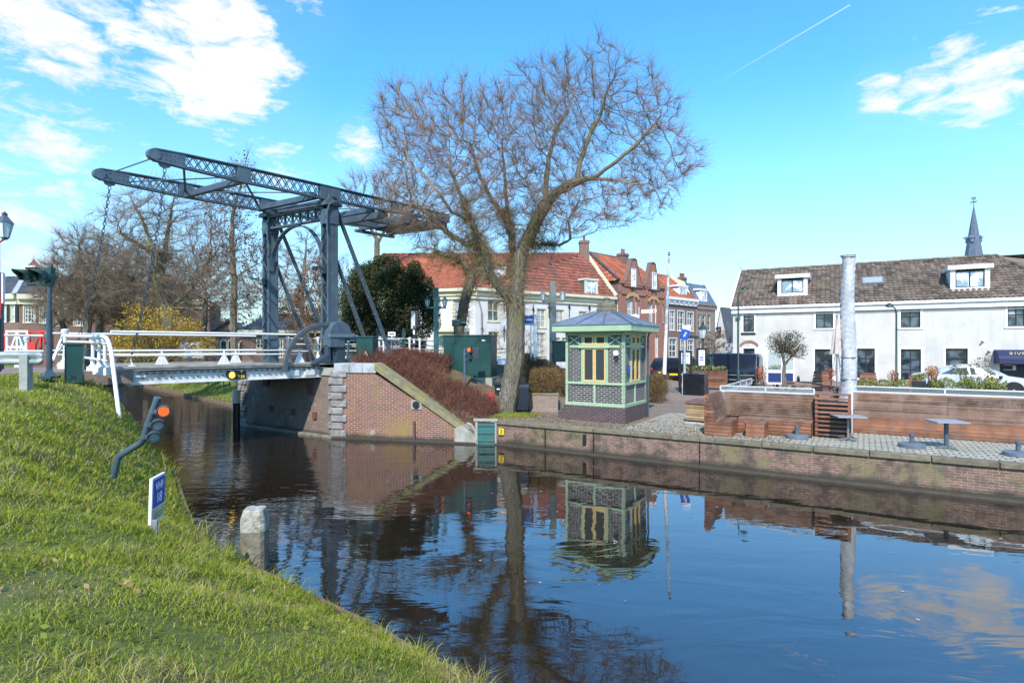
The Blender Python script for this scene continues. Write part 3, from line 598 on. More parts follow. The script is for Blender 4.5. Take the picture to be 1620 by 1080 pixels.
# leaf
mb = BM(); x = -6.9
while x < -.62: mb.bb(x, min(x+.235, -.62), -.28, SP+.28, -.07, .0, t=R.random()); x += .24
dk = bp('deck', mb, M_deck)
mb = BM(); mb.bb(-6.9, -.62, -.30, -.16, 0, .07); mb.bb(-6.9, -.62, SP+.16, SP+.30, 0, .07); bp('kerb', mb, M_conc, dk)
mb = BM(); mb.bb(-6.9, -.62, -.06, SP, -.14, -.07); bp('sub_deck', mb, P('brown deck edge', (.10, .07, .055), .9, bump=.5), dk)
for y in (-.14, SP+.14):
    mb = BM(); mb.bb(-6.85, -.45, y-.012, y+.012, -.46, -.14); mb.bb(-6.85, -.45, y-.09, y+.09, -.485, -.46); mb.bb(-6.85, -.45, y-.09, y+.09, -.14, -.115)
    for x in np.arange(-6.7, -.5, .19): mb.box((x, y-.10, -.15), (.07, .05, .045), mi=1)
    for x in np.arange(-6.2, -.5, .75): mb.lathe([(.022, 0), (.022, .02)], (x, y-.012, -.30), 8, axis=(0, -1, 0), mi=1)
    for x in (-1.55, -.95): mb.bb(x-.18, x+.18, y-.10, y-.01, -.40, -.18)
    bp('girder', mb, [M_whitew, M_steeld])
mb = BM()
for x in np.arange(-6.4, -.5, 1.1): mb.bb(x-.05, x+.05, 0, SP, -.42, -.14)
bp('cross_beam', mb, M_whitew)
# fairway lamp and clearance board on the near girder
mb = BM(); lx = -3.72; mb.lathe([(.0, -.02), (.14, -.02), (.14, .1), (.15, .12), (.115, .12), (.115, .05), (0, .05)], (lx, -.20, -.29), 18, axis=(0, -1, 0)); lp = bp('fairway_lamp', mb, M_black)
mb = BM(); mb.lathe([(0, 0), (.112, .0), (.09, .03), (0, .045)], (lx, -.26, -.29), 18, axis=(0, -1, 0)); bp('lens', mb, EMI('amber lens', (1, .62, .08), 1.1, (.7, .42, .03)), lp)
mb = BM(); mb.bb(-3.56, -3.22, -.215, -.19, -.44, -.12); cb = bp('clearance_board', mb, M_black)
text_mb('3.50', .135, MBr @ frame((-3.39, -.222, -.36), (1, 0, 0), (0, 0, 1)), 'numerals', M_ylw, cb, w=True)
mb = BM(); mb.ext([(-3.46, -.222, -.14), (-3.32, -.222, -.14), (-3.39, -.222, -.23)], (0, .006, 0)); bp('triangle', mb, M_ylw, cb)
# rails of the leaf
def rails(y, x0, x1):
    mb = BM()
    for z, r in ((1.08, .036), (.52, .022), (.38, .026)): mb.tube([(x0, y, z), (x1, y, z)], r, 8)
    for x in (-3.9, -1.3):
        mb.tube([(x, y, .0), (x, y, .55)], .03, 8); mb.ext([(x-.22, y-.02, 0), (x+.22, y-.02, 0), (x+.04, y-.02, .38), (x-.04, y-.02, .38)], (0, .04, 0))
    return bp('handrail', mb, M_white, smooth=True)
rails(-.16, -7.0, -1.2); rails(SP+.16, -7.2, -.5)
# operating rack (quarter circle) and gear housing
mb = BM(); rad_ = 1.62; cx, cz = -.35, -.12
ar = [(cx-rad_*math.cos(w), cz+rad_*math.sin(w)) for w in np.linspace(-.05, PI/2+.02, 22)]
for (xa, za), (xb, zb) in zip(ar[:-1], ar[1:]):
    mb.bar((xa, -.36, za), (xb, -.36, zb), .12, .12, up=(xa-cx, 0, za-cz))
for w in np.linspace(0.05, PI/2, 40): mb.box((cx-(rad_-.1)*math.cos(w), -.36, cz+(rad_-.1)*math.sin(w)), (.03, .12, .03))
bp('toothed_rack', mb, P('rack steel', (.075, .085, .095), .45, var=.2), smooth=False)
mb = BM(); pts = [(-.42, .62), (-.42, 1.25)]+[(.02-.42*math.cos(w), 1.22+.38*math.sin(w)) for w in np.linspace(.2, PI-.2, 10)]+[(.46, 1.25), (.46, .95), (.2, .95), (.2, .62)]
mb.ext([(x, -.62, z) for x, z in pts], (0, .42, 0)); hs = bp('gear_housing', mb, M_steel, bevel=.02)
mb = BM(); mb.bb(-.46, .5, -.66, -.56, 1.0, 1.12); mb.bb(.4, .62, -.6, -.3, .86, 1.16); mb.lathe([(.1, 0), (.1, .22)], (.62, -.45, 1.0), 12, axis=(1, 0, 0)); bp('motor', mb, P('motor grey', (.11, .15, .19), .4), hs)
mb = BM(); mb.bb(-.1, .24, -.56, -.28, 0, .95); mb.bb(-.2, .34, -.62, -.2, 0, .12); mb.bb(-.42, -.32, -.5, -.26, 0, .7); mb.ext([(-1.0, -.5, .02), (-.4, -.5, .35), (-.4, -.5, .02)], (0, .3, 0)); bp('gear_pedestal', mb, P('dark gear steel', (.03, .045, .065), .5))
mb = BM(); mb.tube([(-.4, -.75, 0), (-.4, -.75, .42), (1.6, -.95, .42)], .02, 6); mb.tube([(-.1, -.75, 0.9), (.25, -.77, .9), (.3, -.77, .62), (.8, -.8, .62), (.82, -.8, .9), (2.0, -.98, .9), (2.0, -.98, 0)], .02, 6)
for x in (.8, 1.4): mb.tube([(x, -.8-.1*(x-.4), 0), (x, -.8-.1*(x-.4), .9)], .02, 6)
bp('service_rail', mb, M_green)
mb = BM(); mb.bar((-.2, .0, 3.55), (-.75, -.35, 3.6), .03, .03); mb.lathe([(.05, 0), (.09, .16), (.09, .2)], (-.75, -.35, 3.55), 10, axis=(-1, -.4, -.3)); mb.bb(-.3, -.1, -.1, .1, 3.4, 3.72); bp('flood_lamp', mb, M_steeld)
mb = BM(); mb.bar((-.2, SP, 3.35), (-.9, SP-.2, 3.4), .03, .03); mb.bb(-.3, -.1, SP-.1, SP+.1, 3.2, 3.5); bp('lamp_bracket', mb, M_steeld)
# ---------------- buildings ----------------
class Facade:
    def __init__(s, A, B, z0):
        s.A = Vector((A[0], A[1], 0)); s.B = Vector((B[0], B[1], 0)); s.z0 = z0; s.d = (s.B-s.A).normalized(); s.n = Vector((-s.d.y, s.d.x, 0))   # n points into the building
        if s.n.dot(Vector((s.A.x, s.A.y, 0))) < 0: s.n = -s.n
        s.L = (s.B-s.A).length; s.rz = math.atan2(s.d.y, s.d.x)
    def px(s, u, v, off=0.):     # photo point -> (x, z) on the plane off metres behind the facade, local to the house
        r = Vector(((u-CU)/F, 1, 0)); O = s.A+s.n*off; k = O.dot(s.n)/r.dot(s.n); p = r*k
        return (p-O).dot(s.d), H-(v-CV)/F*k-s.z0
    def rect(s, r, off=0.):
        x0, z1 = s.px(r[0], (r[1]), off); x1, _ = s.px(r[2], r[1], off); xm = (r[0]+r[2])/2
        _, z1 = s.px(xm, r[1], off); _, z0 = s.px(xm, r[3], off); return (min(x0, x1), max(x0, x1), z0, z1)
    def loc(s): return (s.A.x, s.A.y, s.z0)
def wall_holes(mb, L, Hh, holes, dp=.14, x0=0., z0=-.6, mi=0, rm=0):
    xs = sorted(set([x0, L]+[h[0] for h in holes]+[h[1] for h in holes])); zs = sorted(set([z0, Hh]+[h[2] for h in holes]+[h[3] for h in holes]))
    xs = [x for x in xs if x0 <= x <= L]; zs = [z for z in zs if z0 <= z <= Hh]
    for i in range(len(xs)-1):
        for j in range(len(zs)-1):
            cx, cz = (xs[i]+xs[i+1])/2, (zs[j]+zs[j+1])/2
            if any(h[0] < cx < h[1] and h[2] < cz < h[3] for h in holes): continue
            mb.quad((xs[i], 0, zs[j]), (xs[i+1], 0, zs[j]), (xs[i+1], 0, zs[j+1]), (xs[i], 0, zs[j+1]), mi)
    for a, b, c, d in holes:
        for q in (((a, 0, c), (a, dp, c), (a, dp, d), (a, 0, d)), ((b, 0, c), (b, 0, d), (b, dp, d), (b, dp, c)), ((a, 0, d), (a, dp, d), (b, dp, d), (b, 0, d)), ((a, 0, c), (b, 0, c), (b, dp, c), (a, dp, c))): mb.quad(*q, mi=rm)
def window(par, r, fm, gm, nx=2, nz=2, dp=.1, fw=.07, bw=.03, surround=None, sw=.1, sill=None, transom=None, split=None, y0=0.):
    a, b, c, d = r; mb = MB(); y1, y2 = y0+dp-.05, y0+dp+.02
    for bx in ((a, a+fw, c, d), (b-fw, b, c, d), (a+fw, b-fw, c, c+fw), (a+fw, b-fw, d-fw, d)): mb.bb(bx[0], bx[1], y1, y2, bx[2], bx[3])
    for i in range(1, nx): x = a+(b-a)*i/nx; mb.bb(x-bw, x+bw, y1+.01, y2-.01, c+fw, d-fw)
    for i in range(1, nz): z = c+(d-c)*i/nz; mb.bb(a+fw, b-fw, y1+.013, y2-.013, z-bw, z+bw)
    if transom: z = c+(d-c)*transom; mb.bb(a+fw, b-fw, y1-.01, y2-.005, z-.05, z+.05)
    w = mb.build('window', fm, par)
    mb = MB(); mb.quad((a, y2-.03, c), (b, y2-.03, c), (b, y2-.03, d), (a, y2-.03, d)); mb.build('pane', gm, w)
    if surround:
        mb = MB()
        for bx in ((a-sw, a, c-sw, d+sw), (b, b+sw, c-sw, d+sw), (a, b, d, d+sw)): mb.bb(bx[0], bx[1], y0-.02, y0+.03, bx[2], bx[3])
        mb.bb(a-sw-.03, b+sw+.03, y0-.05, y0+.04, c-sw*.9, c); mb.build('surround', surround, w)
    elif sill: mb = MB(); mb.bb(a-.06, b+.06, y0-.06, y0+.05, c-.09, c); mb.build('sill', sill, w)
    return w
def tiles(mb, poly, tw=.24, th=.30, amp=.035, lift=.03):
    P_ = [Vector(p) for p in poly]; n = (P_[1]-P_[0]).cross(P_[2]-P_[0]).normalized()
    if n.z < 0: n = -n
    u = Vector((0, 0, 1)).cross(n).normalized(); v = n.cross(u)
    if v.z < 0: v = -v
    O = P_[0]; pu = [((p-O).dot(u), (p-O).dot(v)) for p in P_]
    u0, u1 = min(a for a, b in pu), max(a for a, b in pu); v0, v1 = min(b for a, b in pu), max(b for a, b in pu); k = len(pu)
    def span(vv):
        xs = []
        for i in range(k):
            (a, b), (c, d) = pu[i], pu[(i+1) % k]
            if (b <= vv < d) or (d <= vv < b): xs.append(a+(c-a)*(vv-b)/(d-b))
        return (min(xs), max(xs)) if len(xs) >= 2 else None
    row = 0; vv = v0
    prof = [(0, .0), (.22, .9), (.45, 1.), (.68, .35), (.86, -.25)]
    while vv < v1-.02:
        hi = min(vv+th, v1); sp = span((vv+hi)/2)
        if sp:
            i = math.floor((sp[0]-u0)/tw)
            while u0+i*tw < sp[1]:
                t = R.random(); xs = [(u0+(i+f)*tw, h) for f, h in prof]+[(u0+(i+1)*tw, 0.)]
                xs = [(min(max(x, sp[0]), sp[1]), h) for x, h in xs]; vs = []
                for x, h in xs:
                    q = O+u*x; vs += [q+v*(vv)+n*(h*amp+.004-.02), q+v*vv+n*(h*amp+lift), q+v*(hi+.012)+n*(h*amp)]
                fs = [(3*j+a, 3*j+a+3, 3*j+a+4, 3*j+a+1) for j in range(len(xs)-1) for a in (0, 1)]
                mb.add(vs, fs, 0, t); i += 1
        vv = hi; row += 1
def roofpart(par, polys, mat, name='roof', **k):
    pp = []
    for p in polys:
        q = [Vector(x) for x in p]
        if len(q) == 4 and abs((q[1]-q[0]).cross(q[2]-q[0]).normalized().dot(q[3]-q[0])) > .03: pp += [[q[0], q[1], q[2]], [q[0], q[2], q[3]]]
        else: pp.append(q)
    polys = pp; mb = MB()
    for p in polys: tiles(mb, p, **k)
    o = mb.build(name, mat, par, recalc=False)
    mb = MB()
    for p in polys:
        mb.add([Vector(q)-Vector((0, 0, .03)) for q in p], [tuple(range(len(p)))])
    mb.build('roof_underlay', M_black, o); return o
def ridge(mb, a, b, r=.11, step=.33):
    a, b = Vector(a), Vector(b); n = max(1, int((b-a).length/step))
    for i in range(n): p, q = a.lerp(b, i/n), a.lerp(b, (i+1.08)/n); mb.tube([p, q], [r, r*.86], 8, t=R.random())
def chimney(par, c, d, z0, z1, mat, pots=2):
    mb = MB(); mb.bb(c[0]-d[0]/2, c[0]+d[0]/2, c[1]-d[1]/2, c[1]+d[1]/2, z0, z1); mb.bb(c[0]-d[0]/2-.06, c[0]+d[0]/2+.06, c[1]-d[1]/2-.06, c[1]+d[1]/2+.06, z1-.25, z1-.08)
    o = mb.build('chimney', mat, par); mb = MB()
    for i in range(pots): x = c[0]+(i-(pots-1)/2)*.35; mb.lathe([(.11, 0), (.09, .35), (.12, .38), (.12, .42)], (x, c[1], z1), 10)
    mb.build('chimney_pot', M_tileD, o)
# --- white building with restaurant, right ---
f = Facade((14.3, 36.4), (26.7, 29.3), 1.12); EZ = 4.75; LW = 21.0; DW = 8.2; RZ_ = 7.55
wh = thing('white_house', 'long low white stuccoed house with brown tiled roof and two roof dormers behind the terrace', 'house', f.loc(), f.rz)
wins = [((1176, 486, 1193, 525), 2, 2), ((1290.5, 487, 1318, 519), 2, 2), ((1289, 552, 1317, 598), 2, 2), ((1356, 551, 1384, 598), 2, 3), ((1425, 483, 1456, 518), 2, 2), ((1425, 552, 1457, 601), 2, 3), ((1496, 551, 1531, 607), 1, 1), ((1594, 479, 1622, 516), 2, 2), ((1700, 474, 1740, 514), 2, 2)]
rs = [f.rect(w[0]) for w in wins]; arch = f.rect((1176, 551, 1194, 603)); door = f.rect((1582, 566, 1660, 612)); ent = f.rect((1215, 545, 1252, 603))
mb = MB(); holes = rs+[arch, door]
wall_holes(mb, LW, EZ, holes, dp=.16)
mb.quad((0, 0, -.6), (0, DW, -.6), (0, DW, EZ), (0, 0, EZ)); mb.quad((LW, 0, -.6), (LW, DW, -.6), (LW, DW, EZ), (LW, 0, EZ)); mb.quad((0, DW, -.6), (LW, DW, -.6), (LW, DW, EZ), (0, DW, EZ))
mb.add([(0, 0, EZ), (0, DW, EZ), (0, DW/2, RZ_-.05)], [(0, 1, 2)]); mb.add([(LW, 0, EZ), (LW, DW, EZ), (LW, DW/2, RZ_-.05)], [(0, 1, 2)])
mb.build('wall', M_stucco, wh, recalc=False)
M_frm = P('black window frame', (.02, .022, .03), .4, bump=0)
M_blind = P('pale blind', (.42, .42, .40), .8, bump=0)
for i_, bl_ in ((0, .45), (1, .3), (4, .25), (7, .55)):
    a, b, c_, d_ = rs[i_]; mb = MB(); mb.bb(a+.06, (a+b)/2 if i_ % 2 else b-.06, .1185, .119, d_-(d_-c_)*bl_, d_-.05); mb.build('blind', M_blind, wh)
for (w, nx, nz), r in zip(wins, rs): window(wh, r, M_frm, M_pane, nx, nz, dp=.13, fw=.05, bw=.025, surround=M_white, sw=.11, transom=.72 if nx == 1 else None)
window(wh, arch, M_frm, M_pane, 2, 3, dp=.13, fw=.05, surround=M_white, sw=.08)
mb = MB(); cx = (arch[0]+arch[1])/2; hw = (arch[1]-arch[0])/2+.1; zz = arch[3]+.12
ap = [(cx-hw*1.15*math.cos(w), zz+.32*math.sin(w)) for w in np.linspace(0.1, PI-.1, 13)]
for (a, b), (c_, d_) in zip(ap[:-1], ap[1:]): mb.bar((a, -.02, b), (c_, -.02, d_), .05, .13, up=(a-cx, 0, .6))
mb.build('brick_arch', M_brickR, wh)
mb = MB(); a_ = f.rect((1172.5, 526, 1195, 529)); mb.bb(a_[0], a_[1], -.06, .02, a_[2], a_[3]); mb.build('sill', M_black, wh)
a_ = f.rect((1175, 533.5, 1193, 538)); mb = MB(); mb.bb(a_[0], a_[1], -.02, .0, a_[2], a_[3]); mb.build('name_plate', P('cream plate', (.55, .53, .42), .6), wh)
mb = MB(); mb.bb(door[0], door[1], .10, .14, door[2]-.3, door[3]); mb.bb(door[0]+.05, door[0]+.1, .06, .1, door[2]-.3, door[3]); mb.build('door', P('navy door', (.014, .018, .03), .45), wh)
mb = MB(); mb.bb(door[0]-.16, door[0]-.02, -.03, .06, -.5, door[3]+.06); mb.bb(door[0]-.16, door[1], -.03, .06, door[3], door[3]+.12); mb.build('door_frame', M_white, wh)
# cornice, gutter
mb = MB(); mb.bb(-.08, LW+.05, -.16, .0, EZ-.42, EZ-.02); mb.bb(-.12, LW+.1, -.27, .02, EZ-.12, EZ+.04); mb.bb(-.05, LW, -.04, 0, EZ-.55, EZ-.5); mb.build('cornice', M_white, wh, bevel=.01)
mb = MB(); mb.tube([(.32, -.09, EZ-.55), (.32, -.09, .1)], .045, 8); mb.bb(.2, .44, -.2, -.02, EZ-.72, EZ-.5); mb.build('downpipe', M_grey, wh)
R0 = (-.05, -.22, EZ+.06); ry = DW/2
roofpart(wh, [[(-.05, -.22, EZ+.06), (16.35, -.22, EZ+.06), (13.9, ry, RZ_), (-.05, ry, RZ_)]], M_tileB, tw=.25, th=.31, amp=.05, lift=.06)
mb = MB(); mb.add([(16.35, -.22, EZ+.06), (LW, -.22, EZ+.06), (LW, ry, RZ_-1.5), (13.9, ry, RZ_)], [(0, 1, 2, 3)]); mb.add([(-.05, DW+.2, EZ), (LW, DW+.2, EZ), (LW, ry, RZ_), (-.05, ry, RZ_)], [(3, 2, 1, 0)]); mb.build('roof', M_tileB, wh)
mb = MB(); ridge(mb, (0, ry, RZ_+.03), (13.9, ry, RZ_+.03), .10); ridge(mb, (16.3, -.2, EZ+.15), (13.9, ry, RZ_+.05), .10); mb.build('ridge_tile', M_tileB, wh)
mb = MB(); mb.ext([(-.06, -.24, EZ-.02), (-.06, ry, RZ_-.06), (-.06, ry, RZ_+.1), (-.06, -.24, EZ+.16)], (-.1, 0, 0)); mb.ext([(-.06, DW+.2, EZ-.02), (-.06, ry, RZ_-.06), (-.06, ry, RZ_+.1), (-.06, DW+.2, EZ+.16)], (-.1, 0, 0)); mb.build('bargeboard', M_white, wh)
mb = MB(); mb.tube([(-.05, ry, RZ_+.05), (-.05, ry, RZ_+.75)], [.06, .02], 8); mb.lathe([(.0, 0), (.09, .08), (0, .2)], (-.05, ry, RZ_+.15), 10); mb.build('finial', M_lgrey, wh)
sl_ = (RZ_-EZ-.06)/(ry+.22)
for (r, wr) in (((1228, 433.5, 1287, 466), (1236, 442, 1271, 463)), ((1501, 417.5, 1574, 459), (1511.5, 428, 1558, 454))):
    off = .55; a = f.rect(r, off); w = f.rect(wr, off); mb = MB(); yb = off+1.9
    zt = w[3]+.08
    mb.bb(w[0]-.22, w[1]+.22, off, off+.12, w[2]-.2, w[2]); mb.bb(w[0]-.22, w[0], off, off+.12, w[2], zt); mb.bb(w[1], w[1]+.22, off, off+.12, w[2], zt)
    for x in (w[0]-.22, w[1]+.16): mb.ext([(x, off+.12, w[2]-.15), (x, yb, zt), (x, off+.12, zt)], (.06, 0, 0))
    d_ = mb.build('dormer', M_white, wh)
    mb = MB(); mb.bb(w[0]-.36, w[1]+.36, off-.14, yb+.1, zt, zt+.24); mb.build('dormer_roof', M_white, d_, bevel=.015)
    window(d_, w, M_frm, M_paneb, 2, 1, dp=.08, fw=.05, bw=.03, y0=off)
a = f.rect((1366, 436, 1398, 450), .9); zc = (a[2]+a[3])/2; yc = (zc-EZ-.06)/sl_-.22
mb = MB(); nv = Vector((0, -sl_, 1)).normalized(); uv_ = Vector((0, 1, sl_)).normalized(); cc_ = Vector(((a[0]+a[1])/2, yc, EZ+.06+sl_*(yc+.22)))+nv*.08
R3 = Matrix(((1, 0, 0), (0, uv_.y, nv.y), (0, uv_.z, nv.z))); hw = (a[1]-a[0])/2
mb.box(cc_, (2*hw+.12, .86, .1), R3=R3); sk = mb.build('roof_light', M_grey, wh); mb = MB(); mb.box(cc_+nv*.055, (2*hw-.05, .68, .02), R3=R3); mb.build('pane', M_lens, sk)
# wall lamps and cameras, house number, awning
for (u, v) in ((1556, 539), (1566, 554.5)):
    x, z = f.px(u, v); mb = MB(); mb.bb(x-.05, x+.05, -.06, 0, z-.04, z+.06); mb.tube([(x, -.05, z), (x-.1, -.2, z-.03)], .05, 8); mb.build('wall_camera', M_signw, wh)
    mb = MB(); mb.lathe([(.045, 0), (.0, .02)], (x-.1, -.2, z-.03), 8, axis=(-.5, -.8, -.1)); mb.build('camera_lens', M_black, wh)
aw = thing('awning', 'navy blue curved door awning with gold lettering at the right edge', 'awning', f.loc(), f.rz)
x0, zt = f.px(1573, 553); x1 = x0+3.3; zb = f.px(1567, 572, -1.0)[1]; x0a = f.px(1571, 570, -1.0)[0]
mb = MB(); prof = [(.0, zt), (-.35, zt-.03), (-.7, zt-.14), (-.95, zt-.30), (-1.05, zt-.48)]
def awx(k, side): return (x0-.05-.0*k, x1)[side]
for i in range(len(prof)-1):
    (ya, za), (yb, zb_) = prof[i], prof[i+1]; mb.quad((x0, ya, za), (x1, ya, za), (x1, yb, zb_), (x0, yb, zb_))
mb.quad((x0, -1.05, zt-.48), (x1, -1.05, zt-.48), (x1, -1.06, zt-.72), (x0, -1.06, zt-.72))
for x in (x0, x1): mb.add([(x, y, z) for y, z in prof]+[(x, -1.05, zt-.72), (x, 0, zt-.72)], [tuple(range(7))])
aw_o = mb.build('canopy', M_navy, aw); sm_ = aw_o.modifiers.new('solid', 'SOLIDIFY'); sm_.thickness = .02
text_mb('RIVER', .27, frame((f.px(1591, 560, -.9)[0]+.55, -.90, zt-.22), (1, 0, 0), (0, -.42, 1)), 'lettering', M_gold, aw, space=1.25, ext=.01)
mb = MB(); mb.bb(x0+.95, x0+1.6, -1.068, -1.055, zt-.57, zt-.54); mb.bb(x0+.4, x0+2.2, -1.069, -1.056, zt-.66, zt-.645); mb.build('small_print', M_grey, aw)
a_ = f.rect((1588, 577, 1608, 586)); mb = MB()
for z in (a_[2]+.05, a_[3]): mb.bb(a_[0], a_[1]-.15, .085, .1, z-.03, z)
mb.bb(a_[1]-.13, a_[1], .085, .1, a_[2]+.02, a_[3]-.02); mb.build('door_notice', M_signw, wh)
# --- villa with red roof ---
Cn = (-2.6, 40.0); f = Facade(Cn, (8.5, 47.6), 1.15); f2 = Facade((-12.6, 43.6), Cn, 1.15)
vl = thing('villa', 'white plastered villa with cream cornice under a large orange red tiled hipped roof', 'villa', (Cn[0], Cn[1], 1.15), 0)
def on(o, ff): # place parts built in a facade frame
    o.location = (ff.A.x-Cn[0], ff.A.y-Cn[1], 0); o.rotation_euler = (0, 0, ff.rz); return o
EZ = 6.35
wr = [((771.7, 474, 789.6, 508), 2, 2), ((849.4, 488.5, 863.3, 518), 2, 3), ((879, 490, 892, 517), 2, 3), ((916, 492.5, 928, 516), 2, 3), ((943, 493.5, 954.5, 515), 2, 3), ((772.6, 524.5, 789, 562), 2, 3), ((847.6, 526, 862.4, 562), 2, 4), ((879, 534, 886, 550), 1, 2), ((889, 534, 896, 550), 1, 2), ((917, 530, 930, 556), 2, 3), ((812, 484, 826, 515), 2, 3)]
rs = [f.rect(w[0]) for w in wr]
mb = MB(); wall_holes(mb, f.L, EZ, rs, dp=.14); e = mb.build('wall', M_stuccob, vl, recalc=False); on(e, f)
mb = MB(); r2 = [f2.rect((717, 470, 738, 512)), f2.rect((700, 540, 716, 575)), f2.rect((580, 480, 596, 515))]; wall_holes(mb, f2.L, EZ, r2, dp=.14); e = mb.build('wall', M_stuccob, vl, recalc=False); on(e, f2)
mb = MB(); bk = [(8.5, 47.6), (3.5, 55), (-12, 54), (-12.6, 43.6)]
for (p, q_) in zip(bk[:-1], bk[1:]): mb.quad((p[0], p[1], 0), (q_[0], q_[1], 0), (q_[0], q_[1], EZ+1.15), (p[0], p[1], EZ+1.15))
mb.add([(8.5, 47.6, EZ+1.1), (3.5, 55, EZ+1.1), (6.3, 49.2, 11.3)], [(0, 1, 2)])
mb.build('wall', M_stuccob, vl, w=True, recalc=False)
for (w, nx, nz), r in zip(wr, rs): on(window(vl, r, M_cream, M_clear if r[0] > 2 else M_pane, nx, nz, dp=.12, fw=.08, bw=.03, surround=M_cream, sw=.09), f)
for r in r2: on(window(vl, r, M_cream, M_clear, 2, 3, dp=.12, surround=M_cream), f2)
for ff, x0 in ((f, -.1), (f2, 0)):
    mb = MB(); mb.bb(x0, ff.L+.1, -.12, .02, EZ-.75, EZ-.5); mb.bb(x0, ff.L+.1, -.22, .02, EZ-.5, EZ-.2); mb.bb(x0, ff.L+.15, -.42, .02, EZ-.2, EZ+.02); on(mb.build('cornice', M_cream, vl), ff)
    mb = MB(); mb.bb(x0, ff.L+.1, -.05, .0, -.3, .5); on(mb.build('plinth', M_grey, vl), ff)
for u, v in ((797, 524), (762, 522), (868, 488), (900, 488), (932, 489), (843, 491), (797, 478)):
    x, z = f.px(u, v); mb = MB(); mb.bar((x, -.05, z-.7), (x, -.05, z+.45), .05, .04); mb.lathe([(0, -.14), (.12, 0), (0, .14)], (x, -.05, z+.1), 8); on(mb.build('wall_anchor', M_black, vl), f)
mb = MB(); x, z = f.px(754, 470); mb.tube([(x+.05, -.12, z), (x+.35, -.12, z-1.0), (x+.35, -.12, 0)], .045, 8); on(mb.build('downpipe', M_grey, vl), f)
x0, zb = f2.px(696, 522); x1, _ = f2.px(743, 522)
mb = MB(); mb.bb(x0, x1, -1.0, 0, zb-.15, zb+.12); mb.bb(x0+.2, x1-.2, -.8, 0, zb-.4, zb-.15); bl = mb.build('balcony', M_cream, vl); on(bl, f2)
mb = MB(); mb.bb(x0, x1, -1.0, -.95, zb+1.0, zb+1.06); mb.bb(x0, x0+.05, -1., 0, zb+1.0, zb+1.06); mb.bb(x1-.05, x1, -1., 0, zb+1.0, zb+1.06)
for x in np.arange(x0, x1, .16): mb.bb(x, x+.025, -.99, -.965, zb+.1, zb+1.0)
mb.build('railing', M_white, bl)
e1 = Vector((f2.A.x-.3, f2.A.y-.3, EZ+1.17)); e2 = Vector((Cn[0], Cn[1]-.45, EZ+1.17)); e3 = Vector((8.7, 47.4, EZ+1.17)); r1 = at(606, 49.6, 0); r1.z = 11.45; rm_ = Vector((-2.2, 49.4, 11.45)); r3 = Vector((6.35, 49.2, 11.45)); off = Vector((Cn[0], Cn[1], 1.15))
roofpart(vl, [[p-off for p in (e1, e2, rm_, r1)], [p-off for p in (Vector((-12.6, 53, EZ+1.17)), e1, r1)]], M_tileR, tw=.26, th=.33, amp=.045, lift=.04)
roofpart(vl, [[p-off for p in (e2, e3, r3, rm_)]], M_tileD, tw=.26, th=.33, amp=.04, lift=.05)  # right slope takes a darker tile colour than the left
mb = MB(); ridge(mb, r1, r3, .14); ridge(mb, e1, r1, .13); ridge(mb, e2+Vector((0, 0, .05)), rm_, .1); mb.build('ridge_tile', M_tileD, vl, w=True)
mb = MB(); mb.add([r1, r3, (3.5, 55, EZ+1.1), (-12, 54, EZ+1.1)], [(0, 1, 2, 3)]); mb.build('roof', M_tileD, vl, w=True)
mb = MB(); mb.bar(e3+Vector((.08, 0, .1)), r3+Vector((.08, 0, .1)), .22, .28); mb.build('gable_coping', M_cream, vl, w=True)
c_ = at(924, 49.0)-off; chimney(vl, (c_.x, c_.y), (.8, .6), 9.6, 11.4, M_brickB, 1)
for r, ff, o_ in (((776, 424, 797, 450), f, .9), ((928, 443.5, 944, 467), f, -.25)):
    w = ff.rect(r, o_); mb = MB(); mb.bb(w[0]-.16, w[0], o_, o_+.1, w[2], w[3]+.1); mb.bb(w[1], w[1]+.16, o_, o_+.1, w[2], w[3]+.1); mb.bb(w[0]-.2, w[1]+.2, o_-.06, o_+2.2, w[3], w[3]+.16); mb.bb(w[0]-.16, w[1]+.16, o_, o_+.1, w[2]-.15, w[2])
    for x in (w[0]-.14, w[1]+.08): mb.ext([(x, o_+.1, w[2]-.2), (x, o_+2.2, w[3]), (x, o_+.1, w[3])], (.06, 0, 0), mi=1)
    d_ = mb.build('dormer', [M_cream, M_slate], vl); on(d_, ff); window(d_, w, M_white, M_paneb, 2, 2, dp=.05, fw=.05, y0=o_)
# --- street of brick houses ---
O3 = Vector((9.0, 47.9, 0)); D3 = Vector((.72, .69, 0)).normalized()
def hp(s): p = O3+D3*s; return (p.x, p.y)
def body(ff, par, EZ, mat, dp=8):
    mb = MB(); L = ff.L; mb.quad((0, 0, -.3), (0, dp, -.3), (0, dp, EZ), (0, 0, EZ)); mb.quad((L, 0, -.3), (L, 0, EZ), (L, dp, EZ), (L, dp, -.3)); mb.quad((0, dp, -.3), (L, dp, -.3), (L, dp, EZ), (0, dp, EZ)); mb.quad((0, 0, EZ-.02), (L, 0, EZ-.02), (L, dp, EZ-.02), (0, dp, EZ-.02)); mb.build('wall', mat, par, recalc=False)
f = Facade(hp(.2), hp(7.5), 1.2); h = thing('brick_house', 'red brick townhouse with two pointed brick gables and arched white windows', 'house', f.loc(), f.rz)
EZ = f.px(1010, 448)[1]
wr = [(992.4, 474, 1008, 504.5), (1026.6, 479, 1039.4, 513), (975.6, 474, 982.8, 498), (1048.5, 481, 1052.5, 510), (992, 530, 1006, 562), (1035, 531, 1042, 565)]
rs = [f.rect(r) for r in wr]; mb = MB(); wall_holes(mb, f.L, EZ, rs, dp=.18); mb.build('wall', M_brickR, h, recalc=False); body(f, h, EZ, M_brickB)
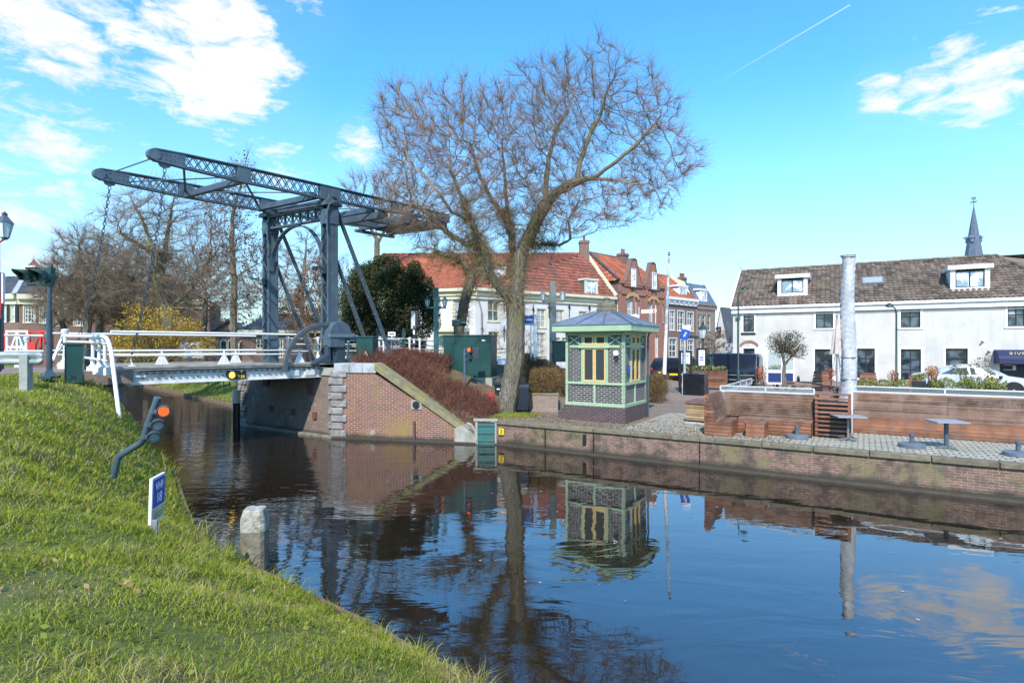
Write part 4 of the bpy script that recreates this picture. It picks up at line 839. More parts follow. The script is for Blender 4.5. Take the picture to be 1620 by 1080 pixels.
for r in rs: window(h, r, M_white, M_clear, 2, 2, dp=.15, fw=.09, bw=.05, sill=M_stone)
for (apx, apv, l, rr_, base, win) in ((1002.5, 410, 988, 1017, 448, (997.5, 425, 1004.5, 453)), (1032.5, 416, 1020, 1044, 452, (1030.5, 431, 1037, 457))):
    ax, az = f.px(apx, apv, -.1); x0, _ = f.px(l, base, -.1); x1, _ = f.px(rr_, base, -.1); mb = MB(); w = f.rect(win, -.1)
    zb = EZ-.4; sh = az-1.6
    pr = [(x0, zb), (x1, zb), (x1, sh-.55), (x1-.25, sh-.4), (ax+.5, az-.55), (ax+.38, az-.1), (ax+.15, az), (ax-.15, az), (ax-.38, az-.1), (ax-.5, az-.55), (x0+.25, sh-.4), (x0, sh-.55)]
    mb.ext([(x, -.12, z) for x, z in pr], (0, .3, 0)); gb = mb.build('gable', M_brickR, h)
    mb = MB(); lo = pr[2:]
    for (a, b), (c_, d_) in zip(lo[:-1], lo[1:]): mb.bar((a, .03, b+.04), (c_, .03, d_+.04), .42, .1)
    mb.build('coping', M_brickB, gb)
    window(gb, w, M_white, M_paneb, 2, 2, dp=.02, fw=.06, y0=-.2, sill=M_stone)
for r in rs[:2]:
    cx = (r[0]+r[1])/2; hw = (r[1]-r[0])/2+.12; mb = MB(); ap = [(cx-hw*math.cos(w), r[3]+.05+.42*math.sin(w)) for w in np.linspace(0, PI, 11)]
    for (a, b), (c_, d_) in zip(ap[:-1], ap[1:]): mb.bar((a, -.05, b), (c_, -.05, d_), .12, .3, up=(a-cx, 0, .4))
    mb.build('arch_band', P('buff brick arch', (.45, .28, .13), .8), h)
mb = MB()
for x in (-.05, 2.05, 4.0, 5.2, 7.1): mb.bb(x, x+.28, -.1, 0, -.3, EZ-.3)
mb.bb(-.05, f.L, -.16, 0, EZ-.22, EZ+.02); mb.bb(-.05, f.L, -.1, 0, EZ-1.1, EZ-.95); mb.build('pilaster', M_brickR, h)
zr = EZ+3.0
roofpart(h, [[(-.2, -.1, EZ), (f.L, -.1, EZ), (f.L, 4, zr), (.9, 4, zr)]], M_tileR, tw=.3, th=.36, amp=.04, lift=.05)
roofpart(h, [[(-.2, 6, EZ), (-.2, -.1, EZ), (.9, 4, zr)]], M_tileR, tw=.3, th=.36, amp=.04, lift=.05)
mb = MB(); ridge(mb, (-.2, -.1, EZ+.1), (.9, 4, zr+.05), .13); ridge(mb, (.9, 4, zr), (f.L, 4, zr), .12); mb.build('ridge_tile', M_tileG, h)
mb = MB(); mb.tube([(.9, 4, zr), (.9, 4, zr+.9)], [.08, .02], 8); mb.build('finial', M_grey, h)
x, z = f.px(988, 404, 3); chimney(h, (x, 3.2), (.9, .7), EZ+1, z+.2, M_brickB, 2)
f = Facade(hp(7.55), hp(13.45), 1.2); h = thing('brick_house', 'brown brick house with white cornice and tall white sash windows', 'house', f.loc(), f.rz)
EZ = f.px(1075, 472)[1]; wr = [(1059.8, 491, 1067, 522), (1072, 492, 1082, 523), (1087, 494, 1096.5, 523.5), (1058.6, 535, 1070.5, 565), (1077, 537, 1084, 565), (1088, 537, 1097, 562)]
rs = [f.rect(r) for r in wr]; mb = MB(); wall_holes(mb, f.L, EZ, rs, dp=.16); mb.build('wall', M_brickB, h, recalc=False); body(f, h, EZ, M_brickB)
for r in rs: window(h, r, M_white, M_pane, 2, 3, dp=.13, fw=.08, bw=.035, surround=M_white, sw=.08)
mb = MB(); mb.bb(-.02, f.L, -.15, 0, EZ-.65, EZ-.2); mb.bb(-.02, f.L, -.35, 0, EZ-.2, EZ+.05)
for x in np.arange(.3, f.L, .9): mb.bb(x, x+.15, -.28, -.1, EZ-.45, EZ-.2)
mb.build('cornice', M_white, h)
roofpart(h, [[(0, -.2, EZ+.05), (f.L, -.2, EZ+.05), (f.L, 3.2, EZ+2.8), (0, 3.2, EZ+2.8)]], M_tileR, tw=.3, th=.36, amp=.04, lift=.05)
w = f.rect((1074.5, 455, 1085.5, 472), .3); mb = MB(); mb.bb(w[0]-.15, w[1]+.15, .3, .4, w[2]-.1, w[3]+.1); mb.bb(w[0]-.3, w[1]+.3, .2, 1.8, w[3]+.08, w[3]+.25); mb.bb(w[0]-.14, w[1]+.14, .4, 1.7, w[2]-.1, w[3]); d_ = mb.build('dormer', M_white, h); window(d_, w, M_white, M_paneb, 2, 2, dp=.0, y0=.28, fw=.06)
x, z = f.px(1079, 440, 3); chimney(h, (x, 3), (.9, .6), EZ+1.5, z+.1, M_brickB, 3)
f = Facade(hp(13.5), hp(17.6), 1.2); h = thing('brick_house', 'narrow brick house with slate mansard roof and one white dormer, end of the row', 'house', f.loc(), f.rz)
EZ = f.px(1115, 481)[1]; wr = [(1104.4, 497, 1108.7, 523), (1111.4, 497.5, 1116.6, 523), (1119.2, 498, 1124.4, 523), (1105, 540, 1110, 565), (1118, 540, 1125, 565)]
rs = [f.rect(r) for r in wr]; mb = MB(); wall_holes(mb, f.L, EZ, rs, dp=.16); mb.build('wall', M_brickP, h, recalc=False); body(f, h, EZ, M_brickP)
for r in rs: window(h, r, M_cream, M_pane, 1, 3, dp=.13, fw=.07, sill=M_stone)
mb = MB(); mb.bb(0, f.L, -.2, 0, EZ-.15, EZ)
for x in np.arange(.1, f.L, .36): mb.bb(x, x+.16, -.15, 0, EZ-.55, EZ-.15)
mb.build('corbel_cornice', M_brickP, h)
mb = MB(); mb.add([(0, -.1, EZ), (f.L, -.1, EZ), (f.L, 1.2, EZ+2.2), (0, 1.2, EZ+2.2), (0, 5, EZ+2.4), (f.L, 5, EZ+2.4)], [(0, 1, 2, 3), (3, 2, 5, 4)]); mb.build('mansard_roof', M_slate, h)
mb = MB(); mb.ext([(-.05, -.1, EZ-.2), (-.05, 1.3, EZ+2.3), (-.05, 3, EZ+3.1), (-.05, 6, EZ+2.3), (-.05, 6, EZ-.2)], (-.2, 0, 0)); mb.build('party_wall', M_cream, h)
mb = MB(); mb.ext([(f.L+.05, -.15, EZ-.2), (f.L+.05, 1.3, EZ+2.3), (f.L+.05, 6, EZ+2.3), (f.L+.05, 6, EZ-.2)], (.2, 0, 0)); mb.build('party_wall', M_brickP, h)
w = f.rect((1109, 461, 1117.5, 477), .1); mb = MB(); mb.bb(w[0]-.18, w[1]+.18, .1, .2, w[2]-.1, w[3]+.1); mb.bb(w[0]-.3, w[1]+.3, .0, 1.2, w[3]+.1, w[3]+.28); mb.bb(w[0]-.15, w[1]+.15, .2, 1.2, w[2]-.1, w[3]); d_ = mb.build('dormer', M_white, h); window(d_, w, M_white, M_paneb, 2, 2, dp=.0, y0=.08, fw=.07)
# small white gabled house and roofs behind it
f = Facade(tuple(at(1131, 62)[:2]), tuple(at(1150, 61)[:2]), 1.2); h = thing('gabled_house', 'small pale pointed gable house with dark roof between brick row and white house', 'house', f.loc(), f.rz)
L = f.L; zt = f.px(1139, 487)[1]; mb = MB(); mb.ext([(0, 0, -.3), (L, 0, -.3), (L, 0, zt-3.6), (L/2, 0, zt), (0, 0, zt-3.6)], (0, 6, 0)); mb.build('wall', M_stuccob, h)
mb = MB(); mb.add([(-.1, -.1, zt-3.7), (L/2, -.1, zt+.1), (L/2, 6, zt+.1), (-.1, 6, zt-3.7)], [(0, 1, 2, 3)]); mb.add([(L+.1, -.1, zt-3.7), (L/2, -.1, zt+.1), (L/2, 6, zt+.1), (L+.1, 6, zt-3.7)], [(0, 1, 2, 3)]); mb.build('roof', M_tileG, h)
r = f.rect((1135, 517, 1141, 533)); window(h, (r[0], r[1], r[2], r[3]), M_frm, M_pane, 1, 2, dp=.0, y0=-.03)
f = Facade(tuple(at(1133, 70)[:2]), tuple(at(1175, 66)[:2]), 1.2); h = thing('tiled_house', 'dark roofed house with a brick chimney peeping out behind the small pale gable', 'house', f.loc(), f.rz)
zt = f.px(1150, 484)[1]; mb = MB(); mb.bb(0, f.L, .2, 8, -.3, zt-2.6); mb.build('wall', M_brickB, h); roofpart(h, [[(-.2, 0, zt-2.7), (f.L, 0, zt-2.7), (f.L, 3.5, zt), (-.2, 3.5, zt)]], M_tileG, tw=.32, th=.4, amp=.04)
x, z = f.px(1147, 478); chimney(h, (x, 2.5), (.9, .8), zt-1.2, z+.2, M_brickR, 1)
# church spire
sp = thing('church_spire', 'slender grey slate church spire with weathercock rising behind the white house', 'spire', tuple(at(1540.5, 118)[:2])+(1.2,), .3)
y = 118; zt = ZV(328, y)-1.2; zb = ZV(405, y)-1.2; rr = 11.8/F*y
mb = MB(); mb.lathe([(rr*1.35, zb-4), (rr*1.02, zb), (.12, zt)], (0, 0, 0), 8); mb.build('slate_spire', M_slate, sp)
mb = MB(); mb.bb(-rr*1.1, rr*1.1, -rr*1.1, rr*1.1, -1, zb-3.9); mb.build('tower', M_brickB, sp)
mb = MB(); z1 = ZV(311, y)-1.2; mb.tube([(0, 0, zt-.3), (0, 0, z1)], .10, 6); mb.bb(-.7, .7, -.06, .06, (zt+z1)/2-.08, (zt+z1)/2+.08); mb.bb(-.06, .06, -.7, .7, (zt+z1)/2-.08, (zt+z1)/2+.08); mb.ext([(-.9, 0, z1-.3), (.2, 0, z1-.25), (.8, 0, z1+.15), (.6, 0, z1-.6), (-.3, 0, z1-.65)], (0, .1, 0)); mb.build('weathercock', M_grey, sp)
for k in range(4):
    w = k*PI/2+PI/8; zz = zb+5.0 if False else zb+.32*(zt-zb); r_ = rr*.72; mb = MB(); c_ = Vector((math.cos(w)*r_, math.sin(w)*r_, zz)); mb.box(c_, (.5, .5, .9), w); mb.ext([c_+Vector((-.4, -.4, .45)), c_+Vector((.4, -.4, .45)), c_+Vector((0, 0, 1.0))], (0, .8, 0)); mb.build('lucarne', M_zinc, sp)
# --- left hand brick building behind the bridge ---
Cn = (-43.9, 50.0); f = Facade(Cn, (-36.5, 53.6), 1.3); f2 = Facade((-60, 52.5), Cn, 1.3)
lb = thing('brick_mansion', 'brown brick building with hipped slate roof and little lantern turret at the far left', 'building', (Cn[0], Cn[1], 1.3), 0)
EZ = f.px(30, 466)[1]
wr = [(38.5, 484, 54.5, 510), (64, 486, 76, 511), (90, 487, 103, 515), (118, 489, 131, 515)]; rs = [f.rect(w) for w in wr]; L5 = 15.0
mb = MB(); wall_holes(mb, L5, EZ, rs, dp=.12); on(mb.build('wall', M_brickB, lb, recalc=False), f)
rs2 = [f2.rect((3, 483, 9.5, 509)), f2.rect((17, 483, 23, 509)), f2.rect((-14, 483, -6, 509))]; mb = MB(); wall_holes(mb, f2.L, EZ, rs2, dp=.12); on(mb.build('wall', M_brickB, lb, recalc=False), f2)
for r in rs: on(window(lb, r, M_white, M_pane, 3, 4, dp=.1, fw=.1, bw=.03, surround=M_cream, sw=.1), f)
for r in rs2:
    on(window(lb, r, M_white, M_clear, 1, 2, dp=.1, fw=.08, surround=M_cream, sw=.08), f2)
    mb = MB(); w_ = r[1]-r[0]; mb.bb(r[1]+.1, r[1]+.1+w_*.8, -.05, -.01, r[2], r[3]); on(mb.build('shutter', M_black, lb), f2)
for ff, LL in ((f, L5), (f2, f2.L)):
    mb = MB(); mb.bb(0, LL, -.15, .02, EZ-.85, EZ-.4); mb.bb(-.0, LL, -.4, .02, EZ-.4, EZ+.05); on(mb.build('cornice', M_cream, lb), ff)
cz = Vector((Cn[0], Cn[1], 0)); e2 = cz+Vector((0, -.4, EZ+1.35)); e3 = cz+f.d*L5+Vector((0, -.4, EZ+1.35)); e1 = f2.A+Vector((0, -.4, EZ+1.35))
ra = at(38, 55.5, ZV(437, 55.5)); rb = cz+f.d*(L5)+Vector((-5, 5, 0)); rb.z = ra.z; rc = f2.A+Vector((0, 5, 0)); rc.z = ra.z; off = Vector((Cn[0], Cn[1], 1.3))
roofpart(lb, [[p-off for p in (e2, e3, rb, ra)]], M_tileG, tw=.3, th=.36, amp=.03); roofpart(lb, [[p-off for p in (e1, e2, ra, rc)]], M_tileG, tw=.3, th=.36, amp=.03)
mb = MB(); mb.bar(e2, ra, .35, .12); mb.build('lead_hip', M_lgrey, lb, w=True)
mb = MB(); p3 = cz+f.d*L5; mb.quad((p3.x, p3.y, 0), (p3.x-3, p3.y+8, 0), (p3.x-3, p3.y+8, EZ+1.3), (p3.x, p3.y, EZ+1.3)); mb.build('wall', M_brickB, lb, w=True)
c_ = at(53.5, 58); mb = MB(); zt = ZV(411, 58); mb.box((c_.x, c_.y, zt-1.55), (.95, .95, 1.4)); mb.build('turret', M_brickB, lb, w=True); mb = MB(); mb.box((c_.x, c_.y, zt-.75), (1.3, 1.3, .18)); mb.build('turret_cornice', M_white, lb, w=True)
mb = MB(); mb.lathe([(.72, zt-.66), (.25, zt-.2), (.03, zt+.1), (.02, zt+.5)], (c_.x, c_.y, 0), 4); mb.build('turret_roof', M_tileD, lb, w=True)
# chapel and low house behind the bridge
f = Facade(tuple(at(322, 41)[:2]), tuple(at(392, 42)[:2]), 1.35); h = thing('brick_chapel', 'small dark brick chapel with pale arched windows behind the bridge deck', 'chapel', f.loc(), f.rz)
L = f.L; zt = f.px(362, 506)[1]; ze = f.px(362, 534)[1]; mb = MB(); mb.ext([(0, 0, -.5), (L, 0, -.5), (L, 0, ze), (L*.55, 0, zt), (0, 0, ze)], (0, 7, 0)); mb.build('wall', M_brickB, h)
mb = MB(); mb.add([(-.2, -.2, ze-.1), (L*.55, -.2, zt+.1), (L*.55, 7, zt+.1), (-.2, 7, ze-.1)], [(0, 1, 2, 3)]); mb.add([(L+.2, -.2, ze-.1), (L*.55, -.2, zt+.1), (L*.55, 7, zt+.1), (L+.2, 7, ze-.1)], [(0, 1, 2, 3)]); o = mb.build('roof', M_tileG, h); s_ = o.modifiers.new('s', 'SOLIDIFY'); s_.thickness = .12
for (a, b, c_, d_) in ((349, 538, 359, 561), (361, 538, 371, 561), (396-18, 540, 402-14, 560), (363, 514, 368, 522)):
    r = f.rect((a, b, c_, d_)); cx = (r[0]+r[1])/2; hw = (r[1]-r[0])/2; ar = [(cx+hw*math.cos(w), r[3]-hw+hw*1.2*math.sin(w)) for w in np.linspace(0, PI, 11)]; pts = [(r[0], r[2]), (r[1], r[2])]+ar
    mb = MB()
    for (xa, za), (xb, zb) in zip(pts, pts[1:]+pts[:1]): mb.bar((xa, -.05, za), (xb, -.05, zb), .1, .1, up=(0, 1, 0))
    w_ = mb.build('window', M_cream, h); mb = MB(); mb.add([(x, -.03, z) for x, z in pts], [tuple(range(len(pts)))]); mb.build('pane', M_pane, w_)
f = Facade(tuple(at(383, 40)[:2]), tuple(at(545, 41.5)[:2]), 1.35); h = thing('low_house', 'low brown building with grey tiled roof and pale gutter seen between the bridge towers', 'house', f.loc(), f.rz)
L = f.L; ze = f.px(450, 523)[1]; zt = f.px(450, 497, 2.5)[1]; wr = [(405, 535, 418, 552), (438, 536, 448, 566), (500, 534, 515, 555)]; rs = [f.rect(r) for r in wr]
mb = MB(); wall_holes(mb, L, ze, rs, dp=.1); mb.quad((0, 0, -.5), (0, 5, -.5), (0, 5, ze), (0, 0, ze)); mb.quad((L, 0, -.5), (L, 5, -.5), (L, 5, ze), (L, 0, ze)); mb.build('wall', M_brickB, h, recalc=False)
for r in rs: window(h, r, M_cream, M_pane, 2, 2, dp=.08, fw=.08)
roofpart(h, [[(-.2, -.3, ze), (L, -.3, ze), (L, 2.6, zt), (1.2, 2.6, zt)]], M_tileG, tw=.28, th=.34, amp=.04)
mb = MB(); mb.bb(-.2, L+.2, -.42, -.1, ze-.16, ze+.02); mb.build('gutter', M_cream, h)
f = Facade(tuple(at(318, 78)[:2]), tuple(at(345, 78)[:2]), 1.4); h = thing('distant_house', 'distant house with orange roof and white wall seen under the trees at the left', 'house', f.loc(), f.rz); ze = f.px(330, 516)[1]; zt = f.px(330, 505)[1]
mb = MB(); mb.bb(0, f.L, 0, 6, -.5, ze); mb.build('wall', M_stucco, h); mb = MB(); mb.add([(-.3, -.3, ze), (f.L+.3, -.3, ze), (f.L+.3, 3, zt), (-.3, 3, zt), (-.3, 6.3, ze), (f.L+.3, 6.3, ze)], [(0, 1, 2, 3), (3, 2, 5, 4)]); mb.build('roof', M_tileR, h)
# ---------------- bridge keeper's kiosk ----------------
KS = ST(G(988, 670, .8)); KW, KD = 2.17, 2.2     # front corner of the kiosk, its two side lengths
# local frame: x along the quay, y away from the water; corner (0,0) is the right front corner
kc = T(KS[0], KS[1], .8); k = thing('bridge_keeper_kiosk', 'small square dark brick kiosk with mint green timber frame and grey pyramid roof', 'kiosk', kc, RZ)
kz = lambda v, y=18.6: ZV(v, y)-.8
z_pl, z_sill, z_tr, z_top = .52, kz(608), kz(548), kz(526)
mb = MB(); mb.bb(-KW-.05, .05, -.05, KD+.05, -.1, z_pl); mb.build('plinth', M_brickKb, k)
mb = MB(); mb.bb(-KW-.45, -KW-.05, .3, 1.3, -.1, .22); mb.build('door_step', M_brickKb, k, bevel=.01)
# walls with openings; panels are (start, end) along each face
def kface(ax, L):   # ax 0: faces the water, ax 1: right side, 2: left, 3: back
    def mp(x, y, z):
        if ax == 0: return (-KW+x, y, z)
        if ax == 1: return (-y, x, z)
        if ax == 2: return (-KW+y, L-x, z)
        return (-x, KD-y, z)
    def bb(mb, x0, x1, y0, y1, z0, z1, mi=0):
        p, q = mp(x0, y0, z0), mp(x1, y1, z1); mb.bb(p[0], q[0], p[1], q[1], p[2], q[2], mi)
    a, b = .29*L, .71*L; m = L/2
    mb = MB()
    for x0, x1, z0, z1 in ((0, a, z_pl, z_top), (b, L, z_pl, z_top), (a, b, z_pl, z_sill), ): bb(mb, x0+.002, x1-.002, .05, .17, z0+.0, z1-.003)
    mb.build('brick_panel', M_brickK, k)
    mb = MB(); w = .05
    for x in (0, L): bb(mb, x-w if x else -.0, x+w if not x else L, -.0 if x else -.004, .09, z_pl, z_top)
    for x in (a, b): bb(mb, x-.04, x+.04, .01, .10, z_sill, z_top)
    bb(mb, m-.035, m+.035, .012, .10, z_pl+.08, z_sill-.05); bb(mb, m-.03, m+.03, .012, .12, z_tr, z_top)
    for z, h in ((z_pl+.05, .10), (z_sill, .09), (z_tr, .09), (z_top-.02, .12)): bb(mb, .0 if ax % 2 else .003, L, -.012 if z != z_tr else .004, .10, z-h/2, z+h/2)
    for x0, x1 in ((.07, a-.05), (b+.05, L-.07)):
        for q in ((z_tr+.06, z_top-.08), (z_top-.08, z_tr+.06)):
            p0, p1 = mp(x0, .03, q[0]), mp(x1, .03, q[1]); mb.bar(p0, p1, .035, .05) if False else mb.bar(p0, p1, .045 if ax % 2 == 0 else .05, .05, up=(0, 0, 1))
    mb.build('timber_frame', M_mint, k, bevel=.004)
    mb = MB(); bb(mb, a-.1, b+.1, -.05, .03, z_tr-.05, z_tr-.015); mb.build('rain_moulding', M_mint, k)
    for x0, x1 in ((a+.045, m-.005), (m+.005, b-.045)):
        for z0, z1, nm in ((z_sill+.05, z_tr-.06, 'window'), (z_tr+.05, z_top-.09, 'upper_window')):
            xa, xb = (x0, x1) if nm == 'window' else (x0 if x0 < m-.1 else m+.035, x1 if x1 > m+.1 else m-.035)
            mb = MB(); f_ = .05
            for q in ((xa, xa+f_, z0, z1), (xb-f_, xb, z0, z1), (xa+f_, xb-f_, z0, z0+f_*1.3), (xa+f_, xb-f_, z1-f_, z1)): bb(mb, q[0], q[1], .0, .06, q[2], q[3])
            w_ = mb.build(nm, M_yel, k, bevel=.003); mb = MB(); bb(mb, xa+f_, xb-f_, .035, .045, z0+f_, z1-f_); mb.build('pane', M_kglass, w_)
def mk_kg():
    m, nt, N, L, b = nmat('kiosk glass'); b.inputs['Base Color'].default_value = (.10, .12, .13, 1); b.inputs['Roughness'].default_value = .06; b.inputs['Transmission Weight'].default_value = .55; b.inputs['IOR'].default_value = 1.15; b.inputs['Specular IOR Level'].default_value = 1.; return m
M_kglass = mk_kg()
for ax, L in ((0, KW), (1, KD), (2, KD), (3, KW)): kface(ax, L)
mb = MB(); mb.bb(-KW+.2, -.2, .2, KD-.2, .0, z_sill+.02); mb.bb(-KW+.9, -.5, .5, 1.0, z_sill, z_sill+.35); mb.build('desk', P('interior grey', (.2, .2, .2), .7), k)
mb = MB(); o_ = .34; ze = z_top+.03
mb.bb(-KW-o_, o_, -o_, KD+o_, ze, ze+.02); mb.bb(-KW-o_-.02, o_+.02, -o_-.02, KD+o_+.02, ze+.021, ze+.24); mb.build('eaves_board', M_mint, k, bevel=.01)
cx, cy = -KW/2, KD/2; zr = kz(492, 19.6); c_ = .30
def ringp(h, z): return [(cx-h*(KW/2+o_+.06)/1.5*1.0, cy-h*(KD/2+o_+.06)/1.4, z), (cx+h*(KW/2+o_+.06)/1.5, cy-h*(KD/2+o_+.06)/1.4, z), (cx+h*(KW/2+o_+.06)/1.5, cy+h*(KD/2+o_+.06)/1.4, z), (cx-h*(KW/2+o_+.06)/1.5, cy+h*(KD/2+o_+.06)/1.4, z)]
hx, hy = KW/2+o_+.05, KD/2+o_+.05
lo = [(cx+a*hx, cy+b*hy, ze+.26) for a, b in ((-1, -1), (1, -1), (1, 1), (-1, 1))]; hi = [(cx+a*c_, cy+b*c_, zr) for a, b in ((-1, -1), (1, -1), (1, 1), (-1, 1))]
mb = MB(); mb.add(lo+hi+[(p[0], p[1], ze+.235) for p in lo], [(0, 1, 5, 4), (1, 2, 6, 5), (2, 3, 7, 6), (3, 0, 4, 7), (4, 5, 6, 7), (8, 9, 1, 0), (9, 10, 2, 1), (10, 11, 3, 2), (11, 8, 0, 3)])
rf = mb.build('roof', M_zinc, k); mb = MB()
for i in range(4):
    a, b, c0, d0 = map(Vector, (lo[i], lo[(i+1) % 4], hi[i], hi[(i+1) % 4])); mb.bar(a, c0, .06, .06)
    for f_ in (1/3, 2/3): mb.bar(a.lerp(b, f_), c0.lerp(d0, f_), .045, .06)
mb.build('roof_roll', M_slate, rf)
mb = MB(); mb.lathe([(.38, 0), (.40, .1), (.36, .13), (.38, .26), (.30, .30), (.14, .33), (.12, .45), (.16, .48), (.05, .55)], (cx, cy, zr-.02), 8); mb.build('roof_ventilator', P('lichened ventilator', (.20, .17, .10), .9, bump=.6, stain=(.1, .1, .1)), rf)
mb = MB(); mb.tube([(.10, KD-.1, .0), (.10, KD-.1, 2.9), (.13, KD, 3.05)], .035, 8); mb.build('downpipe', P('dark pipe', (.04, .08, .11), .5), k)
mb = MB(); mb.box((-.28, -.05, z_tr-.22), (.14, .1, .16)); mb.lathe([(.05, 0), (.05, .1)], (-.2, -.1, z_tr-.26), 8, axis=(-.3, -1, 0)); mb.build('security_camera', M_signw, k, bevel=.01)
mb = MB(); mb.bb(.0, .03, .28, .45, 1.65, 1.92); mb.build('notice_plate', M_blue, k)
# ---------------- terrace ----------------
def slats(mb, x0, x1, y0, y1, z0, z1, n, gap=.014, mi=0):
    h = (z1-z0)/n
    for i in range(n): mb.bb(x0, x1, y0, y1, z0+i*h+gap/2, z0+(i+1)*h-gap/2, mi, R.random())
s0, t0 = ST(G(1116, 688, .8)); s1, _ = ST(G(1292.5, 679, .8)); sl0, tl0 = ST(G(1349, 684, .8))
BZ = 1.16
L1 = s1-s0
c = thing('corner_bench', 'L-shaped hardwood slatted corner bench on the quay terrace', 'bench', T(s0, t0, .8), RZ)
TD = 1.75   # depth of the short arm
mb = MB(); n = 11
for i in range(n):                               # raked backrests of both arms, slat by slat
    z = .42+i*(BZ-.42)/n; hh = (BZ-.42)/n; lean = .28*(1-(i+.5)/n)
    mb.bar((.06+lean*.75, .0, z+hh/2), (.06+lean*.75, TD, z+hh/2), .03, hh-.014, t=R.random()) if True else 0
    mb.bar((.2, TD-lean*.75-.06, z+hh/2), (L1, TD-lean*.75-.06, z+hh/2), .03, hh-.014, t=R.random())
mb.build('backrest', M_woodg, c)
mb = MB()
for i in range(4): mb.bb(.26+i*.112, .26+(i+1)*.112-.012, 0, TD-.25, .41, .445, t=R.random()); mb.bb(.3, L1, TD-.72+i*.112, TD-.72+(i+1)*.112-.012, .41, .445, t=R.random())
mb.build('seat', M_woodg, c)
mb = MB(); slats(mb, .68, .71, .03, TD-.7, .02, .41, 4); slats(mb, .7, L1, TD-.73, TD-.70, .02, .41, 4)
for i in range(4): mb.bb(0, .71, -.0, .03, .02+i*.1, .02+i*.1+.088, t=R.random())
for i in range(7): z = .42+i*.106; w_ = .30-.022*i*1.5; mb.bb(0, max(.1, w_), 0, .03, z, z+.092, t=R.random())
slats(mb, L1-.03, L1, TD-.73, TD, .02, .41, 4); slats(mb, -.03, 0, 0, TD, .02, BZ, 11)
mb.build('side_panel', M_wood, c)
def glassrail(par, p, q, z0, z1, posts, name='glass_screen'):
    p, q = Vector(p), Vector(q); mb = MB(); d = q-p
    mb.bar(p+Vector((0, 0, z1)), q+Vector((0, 0, z1)), .05, .035); mb.bar(p+Vector((0, 0, z0)), q+Vector((0, 0, z0)), .04, .07)
    for i in range(posts+1): a = p+d*i/posts; mb.bar(a+Vector((0, 0, z0)), a+Vector((0, 0, z1)), .05, .045)
    g = mb.build(name, M_alu, par, bevel=.003); mb = MB(); mb.bar(p+Vector((0, 0, (z0+z1)/2)), q+Vector((0, 0, (z0+z1)/2)), .012, z1-z0-.06, up=(0, 0, 1)); mb.build('pane', M_scr, g)
M_alu = P('white aluminium', (.60, .60, .59), .4, .2, var=.06, bump=0)
def mk_scr():
    m, nt, N, L, b = nmat('screen glass'); b.inputs['Base Color'].default_value = (.75, .85, .87, 1); b.inputs['Roughness'].default_value = .05; b.inputs['Transmission Weight'].default_value = .85; b.inputs['IOR'].default_value = 1.12; return m
M_scr = mk_scr()
glassrail(c, (.05, TD+.04, 0), (L1, TD+.04, 0), BZ, BZ+.16, 2)
for j, (u, v) in enumerate(((1196, 690), (1249, 688))):
    s, t = ST(G(u, v, .8)); q = thing('wooden_stool', ('low slatted hardwood cube stool standing free before the corner bench', 'low hardwood cube stool pushed against the long arm of the corner bench')[j], 'stool', T(s, t+.1, .8), RZ, 'cube stools of the terrace')
    mb = MB(); a = .27
    for i in range(3):
        z = .01+i*.125
        for q_ in ((-a, a, -a, -a+.03), (-a, a, a-.03, a), (-a, -a+.03, -a, a), (a-.03, a, -a, a)): mb.bb(q_[0], q_[1], q_[2]+(.001 if i else .001), q_[3], z, z+.115, t=R.random())
    mb.build('side', M_wood, q); mb = MB()
    for i in range(5): mb.bb(-a, a, -a+i*.108, -a+i*.108+.1, .385, .41, t=R.random())
    mb.build('top', M_woodg, q)
# long bench, two units
LB = 9.0; lb_ = thing('long_bench', 'long straight hardwood slatted bench with high back facing the canal', 'bench', T(sl0, tl0, .8), RZ)
mb = MB(); n = 11
for i in range(n):
    z = .40+i*(BZ-.40)/n; hh = (BZ-.40)/n; lean = .22*(1-(i+.5)/n)
    x = 0
    while x < LB: l_ = min(2.3, LB-x); mb.bar((x+.004, .66-lean, z+hh/2), (x+l_-.004, .66-lean, z+hh/2), .03, hh-.014, t=R.random()); x += 2.3
mb.build('backrest', M_woodg, lb_)
mb = MB()
for i in range(4): mb.bb(0, LB, .0+i*.115, .0+(i+1)*.115-.012, .40, .43, t=R.random())
mb.build('seat', M_wood, lb_)
mb = MB()
for i in range(4):
    x = 0
    while x < LB: l_ = min(4.6, LB-x); mb.bb(x, x+l_-.01, 0, .03, .02+i*.095, .02+i*.095+.085, t=R.random()); x += 4.6
slats(mb, -.03, 0, 0, .72, .02, .40, 4); mb.build('front_panel', M_wood, lb_)
mb = MB()
for x in (-.02, 4.6): mb.bb(x-.01, x+.02, -.012, .72, .0, .42); mb.bar((x, .42, .40), (x, .66, BZ), .03, .03)
for x in (-.02, 2.3, 4.6, 6.9): mb.bar((x, .63, .0), (x, .72, BZ), .03, .03)
mb.build('steel_strip', M_lgrey, lb_)
glassrail(lb_, (0, .74, 0), (LB, .74, 0), BZ, BZ+.17, 4)
